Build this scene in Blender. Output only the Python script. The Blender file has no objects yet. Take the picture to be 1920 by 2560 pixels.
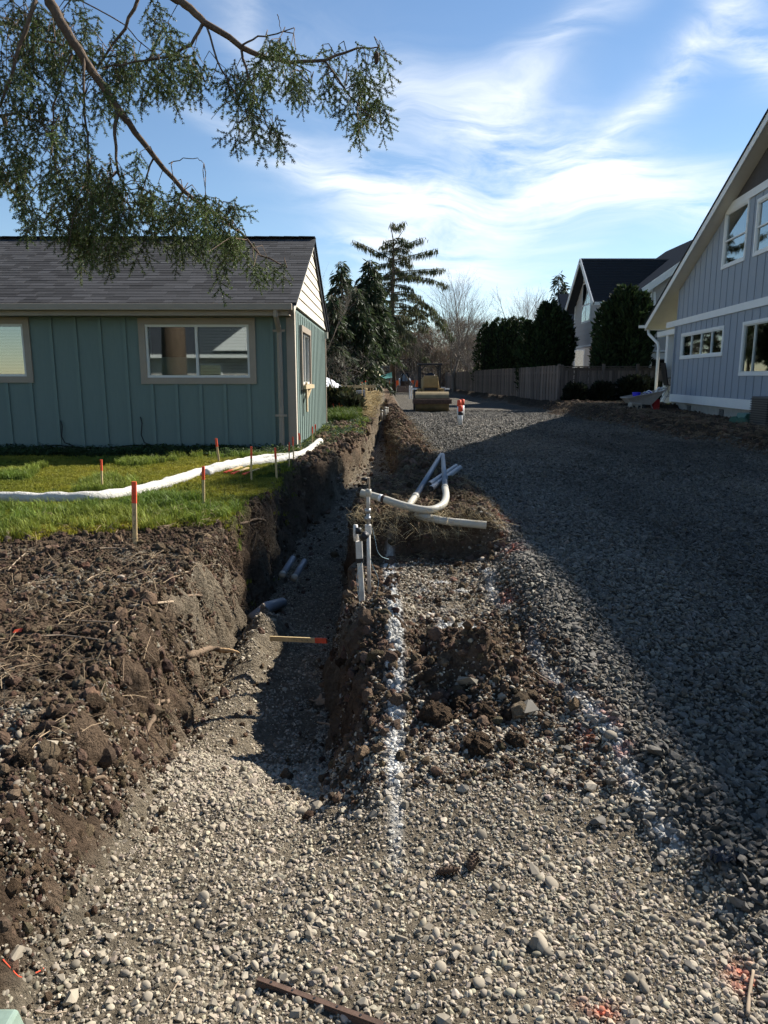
import bpy, bmesh, math, random
import numpy as np
from mathutils import Vector, Matrix, Euler
R = math.radians
scene = bpy.context.scene
COL = scene.collection
random.seed(7); rng = np.random.default_rng(11)

# ------------------------------------------------------------------ camera
FPX, PITCH, CAMZ = 1775.0, R(10.7), 1.6          # focal length in photo pixels, downward pitch, eye height
cam_d = bpy.data.cameras.new('camera'); cam = bpy.data.objects.new('camera', cam_d); COL.objects.link(cam)
cam.location = (0, 0, CAMZ); cam.rotation_euler = (math.pi/2 - PITCH, 0, 0)
cam_d.sensor_fit = 'VERTICAL'; cam_d.sensor_height = 36.0; cam_d.lens = FPX/2560*36
cam_d.clip_start = 0.05; cam_d.clip_end = 3000
scene.camera = cam

# ------------------------------------------------------------------ sun, sky, exposure
SUN = Vector((1.06, 0.84, 1.0)).normalized()
SUN_EL = math.asin(SUN.z); SUN_AZ = math.atan2(SUN.x, SUN.y)
sl = bpy.data.lights.new('sun', 'SUN'); sl.energy = 5.0; sl.angle = R(0.55); sl.color = (1.0, 0.94, 0.84)
so = bpy.data.objects.new('sun', sl); COL.objects.link(so)
so.rotation_euler = SUN.to_track_quat('Z', 'Y').to_euler(); so.location = (20, 15, 25)
scene.view_settings.view_transform = 'Standard'; scene.view_settings.look = 'None'
scene.view_settings.exposure = 1.12; scene.view_settings.gamma = 1.0
scene.cycles.max_bounces = 5; scene.cycles.diffuse_bounces = 2; scene.cycles.glossy_bounces = 3; scene.cycles.transparent_max_bounces = 10
scene.cycles.use_denoising = True; scene.cycles.use_adaptive_sampling = True; scene.cycles.adaptive_threshold = 0.03

def ray(x, y):
    a = (x-960)/FPX; b = (1280-y)/FPX
    return Vector((a, math.cos(PITCH)+b*math.sin(PITCH), -math.sin(PITCH)+b*math.cos(PITCH)))
def at(x, y, Y):                                  # photo pixel -> point at distance Y in front
    r = ray(x, y); return Vector((0, 0, CAMZ)) + r*(Y/r.y)
def atz(x, y, z):
    r = ray(x, y); return Vector((0, 0, CAMZ)) + r*((z-CAMZ)/r.z)
def onplane(x, y, p, n):
    r = ray(x, y); p = Vector(p); n = Vector(n); c = Vector((0, 0, CAMZ))
    return c + r*((p-c).dot(n)/r.dot(n))

world = bpy.data.worlds.new('World'); scene.world = world; world.use_nodes = True
wn, wl = world.node_tree.nodes, world.node_tree.links
for n in list(wn): wn.remove(n)
def N(t, nodes, **kw):
    n = nodes.new(t)
    for k, v in kw.items(): setattr(n, k, v)
    return n
def mth(nodes, links, op, a, b=None, c=None, clamp=False):
    n = nodes.new('ShaderNodeMath'); n.operation = op; n.use_clamp = clamp
    for i, s in enumerate((a, b, c)):
        if s is None: continue
        if isinstance(s, (int, float)): n.inputs[i].default_value = s
        else: links.new(s, n.inputs[i])
    return n.outputs[0]
def build_world():
    m = lambda op, a, b=None, c=None, clamp=False: mth(wn, wl, op, a, b, c, clamp)
    sky = N('ShaderNodeTexSky', wn, sky_type='NISHITA', sun_disc=False, sun_elevation=SUN_EL, sun_rotation=SUN_AZ,
            altitude=100, air_density=1.0, dust_density=0.0, ozone_density=2.0)
    tc = N('ShaderNodeTexCoord', wn); sx = N('ShaderNodeSeparateXYZ', wn); wl.new(tc.outputs['Generated'], sx.inputs[0])
    X, Y, Z = sx.outputs
    # fixed celestial coordinates: azimuth angle and tangent of elevation
    az = m('ARCTAN2', X, Y)
    hor = m('SQRT', m('ADD', m('MULTIPLY', X, X), m('MULTIPLY', Y, Y)))
    el = m('DIVIDE', Z, m('MAXIMUM', hor, 0.02))
    cb = N('ShaderNodeCombineXYZ', wn); wl.new(az, cb.inputs[0]); wl.new(el, cb.inputs[1])
    def noise(scale, detail, rough, loc, rot, sc, dist=0.0, src=None):
        mp = N('ShaderNodeMapping', wn); mp.inputs['Location'].default_value = loc
        mp.inputs['Rotation'].default_value = (0, 0, rot); mp.inputs['Scale'].default_value = sc
        wl.new(src or cb.outputs[0], mp.inputs[0])
        nz = N('ShaderNodeTexNoise', wn); nz.inputs['Scale'].default_value = scale; nz.inputs['Detail'].default_value = detail
        nz.inputs['Roughness'].default_value = rough; nz.inputs['Distortion'].default_value = dist
        wl.new(mp.outputs[0], nz.inputs[0]); return nz
    # domain warp
    wz = noise(2.2, 3, 0.55, (3.1, 1.7, 0), 0, (1, 1.6, 1))
    vs = N('ShaderNodeVectorMath', wn, operation='SUBTRACT'); wl.new(wz.outputs['Color'], vs.inputs[0]); vs.inputs[1].default_value = (.5, .5, .5)
    vm = N('ShaderNodeVectorMath', wn, operation='MULTIPLY_ADD'); wl.new(vs.outputs[0], vm.inputs[0]); vm.inputs[1].default_value = (.26, .20, 0)
    wl.new(cb.outputs[0], vm.inputs[2]); warped = vm.outputs[0]
    n1 = noise(4.0, 7, 0.62, (0.3, 0.9, 0), R(24), (0.8, 4.2, 1), 0.9, warped).outputs[0]     # long fibres
    n2 = noise(9.0, 6, 0.62, (5.3, 2.9, 0), R(-38), (1.0, 3.0, 1), 0.5, warped).outputs[0]    # hooked strands
    n3 = noise(1.5, 3, 0.5, (8.3, 4.9, 0), R(15), (1, 2.0, 1), 0.4).outputs[0]                # broad cover
    blobs = None
    #      centre px, half length, half width, rotation (deg, + = rising to the right), strength
    for (cx, cy, L, W, ro, s) in [(1360, 330, 430, 85, -20, 1.0), (1120, 500, 290, 100, -12, .95), (760, 395, 260, 42, -20, .6),
                                  (1645, 125, 185, 48, 42, .85), (1390, 55, 190, 45, 36, .55), (1090, 670, 240, 75, 0, .70),
                                  (610, 75, 170, 40, -42, .5), (1910, 35, 130, 55, -40, .95), (1560, 470, 260, 60, -12, .45),
                                  (1350, 760, 420, 60, 0, .45), (950, 620, 120, 60, 10, .5)]:
        r = ray(cx, cy); u0 = math.atan2(r.x, r.y); v0 = r.z/math.hypot(r.x, r.y)
        mp = N('ShaderNodeMapping', wn, vector_type='TEXTURE')
        mp.inputs['Location'].default_value = (u0, v0, 0); mp.inputs['Rotation'].default_value = (0, 0, R(ro))
        mp.inputs['Scale'].default_value = (L/FPX, W/FPX, 1); wl.new(warped, mp.inputs[0])
        ln = N('ShaderNodeVectorMath', wn, operation='LENGTH'); wl.new(mp.outputs[0], ln.inputs[0])
        g = m('POWER', 2.718, m('MULTIPLY', m('MULTIPLY', ln.outputs['Value'], ln.outputs['Value']), -0.95))
        g = m('MULTIPLY', g, s)
        blobs = g if blobs is None else m('ADD', blobs, g)
    fib = m('ADD', m('MULTIPLY', n1, .72), m('MULTIPLY', n2, .42))
    fib = m('MULTIPLY', m('SUBTRACT', fib, .43), 3.6, clamp=True)
    broad = m('MULTIPLY', m('SUBTRACT', n3, .56), 1.1, clamp=True)
    cover = m('ADD', m('MULTIPLY', m('POWER', blobs, 1.2), 1.15), m('MULTIPLY', broad, .16))
    mask = m('MULTIPLY', cover, m('ADD', m('MULTIPLY', fib, 1.0), .06), clamp=True)
    up = m('MULTIPLY', m('SUBTRACT', Z, 0.005), 14, clamp=True)
    mask = m('MULTIPLY', m('MULTIPLY', mask, .84), up)
    mix = N('ShaderNodeMixRGB', wn); wl.new(mask, mix.inputs[0])
    hs = N('ShaderNodeHueSaturation', wn); hs.inputs['Saturation'].default_value = 1.06; hs.inputs['Value'].default_value = 1.0
    wl.new(sky.outputs[0], hs.inputs['Color'])
    wl.new(hs.outputs[0], mix.inputs[1]); mix.inputs[2].default_value = (8.6, 8.9, 9.3, 1)
    bg = N('ShaderNodeBackground', wn); bg.inputs[1].default_value = 0.066; wl.new(mix.outputs[0], bg.inputs[0])
    out = N('ShaderNodeOutputWorld', wn); wl.new(bg.outputs[0], out.inputs[0])
build_world()

# ------------------------------------------------------------------ materials
def mat(name, col=None, rough=.8, var=.0, vscale=8., bump=0., bscale=30., attr=None, inst=False, spec=.3, metal=0., col2=None,
        stretch=(1, 1, 1), orand=0., vdetail=4, trans=None, bdist=.02, coat=0.):
    m = bpy.data.materials.new(name); m.use_nodes = True; nd, lk = m.node_tree.nodes, m.node_tree.links
    p = nd['Principled BSDF']; p.inputs['Roughness'].default_value = rough; p.inputs['Metallic'].default_value = metal
    p.inputs['Specular IOR Level'].default_value = spec; p.inputs['Coat Weight'].default_value = coat
    tc = nd.new('ShaderNodeTexCoord'); mp = nd.new('ShaderNodeMapping'); mp.inputs['Scale'].default_value = stretch
    lk.new(tc.outputs['Object'], mp.inputs[0])
    cur = None
    if attr:
        a = nd.new('ShaderNodeAttribute'); a.attribute_name = attr; a.attribute_type = 'INSTANCER' if inst else 'GEOMETRY'; cur = a.outputs['Color']
    else:
        rgb = nd.new('ShaderNodeRGB'); rgb.outputs[0].default_value = (*col, 1); cur = rgb.outputs[0]
    if var > 0 or col2:
        nz = nd.new('ShaderNodeTexNoise'); nz.inputs['Scale'].default_value = vscale; nz.inputs['Detail'].default_value = vdetail
        nz.inputs['Roughness'].default_value = .65; lk.new(mp.outputs[0], nz.inputs[0])
        if col2:
            rp = nd.new('ShaderNodeMapRange'); rp.inputs[1].default_value = .35; rp.inputs[2].default_value = .65; lk.new(nz.outputs[0], rp.inputs[0])
            mx = nd.new('ShaderNodeMixRGB'); lk.new(rp.outputs[0], mx.inputs[0]); lk.new(cur, mx.inputs[1]); mx.inputs[2].default_value = (*col2, 1); cur = mx.outputs[0]
        if var > 0:
            rp = nd.new('ShaderNodeMapRange'); rp.inputs[1].default_value = .25; rp.inputs[2].default_value = .75
            rp.inputs[3].default_value = 1-var; rp.inputs[4].default_value = 1+var; lk.new(nz.outputs[0], rp.inputs[0])
            vm = nd.new('ShaderNodeVectorMath'); vm.operation = 'SCALE'; lk.new(cur, vm.inputs[0]); lk.new(rp.outputs[0], vm.inputs['Scale']); cur = vm.outputs[0]
    if orand > 0:
        oi = nd.new('ShaderNodeObjectInfo'); rp = nd.new('ShaderNodeMapRange'); rp.inputs[3].default_value = 1-orand; rp.inputs[4].default_value = 1+orand
        lk.new(oi.outputs['Random'], rp.inputs[0])
        vm = nd.new('ShaderNodeVectorMath'); vm.operation = 'SCALE'; lk.new(cur, vm.inputs[0]); lk.new(rp.outputs[0], vm.inputs['Scale']); cur = vm.outputs[0]
    lk.new(cur, p.inputs['Base Color'])
    if bump > 0:
        bz = nd.new('ShaderNodeTexNoise'); bz.inputs['Scale'].default_value = bscale; bz.inputs['Detail'].default_value = 6; bz.inputs['Roughness'].default_value = .65
        lk.new(mp.outputs[0], bz.inputs[0]); bp = nd.new('ShaderNodeBump'); bp.inputs['Strength'].default_value = bump; bp.inputs['Distance'].default_value = bdist
        lk.new(bz.outputs[0], bp.inputs['Height']); lk.new(bp.outputs[0], p.inputs['Normal'])
    if trans:                                        # thin leaf translucency
        tr = nd.new('ShaderNodeBsdfTranslucent'); lk.new(cur, tr.inputs[0]); ms = nd.new('ShaderNodeMixShader'); ms.inputs[0].default_value = trans
        lk.new(p.outputs[0], ms.inputs[1]); lk.new(tr.outputs[0], ms.inputs[2]); lk.new(ms.outputs[0], nd['Material Output'].inputs[0])
    return m
def glassmat(name, tint=(.55, .6, .58), refl=.22):
    m = bpy.data.materials.new(name); m.use_nodes = True; nd, lk = m.node_tree.nodes, m.node_tree.links
    nd.remove(nd['Principled BSDF'])
    t = nd.new('ShaderNodeBsdfTransparent'); t.inputs[0].default_value = (*tint, 1)
    g = nd.new('ShaderNodeBsdfGlossy'); g.inputs['Roughness'].default_value = .02; g.inputs[0].default_value = (.9, .95, .95, 1)
    lw = nd.new('ShaderNodeLayerWeight'); lw.inputs[0].default_value = .35
    mr = nd.new('ShaderNodeMapRange'); mr.inputs[3].default_value = refl; mr.inputs[4].default_value = 1.0; lk.new(lw.outputs['Fresnel'], mr.inputs[0])
    ms = nd.new('ShaderNodeMixShader'); lk.new(mr.outputs[0], ms.inputs[0]); lk.new(t.outputs[0], ms.inputs[1]); lk.new(g.outputs[0], ms.inputs[2])
    lk.new(ms.outputs[0], nd['Material Output'].inputs[0]); return m
MT = {}
MT['ground'] = mat('earth_and_gravel', attr='col', rough=.98, var=.38, vscale=26, bump=1.0, bscale=44, spec=.05, bdist=.06)
MT['roadm'] = mat('crushed_rock_bed', attr='col', rough=.9, var=.35, vscale=30, bump=1.0, bscale=34, spec=.15, bdist=.04)
MT['pebble'] = mat('river_pebble', attr='col', inst=True, rough=.8, var=.18, vscale=1.5, spec=.25)
MT['pebble1'] = mat('river_pebble_single', (.27, .232, .178), rough=.85, var=.2, vscale=40, orand=.35, spec=.25)
MT['crush'] = mat('crushed_basalt', attr='col', inst=True, rough=.75, var=.15, vscale=1.5, spec=.35)
MT['crush1'] = mat('crushed_basalt_single', (.084, .075, .062), rough=.75, var=.2, vscale=40, orand=.35, spec=.35)
MT['clod'] = mat('soil_clod', attr='col', inst=True, rough=1., var=.3, vscale=3, bump=.8, bscale=6, spec=.05)
MT['clod1'] = mat('soil_clod_single', (.115, .080, .054), rough=1., var=.35, vscale=5, bump=1., bscale=7, bdist=.25, spec=.05, orand=.2)
MT['grass'] = mat('grass_blade', attr='col', inst=True, rough=.6, spec=.25, trans=.35)
MT['straw'] = mat('dry_straw', attr='col', inst=True, rough=.8, spec=.2)
MT['root'] = mat('root_bark', (.17, .12, .08), rough=.95, var=.35, vscale=25, bump=.5, bscale=60)
MT['stick'] = mat('dry_stick', (.30, .23, .16), rough=.9, var=.35, vscale=20)
MT['cutwood'] = mat('cut_root_wood', (.42, .28, .15), rough=.9, var=.3, vscale=25)
MT['teal'] = mat('teal_siding_paint', (.132, .182, .165), rough=.6, var=.06, vscale=5, bump=.05, bscale=60, stretch=(6, 6, .6))
MT['tealb'] = mat('teal_batten_paint', (.142, .196, .176), rough=.6, var=.06, vscale=5)
MT['tan'] = mat('tan_trim_paint', (.30, .25, .195), rough=.6, var=.07, vscale=5)
MT['cream'] = mat('cream_siding_paint', (.60, .55, .46), rough=.65, var=.05, vscale=4)
MT['vinyl'] = mat('white_vinyl', (.62, .61, .56), rough=.45, var=.03, vscale=6)
MT['shingle'] = mat('asphalt_shingle', (.047, .047, .050), rough=.95, var=.22, vscale=60, orand=.35, spec=.12)
MT['shinglef'] = mat('asphalt_shingle_field', attr='col', rough=.95, var=.22, vscale=60, spec=.12)
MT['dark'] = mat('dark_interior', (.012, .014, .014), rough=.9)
MT['blind'] = mat('window_blind', (.62, .60, .54), rough=.7)
MT['curtain'] = mat('pale_curtain', (.62, .64, .48), rough=.9, var=.2, vscale=6, stretch=(8, 8, .5))
MT['glass'] = glassmat('window_glass', (.66, .72, .70), .13)
MT['glass2'] = glassmat('window_glass_upper', (.4, .45, .5), .35)
MT['concrete'] = mat('foundation_concrete', (.33, .30, .25), rough=.9, var=.2, vscale=4, bump=.2, bscale=50)
MT['cable'] = mat('black_cable', (.012, .012, .013), rough=.5)
MT['blue'] = mat('blue_grey_siding', (.285, .318, .362), rough=.65, var=.05, vscale=6, bump=.08, bscale=40, stretch=(8, 8, .5))
MT['blueb'] = mat('blue_grey_batten', (.25, .28, .32), rough=.65)
MT['slate'] = mat('dark_gable_shakes', (.075, .068, .068), rough=.9, var=.2, vscale=12)
MT['white'] = mat('white_trim_paint', (.74, .74, .72), rough=.5, var=.04, vscale=4)
MT['soffit'] = mat('white_soffit', (.66, .63, .56), rough=.7, var=.05, vscale=3)
MT['roofdark'] = mat('charcoal_roof', (.048, .053, .062), rough=1., var=.25, vscale=14, stretch=(1, 1, 3), spec=.0)
MT['beige'] = mat('greige_lap_siding', (.43, .40, .37), rough=.7, var=.05, vscale=4)
MT['fence'] = mat('weathered_cedar', (.125, .100, .085), rough=.95, var=.4, vscale=5, stretch=(6, 6, .5), orand=.38)
MT['galv'] = mat('grey_pvc_shade_tone', (.215, .23, .25), rough=.45, var=.14, vscale=9)  # pvc grey with the shade on the conduit legs put into the colour
MT['pvc'] = mat('pvc_sun_tone', (.40, .375, .31), rough=.45, var=.10, vscale=9)  # same grey pvc, made pale cream for the sun on the sweeps
MT['pvcw'] = mat('dirty_white_pvc', (.50, .47, .42), rough=.5, var=.40, vscale=10, col2=None)
MT['hose'] = mat('white_filter_sock', (.56, .54, .49), rough=.9, var=.10, vscale=10, bump=.8, bscale=26, bdist=.03)
MT['stake'] = mat('pine_stake_wood', (.50, .37, .19), rough=.8, var=.2, vscale=10, stretch=(5, 5, .6))
MT['orange'] = mat('orange_marking_paint', (.75, .10, .045), rough=.7, var=.2, vscale=20)
MT['ink'] = mat('marker_ink', (.05, .035, .03), rough=.8)
MT['black'] = mat('black_plastic', (.018, .018, .02), rough=.5)
MT['steel'] = mat('dull_steel', (.35, .34, .32), rough=.4, metal=.7, var=.2)
MT['rust'] = mat('rusted_steel', (.095, .058, .042), rough=.75, var=.5, vscale=14, metal=.15, bump=.2, bscale=60)
MT['yellow'] = mat('machine_yellow', (.22, .155, .065), rough=.5, var=.2, vscale=5)
MT['drum'] = mat('dusty_drum_steel', (.22, .17, .09), rough=.6, var=.3, vscale=4, metal=.2)
MT['greenbox'] = mat('green_painted_steel', (.24, .32, .26), rough=.35, var=.35, vscale=9, spec=.5, coat=.2)
MT['red'] = mat('red_plastic', (.45, .02, .02), rough=.4)
MT['bluep'] = mat('blue_plastic', (.03, .03, .55), rough=.35)
MT['greenp'] = mat('faded_green_plastic', (.05, .13, .095), rough=.5)
MT['tarp'] = mat('silver_tarp', (.55, .56, .58), rough=.32, metal=.55, bump=1., bscale=9, bdist=.12)
MT['ttarp'] = mat('teal_tarp', (.05, .17, .16), rough=.5, var=.3, vscale=2)
MT['bark'] = mat('conifer_bark', (.12, .085, .06), rough=.95, var=.4, vscale=14, bump=.8, bscale=30)
MT['barkg'] = mat('grey_bare_bark', (.17, .145, .12), rough=.95, var=.3, vscale=6)
MT['fir'] = mat('fir_needles', attr='col', rough=.6, spec=.2, trans=.35)
MT['needle'] = mat('bough_needles', attr='col', inst=True, rough=.5, spec=.3, trans=.35)
MT['arb'] = mat('arborvitae_spray', attr='col', rough=.7, spec=.15, trans=.2)
MT['hull'] = mat('beige_plastic_tray', (.34, .30, .26), rough=.5, var=.15)
MT['cone'] = mat('cone_scale', (.075, .048, .032), rough=.9, var=.3, vscale=60)
MT['leafd'] = mat('dry_maple_leaf', (.30, .20, .12), rough=.8, var=.2, vscale=30)
MT['beam'] = mat('raw_board', (.42, .33, .20), rough=.85, var=.2, vscale=6)
MT['acgrey'] = mat('grey_enamel', (.085, .085, .085), rough=.6)
MT['cyanwire'] = mat('tracer_wire', (.22, .33, .36), rough=.4)

# ------------------------------------------------------------------ mesh helpers
ORG = {}
def tag(o, label=None, cat=None, group=None, kind=None):
    if label: o['label'] = label
    if cat: o['category'] = cat
    if group: o['group'] = group
    if kind: o['kind'] = kind
    return o
def thing(name, label, cat, loc=(0, 0, 0), group=None):
    o = bpy.data.objects.new(name, None); COL.objects.link(o); o.location = loc; o.empty_display_size = .1
    ORG[o.name] = Vector(loc); return tag(o, label, cat, group)
def link(name, me, parent=None, loc=None, rot=None, scl=None):
    o = bpy.data.objects.new(name, me); COL.objects.link(o)
    if parent is not None:
        o.parent = parent
        if loc is not None: loc = Vector(loc) - ORG.get(parent.name, Vector())
    if loc is not None: o.location = loc
    if rot is not None: o.rotation_euler = rot
    if scl is not None: o.scale = scl
    return o
class MB:
    def __init__(s): s.v = []; s.f = []
    def add(s, vs, fs):
        b = len(s.v); s.v += [tuple(v) for v in vs]; s.f += [tuple(i+b for i in f) for f in fs]; return s
    BF = [(0, 3, 2, 1), (4, 5, 6, 7), (0, 1, 5, 4), (1, 2, 6, 5), (2, 3, 7, 6), (3, 0, 4, 7)]
    def box(s, x0, x1, y0, y1, z0, z1):
        return s.add([(x0, y0, z0), (x1, y0, z0), (x1, y1, z0), (x0, y1, z0), (x0, y0, z1), (x1, y0, z1), (x1, y1, z1), (x0, y1, z1)], s.BF)
    def bar(s, a, b, w, h, up=(0, 0, 1)):             # box from a to b, w sideways, h along up
        a = Vector(a); b = Vector(b); d = (b-a).normalized(); sd = d.cross(Vector(up))
        if sd.length < 1e-4: sd = Vector((1, 0, 0))
        sd.normalize(); u = sd.cross(d); sd *= w/2; u *= h/2
        return s.add([a-sd-u, a+sd-u, b+sd-u, b-sd-u, a-sd+u, a+sd+u, b+sd+u, b-sd+u], s.BF)
    def tube(s, pts, rad, n=8, cap=True, hollow=False):
        pts = [Vector(p) for p in pts]; k = len(pts)
        if isinstance(rad, (int, float)): rad = [rad]*k
        rings = []; ref = None
        for i, p in enumerate(pts):
            t = (pts[min(i+1, k-1)] - pts[max(i-1, 0)]); t = t.normalized() if t.length > 1e-9 else Vector((0, 0, 1))
            if ref is None: ref = t.orthogonal().normalized()
            ref = (ref - t*ref.dot(t)); ref = ref.normalized() if ref.length > 1e-6 else t.orthogonal().normalized()
            bn = t.cross(ref)
            rings.append([p + (ref*math.cos(2*math.pi*j/n) + bn*math.sin(2*math.pi*j/n))*rad[i] for j in range(n)])
        vs = [v for r in rings for v in r]; fs = []
        for i in range(k-1):
            for j in range(n):
                a = i*n+j; b = i*n+(j+1) % n; fs.append((a, b, b+n, a+n))
        if cap: fs += [tuple(range(n-1, -1, -1)), tuple(range((k-1)*n, k*n))]
        return s.add(vs, fs)
    def poly(s, pts, d):                              # extruded polygon
        pts = [Vector(p) for p in pts]; d = Vector(d); n = len(pts)
        return s.add(pts + [p+d for p in pts], [tuple(range(n-1, -1, -1)), tuple(range(n, 2*n))] + [(i, (i+1) % n, n+(i+1) % n, n+i) for i in range(n)])
    def mesh(s, name, m, smooth=False, org=(0, 0, 0)):
        me = bpy.data.meshes.new(name); o = Vector(org)
        me.from_pydata([(v[0]-o.x, v[1]-o.y, v[2]-o.z) for v in s.v], [], s.f); me.update()
        bm = bmesh.new(); bm.from_mesh(me); bmesh.ops.recalc_face_normals(bm, faces=bm.faces); bm.to_mesh(me); bm.free()
        if smooth: me.polygons.foreach_set('use_smooth', [True]*len(me.polygons))
        me.materials.append(MT[m] if isinstance(m, str) else m); return me
    def build(s, name, m, parent=None, smooth=False, bevel=0.):
        org = ORG.get(parent.name, Vector()) if parent is not None else Vector()
        o = bpy.data.objects.new(name, s.mesh(name, m, smooth, org)); COL.objects.link(o)
        if parent is not None: o.parent = parent
        ORG[o.name] = org
        if bevel:
            b = o.modifiers.new('bevel', 'BEVEL'); b.width = bevel; b.segments = 2; b.limit_method = 'ANGLE'
        return o
def npmesh(name, V, F, m, smooth=False, col=None):    # V (n,3), F (k,3|4) arrays
    V = np.asarray(V, np.float32); F = np.asarray(F, np.int32)
    me = bpy.data.meshes.new(name); me.vertices.add(len(V)); me.vertices.foreach_set('co', V.ravel())
    k = F.shape[1]; me.loops.add(F.size); me.loops.foreach_set('vertex_index', F.ravel())
    me.polygons.add(len(F)); me.polygons.foreach_set('loop_start', np.arange(len(F), dtype=np.int32)*k)
    me.update(calc_edges=True)
    if smooth: me.polygons.foreach_set('use_smooth', np.ones(len(F), bool))
    if col is not None:
        a = me.color_attributes.new('col', 'FLOAT_COLOR', 'POINT'); c = np.ones((len(V), 4), np.float32); c[:, :3] = col; a.data.foreach_set('color', c.ravel())
    if m is not None: me.materials.append(MT[m] if isinstance(m, str) else m)
    return me

# ------------------------------------------------------------------ numeric noise
_P = rng.random((8, 256, 256)).astype(np.float64)
def vn(x, y, s=0):
    x = np.asarray(x, float) + 1000.; y = np.asarray(y, float) + 1000.
    xi = np.floor(x).astype(int); yi = np.floor(y).astype(int); fx = x-xi; fy = y-yi
    fx = fx*fx*(3-2*fx); fy = fy*fy*(3-2*fy); T = _P[s % 8]
    a = T[xi % 256, yi % 256]; b = T[(xi+1) % 256, yi % 256]; c = T[xi % 256, (yi+1) % 256]; d = T[(xi+1) % 256, (yi+1) % 256]
    return (a*(1-fx)+b*fx)*(1-fy) + (c*(1-fx)+d*fx)*fy - .5
_FT = {}
def fbm(x, y, s=0, o=4):                              # lookup in a tileable 4-octave table, 16 texels per unit, 64 units across
    s = s % 8
    if s not in _FT:
        g = np.arange(1024)/16.; gx, gy = np.meshgrid(g, g, indexing='ij'); r = 0; a = 1.
        for i in range(4):
            n = 64*2**i; T = _P[(s+i) % 8][:min(n, 256), :min(n, 256)]; px = gx*2**i; py = gy*2**i
            xi = px.astype(int); yi = py.astype(int); fx = px-xi; fy = py-yi; fx = fx*fx*(3-2*fx); fy = fy*fy*(3-2*fy); k = T.shape[0]
            r = r + a*((T[xi % k, yi % k]*(1-fx)+T[(xi+1) % k, yi % k]*fx)*(1-fy) + (T[xi % k, (yi+1) % k]*(1-fx)+T[(xi+1) % k, (yi+1) % k]*fx)*fy - .5); a *= .5
        _FT[s] = r.astype(np.float32).ravel()
    T = _FT[s]; x = (np.asarray(x, np.float32)+320.)*16; y = (np.asarray(y, np.float32)+320.)*16
    xi = np.floor(x); yi = np.floor(y); fx = x-xi; fy = y-yi; xi = xi.astype(np.int32) & 1023; yi = yi.astype(np.int32) & 1023
    x1 = ((xi+1) & 1023)*1024; y1 = (yi+1) & 1023; xi = xi*1024
    return (T[xi+yi]*(1-fx)+T[x1+yi]*fx)*(1-fy) + (T[xi+y1]*(1-fx)+T[x1+y1]*fx)*fy
def sst(a, b, x):
    t = np.clip((x-a)/(np.where(np.abs(b-a) < 1e-9, 1e-9, b-a)), 0, 1); return t*t*(3-2*t)
def lerp(a, b, t): return a+(b-a)*t
# ------------------------------------------------------------------ the ground
def tab(y, pts):
    a = np.array(pts, float); return np.interp(y, a[:, 0], a[:, 1])
def XL(y):  return tab(y, [(.5, -1.20), (2, -1.20), (3, -1.24), (4, -1.32), (6, -1.36), (7.4, -1.26), (8.6, -1.22), (9.6, -1.0), (11, -.74), (13.7, -.48), (24, -.30), (50, -.32), (110, -.3)])
def XLB(y): return XL(y) + tab(y, [(.5, .28), (2, .28), (3.2, .24), (5, .20), (6, .16), (8, .14), (11, .10), (110, .1)])
def XR(y):  return tab(y, [(.5, -.2), (2.3, .02), (3, -.05), (4, -.10), (4.6, -.20), (5.8, -.22), (7, -.24), (8.2, -.16), (9, .12), (11, .32), (14, .28), (24, .2), (110, .2)])
def XRB(y): return XR(y) - tab(y, [(.5, .5), (2.3, .34), (3.2, .22), (6, .16), (9, .2), (110, .16)])
def ZF(y):  return tab(y, [(.5, .0), (1.5, -.0), (2.1, -.05), (2.8, -.20), (3.6, -.42), (4.4, -.52), (7.4, -.55), (9, -.40), (11, -.14), (14, -.12), (24, -.35), (44, -.4), (47, .3), (110, .4)])
def ZS(y):  return tab(y, [(.5, .0), (1.6, -.0), (2.2, -.01), (2.8, .06), (3.4, .10), (5.8, .09), (8.4, .16), (10, .22), (24, .25), (110, .35)])
def XRD(y): return tab(y, [(.5, 1.3), (1.6, 1.16), (2.2, 1.04), (3, .92), (4, .90), (5.2, .90), (6, 1.0), (7.4, 1.12), (8.8, .98), (12, .85), (20, .75), (60, .7), (110, .8)])
def ZRD(y): return tab(y, [(.5, .03), (1.6, .06), (2.4, .13), (3.2, .20), (5, .28), (10, .31), (20, .25), (32, .10), (60, .12), (90, .40), (110, .5)])
def XBK(y): return tab(y, [(.5, 6.6), (12, 6.7), (22, 6.9), (30, 7.1), (34, 7.4), (50, 7.3), (90, 6.4), (110, 6.4)])
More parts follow.
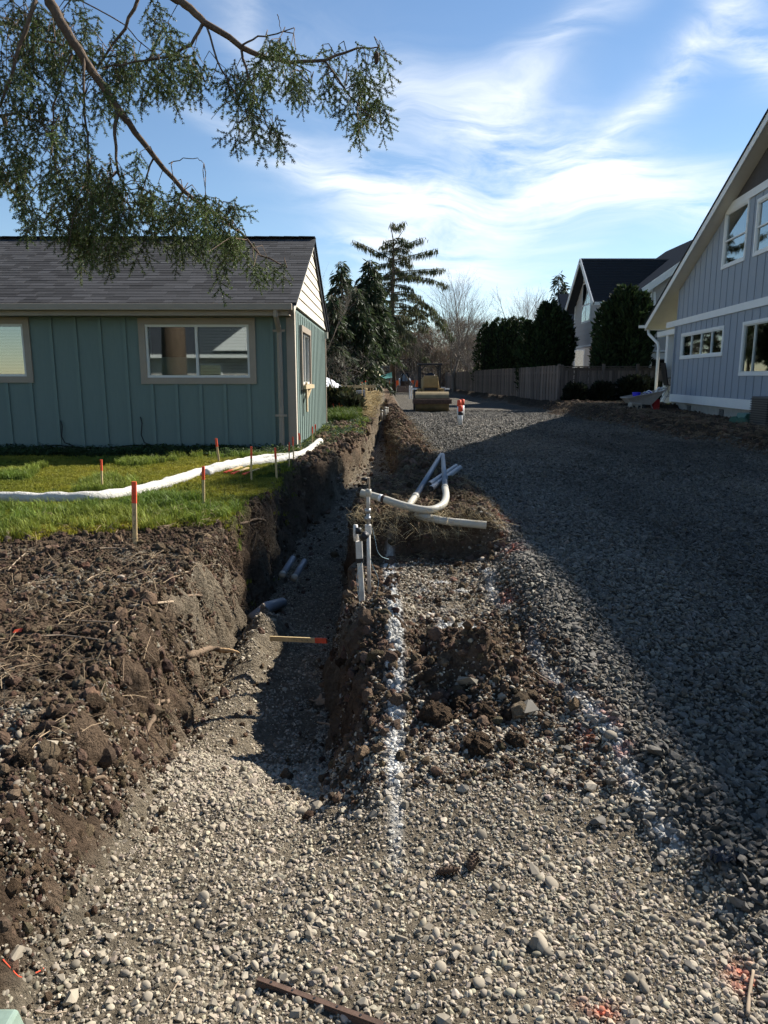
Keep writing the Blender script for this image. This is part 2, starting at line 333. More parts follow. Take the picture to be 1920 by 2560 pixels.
def H(x, y):
    x = np.asarray(x, float); y = np.asarray(y, float)
    jl = .10*fbm(x*1.1, y*1.3, 1) + .05*fbm(x*4, y*5, 2)
    jr = .09*fbm(x*1.3, y*1.6, 3) + .05*fbm(x*4, y*5, 4)
    soil = .050*fbm(x*3.2, y*3.2, 5) + .030*fbm(x*11, y*11, 6, 3)
    fine = .012*fbm(x*9, y*9, 7, 3)
    lawn = .40 + .03*fbm(x*.8, y*.8, 2)
    bank = tab(y, [(.5, .22), (2, .27), (4, .33), (5.5, .37), (7, .40)]) + .05*fbm(x*1.2, y*1.2, 3, 3) + soil*.9
    le = 5.75 + .5*(x+1.6) + .5*fbm(x*1.3, y*1.3, 6, 3)
    tl = sst(le-.45, le+.15, y)
    zl = lerp(bank, lawn + fine*.6, tl)
    zl = zl + .16*sst(19, 24, y) + .05*fbm(x, y, 1)*sst(18, 22, y)
    zl = zl + .06*np.exp(-((x-XL(y)+.18)/.2)**2)*(y > 8.5)*(1+2*fbm(x*4, y*2, 4))      # heaved soil along the far lip
    zf = ZF(y) + .045*fbm(x*2.4, y*2.4, 4) + fine + .10*np.exp(-((x+.95)/.25)**2)*sst(2.4, 3.2, y)*(1-sst(4.5, 5.5, y))
    zf = zf + .24*np.exp(-((x+.98)/.16)**2 - ((y-5.35)/.55)**2)*(1+.9*fbm(x*5, y*5, 2))   # slumped soil under the root
    # right side
    zs = ZS(y) + .035*fbm(x*2, y*2, 6) + soil*tab(y, [(.5, 0), (2.3, .1), (3, .7), (8, .9), (110, 1)])
    zs = zs + .10*np.exp(-((x+.02)/.17)**2)*sst(2.9, 3.6, y)*(1-sst(4.3, 4.6, y))*(1+1.6*fbm(x*5, y*5, 1))   # crumbly lip
    zs = zs + .13*np.exp(-((x-.42)/.26)**2 - ((y-3.42)/.38)**2)*(1+2.2*fbm(x*6, y*6, 3))                     # heap of clods
    byf = 5.92 + .10*fbm(x*3, y*1, 2) - .12*(x-.4); byb = 8.5 + .3*fbm(x*2, y, 5)
    blk = sst(byf-.06, byf+.08, y)*(1-sst(byb-.2, byb+.5, y))
    zs = lerp(zs, .445 + .03*fbm(x*1.5, y*1.5, 3) + soil*.7, blk)
    bm = sst(9.6, 11.0, y)*(1-sst(40, 50, y))
    zs = zs + bm*(.20*(1-.5*sst(14, 20, y))*np.exp(-((x-.45)/.30)**2)*(1+.9*fbm(x*1.2, y*.55, 2)) + soil)
    zs = zs - .20*np.exp(-((y-9.2)/.5)**2)*sst(1.0, .4, x)
    zr = ZRD(y) + .025*fbm(x*.7, y*.7, 1) + .014*fbm(x*5, y*5, 3, 2) - .03*np.clip(x-4, 0, 3)*.3 - .025*np.exp(-((x-2.1-.2*np.sin(y*.2))/.22)**2) - .025*np.exp(-((x-3.9-.2*np.sin(y*.2))/.22)**2)
    tr = sst(XRD(y)-.22, XRD(y)+.16, x + .10*fbm(x*2, y*2, 7))
    zr = lerp(zs, zr, tr)
    xb = XBK(y) + .45*fbm(x*.5, y*.5, 2) + .18*fbm(x*2, y*2, 3)
    zb = tab(y, [(.5, .5), (18, .52), (24, .56), (27, .60), (34, .52), (50, .50), (110, .55)]) - .16*sst(8.2, 9.6, x)*(y < 27) + .06*fbm(x*1.5, y*1.5, 5) + soil*.9
    zr = lerp(zr, zb, sst(xb-.25, xb+.75, x))
    a, b = XL(y)+jl, XLB(y)+jl*.7
    tL = 1 - np.clip((x-a)/np.maximum(b-a, .03), 0, 1); tL = lerp(tL, tL*tL*(3-2*tL), .6)
    c, d = XRB(y)+jr*.6, XR(y)+jr
    tR = np.clip((x-c)/np.maximum(d-c, .03), 0, 1); tR = lerp(tR, tR*tR*(3-2*tR), .6)
    z = zl*tL + (1-tL)*(zf*(1-tR) + zr*tR)
    wall = np.clip(4*tL*(1-tL), 0, 1) + np.clip(4*tR*(1-tR), 0, 1)*(zr-zf > .15)
    return z + wall*.05*fbm(x*9, y*13, 3)
_gx = np.arange(-3.8, 1.9, .02); _gy = np.concatenate([np.arange(.9, 9.6, .02)]); _HG = None
def Hs(x, y):                                         # height lookup; near ground from a cached grid
    global _HG
    if -3.7 < x < 1.8 and 1.0 < y < 9.5:
        if _HG is None: a, b = np.meshgrid(_gx, _gy, indexing='ij'); _HG = H(a.ravel(), b.ravel()).reshape(a.shape)
        i = (x+3.8)/.02; j = (y-.9)/.02; a = int(i); b = int(j); u = i-a; v = j-b
        return float((_HG[a, b]*(1-u)+_HG[a+1, b]*u)*(1-v)+(_HG[a, b+1]*(1-u)+_HG[a+1, b+1]*u)*v)
    return float(H(np.array([x]), np.array([y]))[0])

SOIL = np.array([.140, .099, .068]); SOILD = np.array([.070, .049, .034]); GRAV = np.array([.290, .248, .188]); GRAVD = np.array([.180, .150, .110])
ROAD = np.array([.090, .079, .062]); GRS = np.array([.075, .105, .022]); STRAW = np.array([.36, .275, .14]); WHITE = np.array([.68, .67, .63]); ORNG = np.array([.62, .13, .06])
def c3(c, n): return np.broadcast_to(c, (n, 3)).copy()
WL = [(1.05, 2.15), (.95, 2.6), (.88, 3.1), (.84, 3.7), (.80, 4.3), (.78, 5.0), (.74, 5.5)]      # white line along the road edge
def paint(x, y):
    x = np.asarray(x); y = np.asarray(y); W = np.zeros(len(x)); O = np.zeros(len(x)); k = (y < 7) & (np.abs(x-.4) < 1.2)
    if k.any(): W[k], O[k] = paint_(x[k], y[k])
    return W, O
def paint_(x, y):
    n1 = fbm(x*9, y*9, 4); n2 = fbm(x*2.5, y*2.5, 6)
    w = np.exp(-(((x-.055-.012*np.sin(y*2))/.030)**2))*sst(1.75, 2.7, y)*(1-sst(5.75, 6.0, y))*tab(y, [(1.7, .35), (2.4, .8), (2.7, 1.1), (3, 2.0), (3.8, 2.6), (6, 2.8)])
    ex = np.interp(y, [p[1] for p in WL], [p[0] for p in WL])
    w = w + np.exp(-(((x-ex-.04*np.sin(y*5))/.038)**2))*sst(2.0, 2.2, y)*(1-sst(5.3, 5.6, y))*np.clip(.10+1.6*fbm(y*2.2, x*0+3, 2), 0, .42)
    for (a, b, sx, sy, k) in [(.44, 4.05, .10, .16, 1.0), (.36, 4.35, .09, .10, 1.0), (.52, 3.85, .07, .09, .9), (.42, 4.9, .16, .05, .9), (.40, 5.2, .14, .05, .6), (1.02, 1.86, .05, .05, .7)]:
        w = w + 1.5*k*np.exp(-((x-a)/sx)**2-((y-b)/sy)**2)*np.clip(.8+3.5*fbm(x*7, y*7, 2), 0, 1.4)
    w = np.clip(w*(1.25+1.1*n1) - .10, 0, 1)
    o = 0
    for (a, b, sx, sy, k) in [(.93, 2.78, .06, .16, .9), (.82, 4.55, .05, .10, .8), (1.0, 1.66, .05, .06, .9), (.55, 1.56, .05, .03, .8), (1.02, 5.6, .08, .25, .6), (1.1, 6.4, .1, .2, .4)]:
        o = o + k*np.exp(-((x-a)/sx)**2-((y-b)/sy)**2)*np.clip(.6+2.6*fbm(x*12, y*12, 3), 0, 1.2)
    return w, np.clip(o, 0, 1)
def masks(x, y):
    le = 5.75 + .5*(x+1.6) + .5*fbm(x*1.3, y*1.3, 6, 3)
    left = 1 - sst(XL(y)-.06, XL(y)+.02, x)
    lawn = left*sst(le-.15, le+.15, y)
    strip = sst(-1.45, -1.3, x)*sst(8.4, 9.6, y)
    lawn = lawn*(1-strip*np.clip(.75+1.6*fbm(x*2, y*1.2, 2), 0, 1))
    straw = left*sst(19.5, 22, y)
    lawn = lawn*(1-straw)
    road = sst(XRD(y)-.05, XRD(y)+.12, x + .12*fbm(x*3, y*3, 7))*(1-sst(XBK(y)-.25, XBK(y)+.1, x))
    floor = sst(XLB(y)-.12, XLB(y)+.02, x)*(1-sst(XRB(y)-.02, XRB(y)+.10, x))
    bed = np.clip(floor + sst(XLB(y)-.1, XLB(y)+.02, x)*(1-sst(2.35, 2.95, y+.35*fbm(x*2, y*2, 3)))*(1-road), 0, 1)
    return left, lawn, straw, road, bed
def gcol(x, y):
    n = len(x); left, lawn, straw, road, bed = masks(x, y)
    nz = fbm(x*2.1, y*2.1, 3)[:, None]; nf = fbm(x*13, y*13, 5)[:, None]
    c = lerp(c3(SOIL, n), c3(SOILD, n), np.clip(.45+1.3*nz+.5*nf, 0, 1))
    shelf = (1-left)*(1-road)*(1-bed)*sst(3.9, 4.3, y)*(1-sst(5.75, 5.95, y))
    c = lerp(c, c3(GRAVD*1.1, n), (shelf*.85)[:, None])
    gp = (left*(x < XL(y)-.12)*(1-lawn)*sst(.10, .26, fbm(x*1.4, y*1.4, 1)+.25*sst(-1.3, -2.2, x)*(y < 3.9)))[:, None]
    c = lerp(c, c3(GRAV*.8, n), gp*.8)
    c = lerp(c, c3(GRAVD, n)*(1+.5*nf), bed[:, None])
    c = lerp(c, c3(np.array([.065, .062, .058]), n) if False else c3(ROAD*.8, n), road[:, None])
    c = lerp(c, c3(GRS*.7, n)*(1+.6*nf), lawn[:, None])
    c = lerp(c, c3(STRAW, n)*(1+.7*nf), (straw*np.clip(.75+1.4*fbm(x*.6, y*.3, 4), 0, 1))[:, None])
    rb = sst(XBK(y)-.1, XBK(y)+.3, x)
    c = lerp(c, c3(np.array([.050, .038, .028]), n)*(1+.6*nf), rb[:, None])
    gl = rb*sst(9.3, 9.8, x+.4*fbm(x, y, 2))*sst(27.5, 28.5, y)*(1-sst(33.5, 34, y))
    c = lerp(c, c3(GRS*1.1, n), gl[:, None])
    w, o = paint(x, y)
    c = lerp(c, c3(WHITE, n), (w*.9)[:, None]); c = lerp(c, c3(ORNG, n), (o*.7)[:, None])
    return np.clip(c, .004, .9)

def build_terrain():
    ys = np.concatenate([np.linspace(-9, .75, 14), np.exp(np.linspace(math.log(.9), math.log(115), 640))])
    bands = [(lambda y: -16-.62*np.abs(y), lambda y: XL(y)-2.4, 46, .38), (lambda y: XL(y)-2.4, lambda y: XL(y)-.10, 84, 1), (lambda y: XL(y)-.10, lambda y: XLB(y)+.10, 62, 1),
             (lambda y: XLB(y)+.10, lambda y: XRB(y)-.08, 46, 1), (lambda y: XRB(y)-.08, lambda y: XR(y)+.10, 44, 1), (lambda y: XR(y)+.10, lambda y: XRD(y)+.35, 78, 1),
             (lambda y: XRD(y)+.35, lambda y: 0*y+3.4, 56, 1), (lambda y: 0*y+3.4, lambda y: 0*y+9.2, 64, 1), (lambda y: 0*y+9.2, lambda y: 20+.62*np.abs(y), 26, 2.2)]
    cols = []
    for i, (f0, f1, n, pw) in enumerate(bands):
        t = np.linspace(0, 1, n+1)[(0 if i == 0 else 1):]
        t = t**pw if pw >= 1 else 1-(1-t)**(1/pw)
        cols.append(f0(ys)[:, None]*(1-t) + f1(ys)[:, None]*t)
    X = np.concatenate(cols, 1); Yg = np.broadcast_to(ys[:, None], X.shape).copy()
    nr, nc = X.shape; x = X.ravel(); y = Yg.ravel(); z = H(x, np.maximum(y, .5))
    far = sst(95, 112, y); z = lerp(z, .35, far)
    # roughen steep faces sideways too
    gx = np.abs(np.gradient(z.reshape(nr, nc), axis=1)/np.maximum(np.gradient(X, axis=1), 1e-4)).ravel(); st = np.clip((gx-.5)/2, 0, 1)
    dx = st*(.05*fbm(y*3.0+z*2, z*5, 2) + .10*fbm(y*13, z*5, 5))*np.clip(1.3-y*.03, .2, 1)
    V = np.stack([x+dx, y, z], 1)
    idx = np.arange(nr*nc).reshape(nr, nc)
    F = np.stack([idx[:-1, :-1], idx[:-1, 1:], idx[1:, 1:], idx[1:, :-1]], -1).reshape(-1, 4)
    C = gcol(x, np.maximum(y, .5))
    fx = x[F].mean(1); fy = y[F].mean(1)
    left = fx < XL(fy); le = 5.75 + .5*(fx+1.6) + .5*fbm(fx*1.3, fy*1.3, 6, 3)
    rd = (fx > XRD(fy)) & (fx < XBK(fy)); rb = fx >= XBK(fy)
    reg = np.full(len(F), 'dirt_shelf', dtype='U16')
    reg[rd] = 'gravel_road'; reg[rb] = 'roadside_bank'
    reg[left & (fy <= le)] = 'soil_bank'; reg[left & (fy > le)] = 'lawn'; reg[left & (fy > 20.5)] = 'straw_yard'
    mid = ~left & ~rd & ~rb
    reg[mid & (fx < XR(fy)) & (fy > 2.6)] = 'trench'
    reg[mid & (fy <= 2.6)] = 'gravel_bed'
    reg[mid & (fx >= XR(fy)) & (fy > 5.9) & (fy <= 8.8)] = 'earth_block'
    reg[mid & (fx >= XR(fy)) & (fy > 8.8)] = 'soil_berm'
    out = {}
    for nm in np.unique(reg):
        f = F[reg == nm]; u, inv = np.unique(f, return_inverse=True)
        me = npmesh(nm, V[u], inv.reshape(f.shape), 'roadm' if nm == 'gravel_road' else 'ground', True, C[u])
        o = link(nm, me); o['kind'] = 'structure'; out[nm] = o
    fg = MB().box(-900, 900, -200, 1500, -1.4, -.95).build('far_ground', mat('far_field', (.09, .085, .05), rough=1, var=.3, vscale=.2)); fg['kind'] = 'structure'
    return out
G = build_terrain()
for k, t in dict(lawn='bright green lawn beside the teal house', soil_bank='bare brown soil bank left of the trench', gravel_road='wide grey crushed rock road', gravel_bed='pale river gravel in the foreground',
                 trench='narrow open trench with gravel floor', dirt_shelf='dirt shelf with painted white line', earth_block='square block of undug earth', soil_berm='ridge of brown spoil along the trench', straw_yard='straw covered yard behind the teal house', roadside_bank='dark dug bank along the far side of the road').items(): G[k]['label'] = t

# ------------------------------------------------------------------ scatter (loose stuff)
HID = bpy.data.collections.new('scatter_sources')
def variants(name, meshes):
    c = bpy.data.collections.new(name)
    for i, me in enumerate(meshes):
        o = bpy.data.objects.new(f'{name}_{i:02d}', me); c.objects.link(o)
    return c
def gn_tree(coll):
    ng = bpy.data.node_groups.new('scatter', 'GeometryNodeTree')
    ng.interface.new_socket('Geometry', in_out='INPUT', socket_type='NodeSocketGeometry'); ng.interface.new_socket('Geometry', in_out='OUTPUT', socket_type='NodeSocketGeometry')
    nd, lk = ng.nodes, ng.links; gi = nd.new('NodeGroupInput'); go = nd.new('NodeGroupOutput')
    ci = nd.new('GeometryNodeCollectionInfo'); ci.inputs['Collection'].default_value = coll; ci.inputs['Separate Children'].default_value = True; ci.inputs['Reset Children'].default_value = True
    ip = nd.new('GeometryNodeInstanceOnPoints'); ip.inputs['Pick Instance'].default_value = True
    def na(n, t):
        a = nd.new('GeometryNodeInputNamedAttribute'); a.data_type = t; a.inputs['Name'].default_value = n; return a.outputs[0]
    er = nd.new('FunctionNodeEulerToRotation'); lk.new(na('rot', 'FLOAT_VECTOR'), er.inputs[0])
    lk.new(gi.outputs[0], ip.inputs['Points']); lk.new(ci.outputs[0], ip.inputs['Instance']); lk.new(na('vid', 'INT'), ip.inputs['Instance Index'])
    lk.new(er.outputs[0], ip.inputs['Rotation']); lk.new(na('scl', 'FLOAT_VECTOR'), ip.inputs['Scale']); lk.new(ip.outputs[0], go.inputs[0]); return ng
def scatter(name, coll, P, rot, scl, vid, col, parent=None, label=None, cat=None):
    P = np.asarray(P, np.float32); n = len(P); me = bpy.data.meshes.new(name); me.vertices.add(n); me.vertices.foreach_set('co', P.ravel())
    def at_(nm, ty, key, arr): a = me.attributes.new(nm, ty, 'POINT'); a.data.foreach_set(key, np.ascontiguousarray(arr).ravel())
    at_('rot', 'FLOAT_VECTOR', 'vector', rot.astype(np.float32)); at_('scl', 'FLOAT_VECTOR', 'vector', scl.astype(np.float32)); at_('vid', 'INT', 'value', vid.astype(np.int32))
    c = np.ones((n, 4), np.float32); c[:, :3] = col; at_('col', 'FLOAT_COLOR', 'color', c)
    o = link(name, me, parent); o['kind'] = 'stuff'
    if label: o['label'] = label
    if cat and parent is None: o['category'] = cat
    md = o.modifiers.new('scatter', 'NODES'); md.node_group = gn_tree(coll); return o
def rock_mesh(name, m, kind, seed):
    r = random.Random(seed); bm = bmesh.new()
    if kind == 'round':
        bmesh.ops.create_icosphere(bm, subdivisions=2, radius=1); off = [Vector((r.gauss(0, 1), r.gauss(0, 1), r.gauss(0, 1))).normalized() for _ in range(5)]
        am = [r.uniform(-.16, .10) for _ in off]; sc = (r.uniform(.9, 1.35), r.uniform(.7, 1), r.uniform(.45, .72))
        for v in bm.verts:
            d = v.co.normalized(); k = 1 + sum(a*max(0, d.dot(o))**3 for a, o in zip(am, off)); v.co = Vector((d.x*sc[0], d.y*sc[1], d.z*sc[2]))*k
    elif kind == 'crush':
        for _ in range(16):
            d = Vector((r.gauss(0, 1), r.gauss(0, 1), r.gauss(0, 1))).normalized(); bm.verts.new((d.x*r.uniform(.9, 1.3), d.y*r.uniform(.7, 1), d.z*r.uniform(.5, .8)))
        g = bmesh.ops.convex_hull(bm, input=bm.verts)
        bmesh.ops.delete(bm, geom=[v for v in bm.verts if not v.link_faces], context='VERTS')
    else:                                            # crumbly clod
        bmesh.ops.create_icosphere(bm, subdivisions=4 if m == 'clod1' else 2, radius=1); s = r.uniform(0, 90); sc = (r.uniform(.9, 1.3), r.uniform(.8, 1), r.uniform(.6, .85))
        for v in bm.verts:
            d = v.co.normalized(); k = 1 + .5*float(fbm(np.array([d.x*1.6+s]), np.array([d.y*1.6+d.z*2.3]), 2)[0]) + (.30*float(fbm(np.array([d.x*5+s]), np.array([d.y*5+d.z*6]), 4)[0]) if m == 'clod1' else r.uniform(-.10, .10)); v.co = Vector((d.x*sc[0], d.y*sc[1], d.z*sc[2]))*k
    bm.normal_update(); me = bpy.data.meshes.new(name); bm.to_mesh(me); bm.free()
    if kind == 'round': me.polygons.foreach_set('use_smooth', [True]*len(me.polygons))
    me.materials.append(MT[m]); return me
def rocks(name, m, kind, n, s0): return [rock_mesh(f'{name}_{i}', m, kind, s0+i) for i in range(n)]
V_PEB = variants('pebble_source', rocks('pebble', 'pebble', 'round', 4, 10) + rocks('pebble_angular', 'pebble', 'crush', 9, 60))
V_CRU = variants('crushed_source', rocks('crushed', 'crush', 'crush', 12, 100))
V_CLO = variants('clod_source', rocks('clod', 'clod', 'clod', 8, 200))
def rsample(x0, x1, y0, y1, n, power=1.0):            # more samples towards the near edge
    return rng.uniform(x0, x1, n), y0 + (y1-y0)*rng.random(n)**power
def dress(x, y, r, lift, nvar, flat=1., tilt=.5):
    n = len(x); z = H(x, y) + r*lift
    rot = np.stack([rng.normal(0, tilt, n), rng.normal(0, tilt, n), rng.uniform(0, 6.28, n)], 1)
    return np.stack([x, y, z], 1), rot, np.stack([r, r, r*flat], 1), rng.integers(0, nvar, n)
def tint(base, n, sp=.27, hue=.022): return np.clip(base*(1+rng.normal(0, sp, (n, 1)))*(1+rng.normal(0, hue, (n, 3))), .012, .8)
def apply_paint(c, x, y, r=None):
    w, o = paint(x, y); w = w if r is None else w*(r < .022); w = np.clip(w*rng.uniform(.5, 1.4, len(x)), 0, 1)
    c = lerp(c, c3(WHITE, len(x)), (w*.95)[:, None]); return lerp(c, c3(ORNG, len(x)), (np.clip(o*rng.uniform(.3, 1.5, len(x)), 0, 1)*.8)[:, None])
def gravel():
    # pale river gravel: foreground bed, trench floor, pockets in the soil
    xs, ys, rs = [], [], []
    for (x0, x1, y0, y1, n, rm, sg, pw) in [(-1.5, 1.45, 1.2, 3.3, 76000, .0047, .45, 1.1), (-1.5, 1.45, 1.2, 3.2, 4800, .0095, .34, 1.1), (-1.4, .3, 2.6, 9.5, 36000, .0062, .40, 1.0),
                                        (-.4, 1.1, 2.6, 6.1, 20000, .0058, .45, 1.), (-3.2, -1.2, 1.6, 4.8, 18000, .0080, .42, 1.), (-.7, .3, 9, 20, 8000, .011, .3, 1.)]:
        x, y = rsample(x0, x1, y0, y1, n, pw); r = np.exp(rng.normal(math.log(rm), sg, n)).clip(.003, .030)
        left, lawn, straw, road, bed = masks(x, y)
        shelf = (1-left)*(1-road)*(1-bed)*np.clip(.30+.7*sst(3.9, 4.4, y)*(1-sst(5.8, 5.95, y))+.5*(y < 3) - .4*(y > 5.9), 0, 1)
        gp = left*(x < XL(y)-.12)*(1-lawn)*sst(.12, .26, fbm(x*1.4, y*1.4, 1)+.25*sst(-1.3, -2.2, x)*(y < 3.9))*(y < 5)*.55
        dens = bed*(.45+.55*np.clip(.62+1.5*fbm(x*1.3, y*1.3, 2), 0, 1)) + shelf + gp + .012
        k = rng.random(n) < dens*(1-lawn)*(1-straw)*(1-road*.97); xs.append(x[k]); ys.append(y[k]); rs.append(r[k])
    x = np.concatenate(xs); y = np.concatenate(ys); r = np.concatenate(rs)
    # the 300 stones that show largest are pieces of their own
    score = r/np.hypot(y, 1.5)*(y < 2.7)*(np.abs(x) < .53*(y+.5)); order = np.argsort(-score); big, rest = order[:300], order[300:]
    P, rot, scl, vid = dress(x, y, r, .16, 13)
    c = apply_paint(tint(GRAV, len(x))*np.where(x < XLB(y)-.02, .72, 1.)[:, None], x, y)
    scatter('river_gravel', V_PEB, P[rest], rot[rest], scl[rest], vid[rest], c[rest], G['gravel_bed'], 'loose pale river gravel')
    ms = [m.copy() for m in [o.data for o in V_PEB.objects]]
    for m in ms: m.materials.clear(); m.materials.append(MT['pebble1'])
    for i in big: link('stone', ms[vid[i]], G['gravel_bed'], P[i], rot[i], scl[i])
    # crushed rock road
    xs, ys, rs = [], [], []
    for (x0, x1, y0, y1, n, rm, sg) in [(.55, 3.2, 1.5, 5.2, 40000, .0118, .32), (.6, 5.0, 5.0, 9, 52000, .0140, .30), (.6, 7.0, 9, 16, 46000, .0195, .25), (.6, 7.2, 16, 34, 42000, .027, .25)]:
        x, y = rsample(x0, x1, y0, y1, n); r = np.exp(rng.normal(math.log(rm), sg, n)).clip(.007, .042); left, lawn, straw, road, bed = masks(x, y)
        near = np.exp(-np.clip(XRD(y)-x, 0, 9)/.16)*.30
        k = (rng.random(n) < np.clip(road+near, 0, 1)) & (x < .60*y+.7) & (x < XBK(y)+.2); xs.append(x[k]); ys.append(y[k]); rs.append(r[k])
    x = np.concatenate(xs); y = np.concatenate(ys); r = np.concatenate(rs); score = r/np.hypot(y, 1.5)*(np.abs(x) < .52*(y+.5)); order = np.argsort(-score); big, rest = order[:300], order[300:]
    P, rot, scl, vid = dress(x, y, r, .30, 12, .8, .6); c = apply_paint(tint(ROAD, len(x), .30, .02)*(1+.8*fbm(x*.7, y*.14, 4)+.3*fbm(x*2.2, y*1.1, 2))[:, None], x, y)
    scatter('crushed_rock', V_CRU, P[rest], rot[rest], scl[rest], vid[rest], c[rest], G['gravel_road'], 'loose grey crushed rock')
    ms = [m.copy() for m in [o.data for o in V_CRU.objects]]
    for m in ms: m.materials.clear(); m.materials.append(MT['crush1'])
    for i in big: link('stone', ms[vid[i]], G['gravel_road'], P[i], rot[i], scl[i])
    # soil crumbs and clods
    for nm, areas in dict(soil_bank=[(-3.6, -.95, 1.5, 6.6, 36000, .0062, .55), (-3.2, -1.0, 1.7, 5.8, 340, .022, .35), (None, 0, 1.5, 8.6, 26000, .0052, .55)], dirt_shelf=[(-.35, 1.05, 2.5, 6.0, 19000, .0060, .5), (-.15, .75, 2.9, 3.9, 260, .017, .4)],
                          trench=[(-1.4, -.75, 2.6, 9, 5000, .010, .5), (-.5, .1, 2.7, 9, 6000, .011, .5), (-1.2, .3, 9, 24, 5000, .02, .5)], earth_block=[(-.35, 1.2, 5.7, 9.6, 14000, .0085, .55)],
                          soil_berm=[(-.1, 1.0, 9, 34, 11000, .020, .5)], roadside_bank=[(6.2, 11, 11, 34, 14000, .018, .5)], lawn=[(-1.7, -.3, 7.5, 19, 4200, .016, .55)]).items():
        xs, ys, rs = [], [], []
        for (x0, x1, y0, y1, n, rm, sg) in areas:
            x, y = rsample(x0 or 0, x1, y0, y1, n); x = XL(y)-.06+rng.random(n)*(XLB(y)-XL(y)+.12) if x0 is None else x
            r = np.exp(rng.normal(math.log(rm), sg, n)).clip(.003, .05 if y1 < 10 else .08); left, lawn, straw, road, bed = masks(x, y)
            ok = (1-lawn)*(1-straw)*(1-road)*(1-bed*.93)
            if nm == 'soil_bank': ok = ok*left + ok*(x < XLB(y)+.1)
            if nm == 'dirt_shelf': ok = ok*(1-left)*(1-.6*sst(4.1, 4.4, y))
            k = rng.random(n) < ok; xs.append(x[k]); ys.append(y[k]); rs.append(r[k])
        x = np.concatenate(xs); y = np.concatenate(ys); r = np.concatenate(rs); P, rot, scl, vid = dress(x, y, r, .35, 8, 1, 1.)
        c = tint(lerp(c3(SOIL, len(x)), c3(SOILD, len(x)), rng.random((len(x), 1))*.8), len(x), .22, .05); c = apply_paint(c, x, y, r)
        scatter('soil_crumbs', V_CLO, P, rot, scl, vid, c, G[nm], 'loose brown soil crumbs')
gravel()
# ------------------------------------------------------------------ generic window on a wall: o origin, u along wall, n outward
def window(root, o, u, n, u0, u1, z0, z1, trim, sash, lights, trimw=.09, glass='glass', inside='blind', depth=.10, mid=None, sill=False, proud=.035, wall_t=None):
    o = Vector(o); u = Vector(u); n = Vector(n); Zv = Vector((0, 0, 1))
    def slab(m, a, b, c, d, h0, h1):
        p = [o+u*a+Zv*c+n*h0, o+u*b+Zv*c+n*h0, o+u*b+Zv*d+n*h0, o+u*a+Zv*d+n*h0]; m.poly(p, n*(h1-h0)); return m
    fr = MB(); w = trimw
    slab(fr, u0, u1, z1-w, z1, .003, proud); slab(fr, u0, u1, z0, z0+w, .003, proud); slab(fr, u0, u0+w, z0+w, z1-w, .003, proud-.004); slab(fr, u1-w, u1, z0+w, z1-w, .003, proud-.004)
    win = fr.build('window', trim, root)
    a, b, c, d = u0+w, u1-w, z0+w, z1-w; s = .038
    sf = MB(); slab(sf, a, b, d-s, d, -.06, .012); slab(sf, a, b, c, c+s, -.06, .012); slab(sf, a, a+s, c+s, d-s, -.06, .010); slab(sf, b-s, b, c+s, d-s, -.06, .010)
    sf.build('sash_frame', sash, win)
    edges = [a+s] + [a+(b-a)*t for t in lights] + [b-s]
    for t in lights:
        m = a+(b-a)*t; slab(MB(), m-.02, m+.02, c+s, d-s, -.055, .008).build('mullion', sash, win)
    if mid: slab(MB(), a+s, b-s, c+(d-c)*mid-.02, c+(d-c)*mid+.02, -.055, .009).build('meeting_rail', sash, win)
    for i in range(len(edges)-1):
        e0, e1 = edges[i]+(.021 if i else .001), edges[i+1]-(.021 if i < len(edges)-2 else .001)
        vs = [(c+s, d-s)] if not mid else [(c+s, c+(d-c)*mid-.02), (c+(d-c)*mid+.02, d-s)]
        for (v0, v1) in vs: slab(MB(), e0, e1, v0, v1, -.036, -.030).build('pane', glass, win)
    if inside == 'blind':
        bl = MB(); z = c+s+.02
        while z < d-s: slab(bl, a+s, b-s, z, z+.017, -.085, -.078); z += .024
        bl.build('blind', 'blind', win)
    elif inside == 'half':                            # dark left pane with screen, blind on the right
        bl = MB(); z = c+s+.02; m = a+(b-a)*lights[0]
        while z < d-s: slab(bl, m+.02, b-s, z, z+.018, -.085, -.078); z += .024
        bl.build('blind', 'blind', win)
        slab(MB(), a+s, m-.02, c+s, c+s+.30, -.09, -.08).build('curtain', 'blind', win)
    elif inside: slab(MB(), a+s, b-s, c+s, d-s, -.095, -.085).build('curtain', inside, win)
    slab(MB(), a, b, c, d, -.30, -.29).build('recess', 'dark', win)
    return win
def wall_with_holes(o, u, n, U0, U1, zf, zt, holes, th=.12):
    # rectangular wall strip cut around holes [(u0,u1,z0,z1)], zt may be a function of u for a gable
    o = Vector(o); u = Vector(u); n = Vector(n); Zv = Vector((0, 0, 1)); m = MB(); top = zt if callable(zt) else (lambda a: zt)
    cuts = sorted({U0, U1} | {h[0] for h in holes} | {h[1] for h in holes} | ({(U0+U1)/2} if callable(zt) else set()))
    for a, b in zip(cuts[:-1], cuts[1:]):
        hs = sorted([h for h in holes if h[0] <= a+1e-6 and h[1] >= b-1e-6], key=lambda h: h[2]); z = zf
        segs = []
        for h in hs: segs.append((z, z, h[2], h[2])); z = h[3]
        segs.append((z, z, top(a), top(b)))
        for (za, zb, ta, tb) in segs:
            if max(ta-za, tb-zb) < .005: continue
            m.poly([o+u*a+Zv*za, o+u*b+Zv*zb, o+u*b+Zv*tb, o+u*a+Zv*ta], n*(-th))
    return m

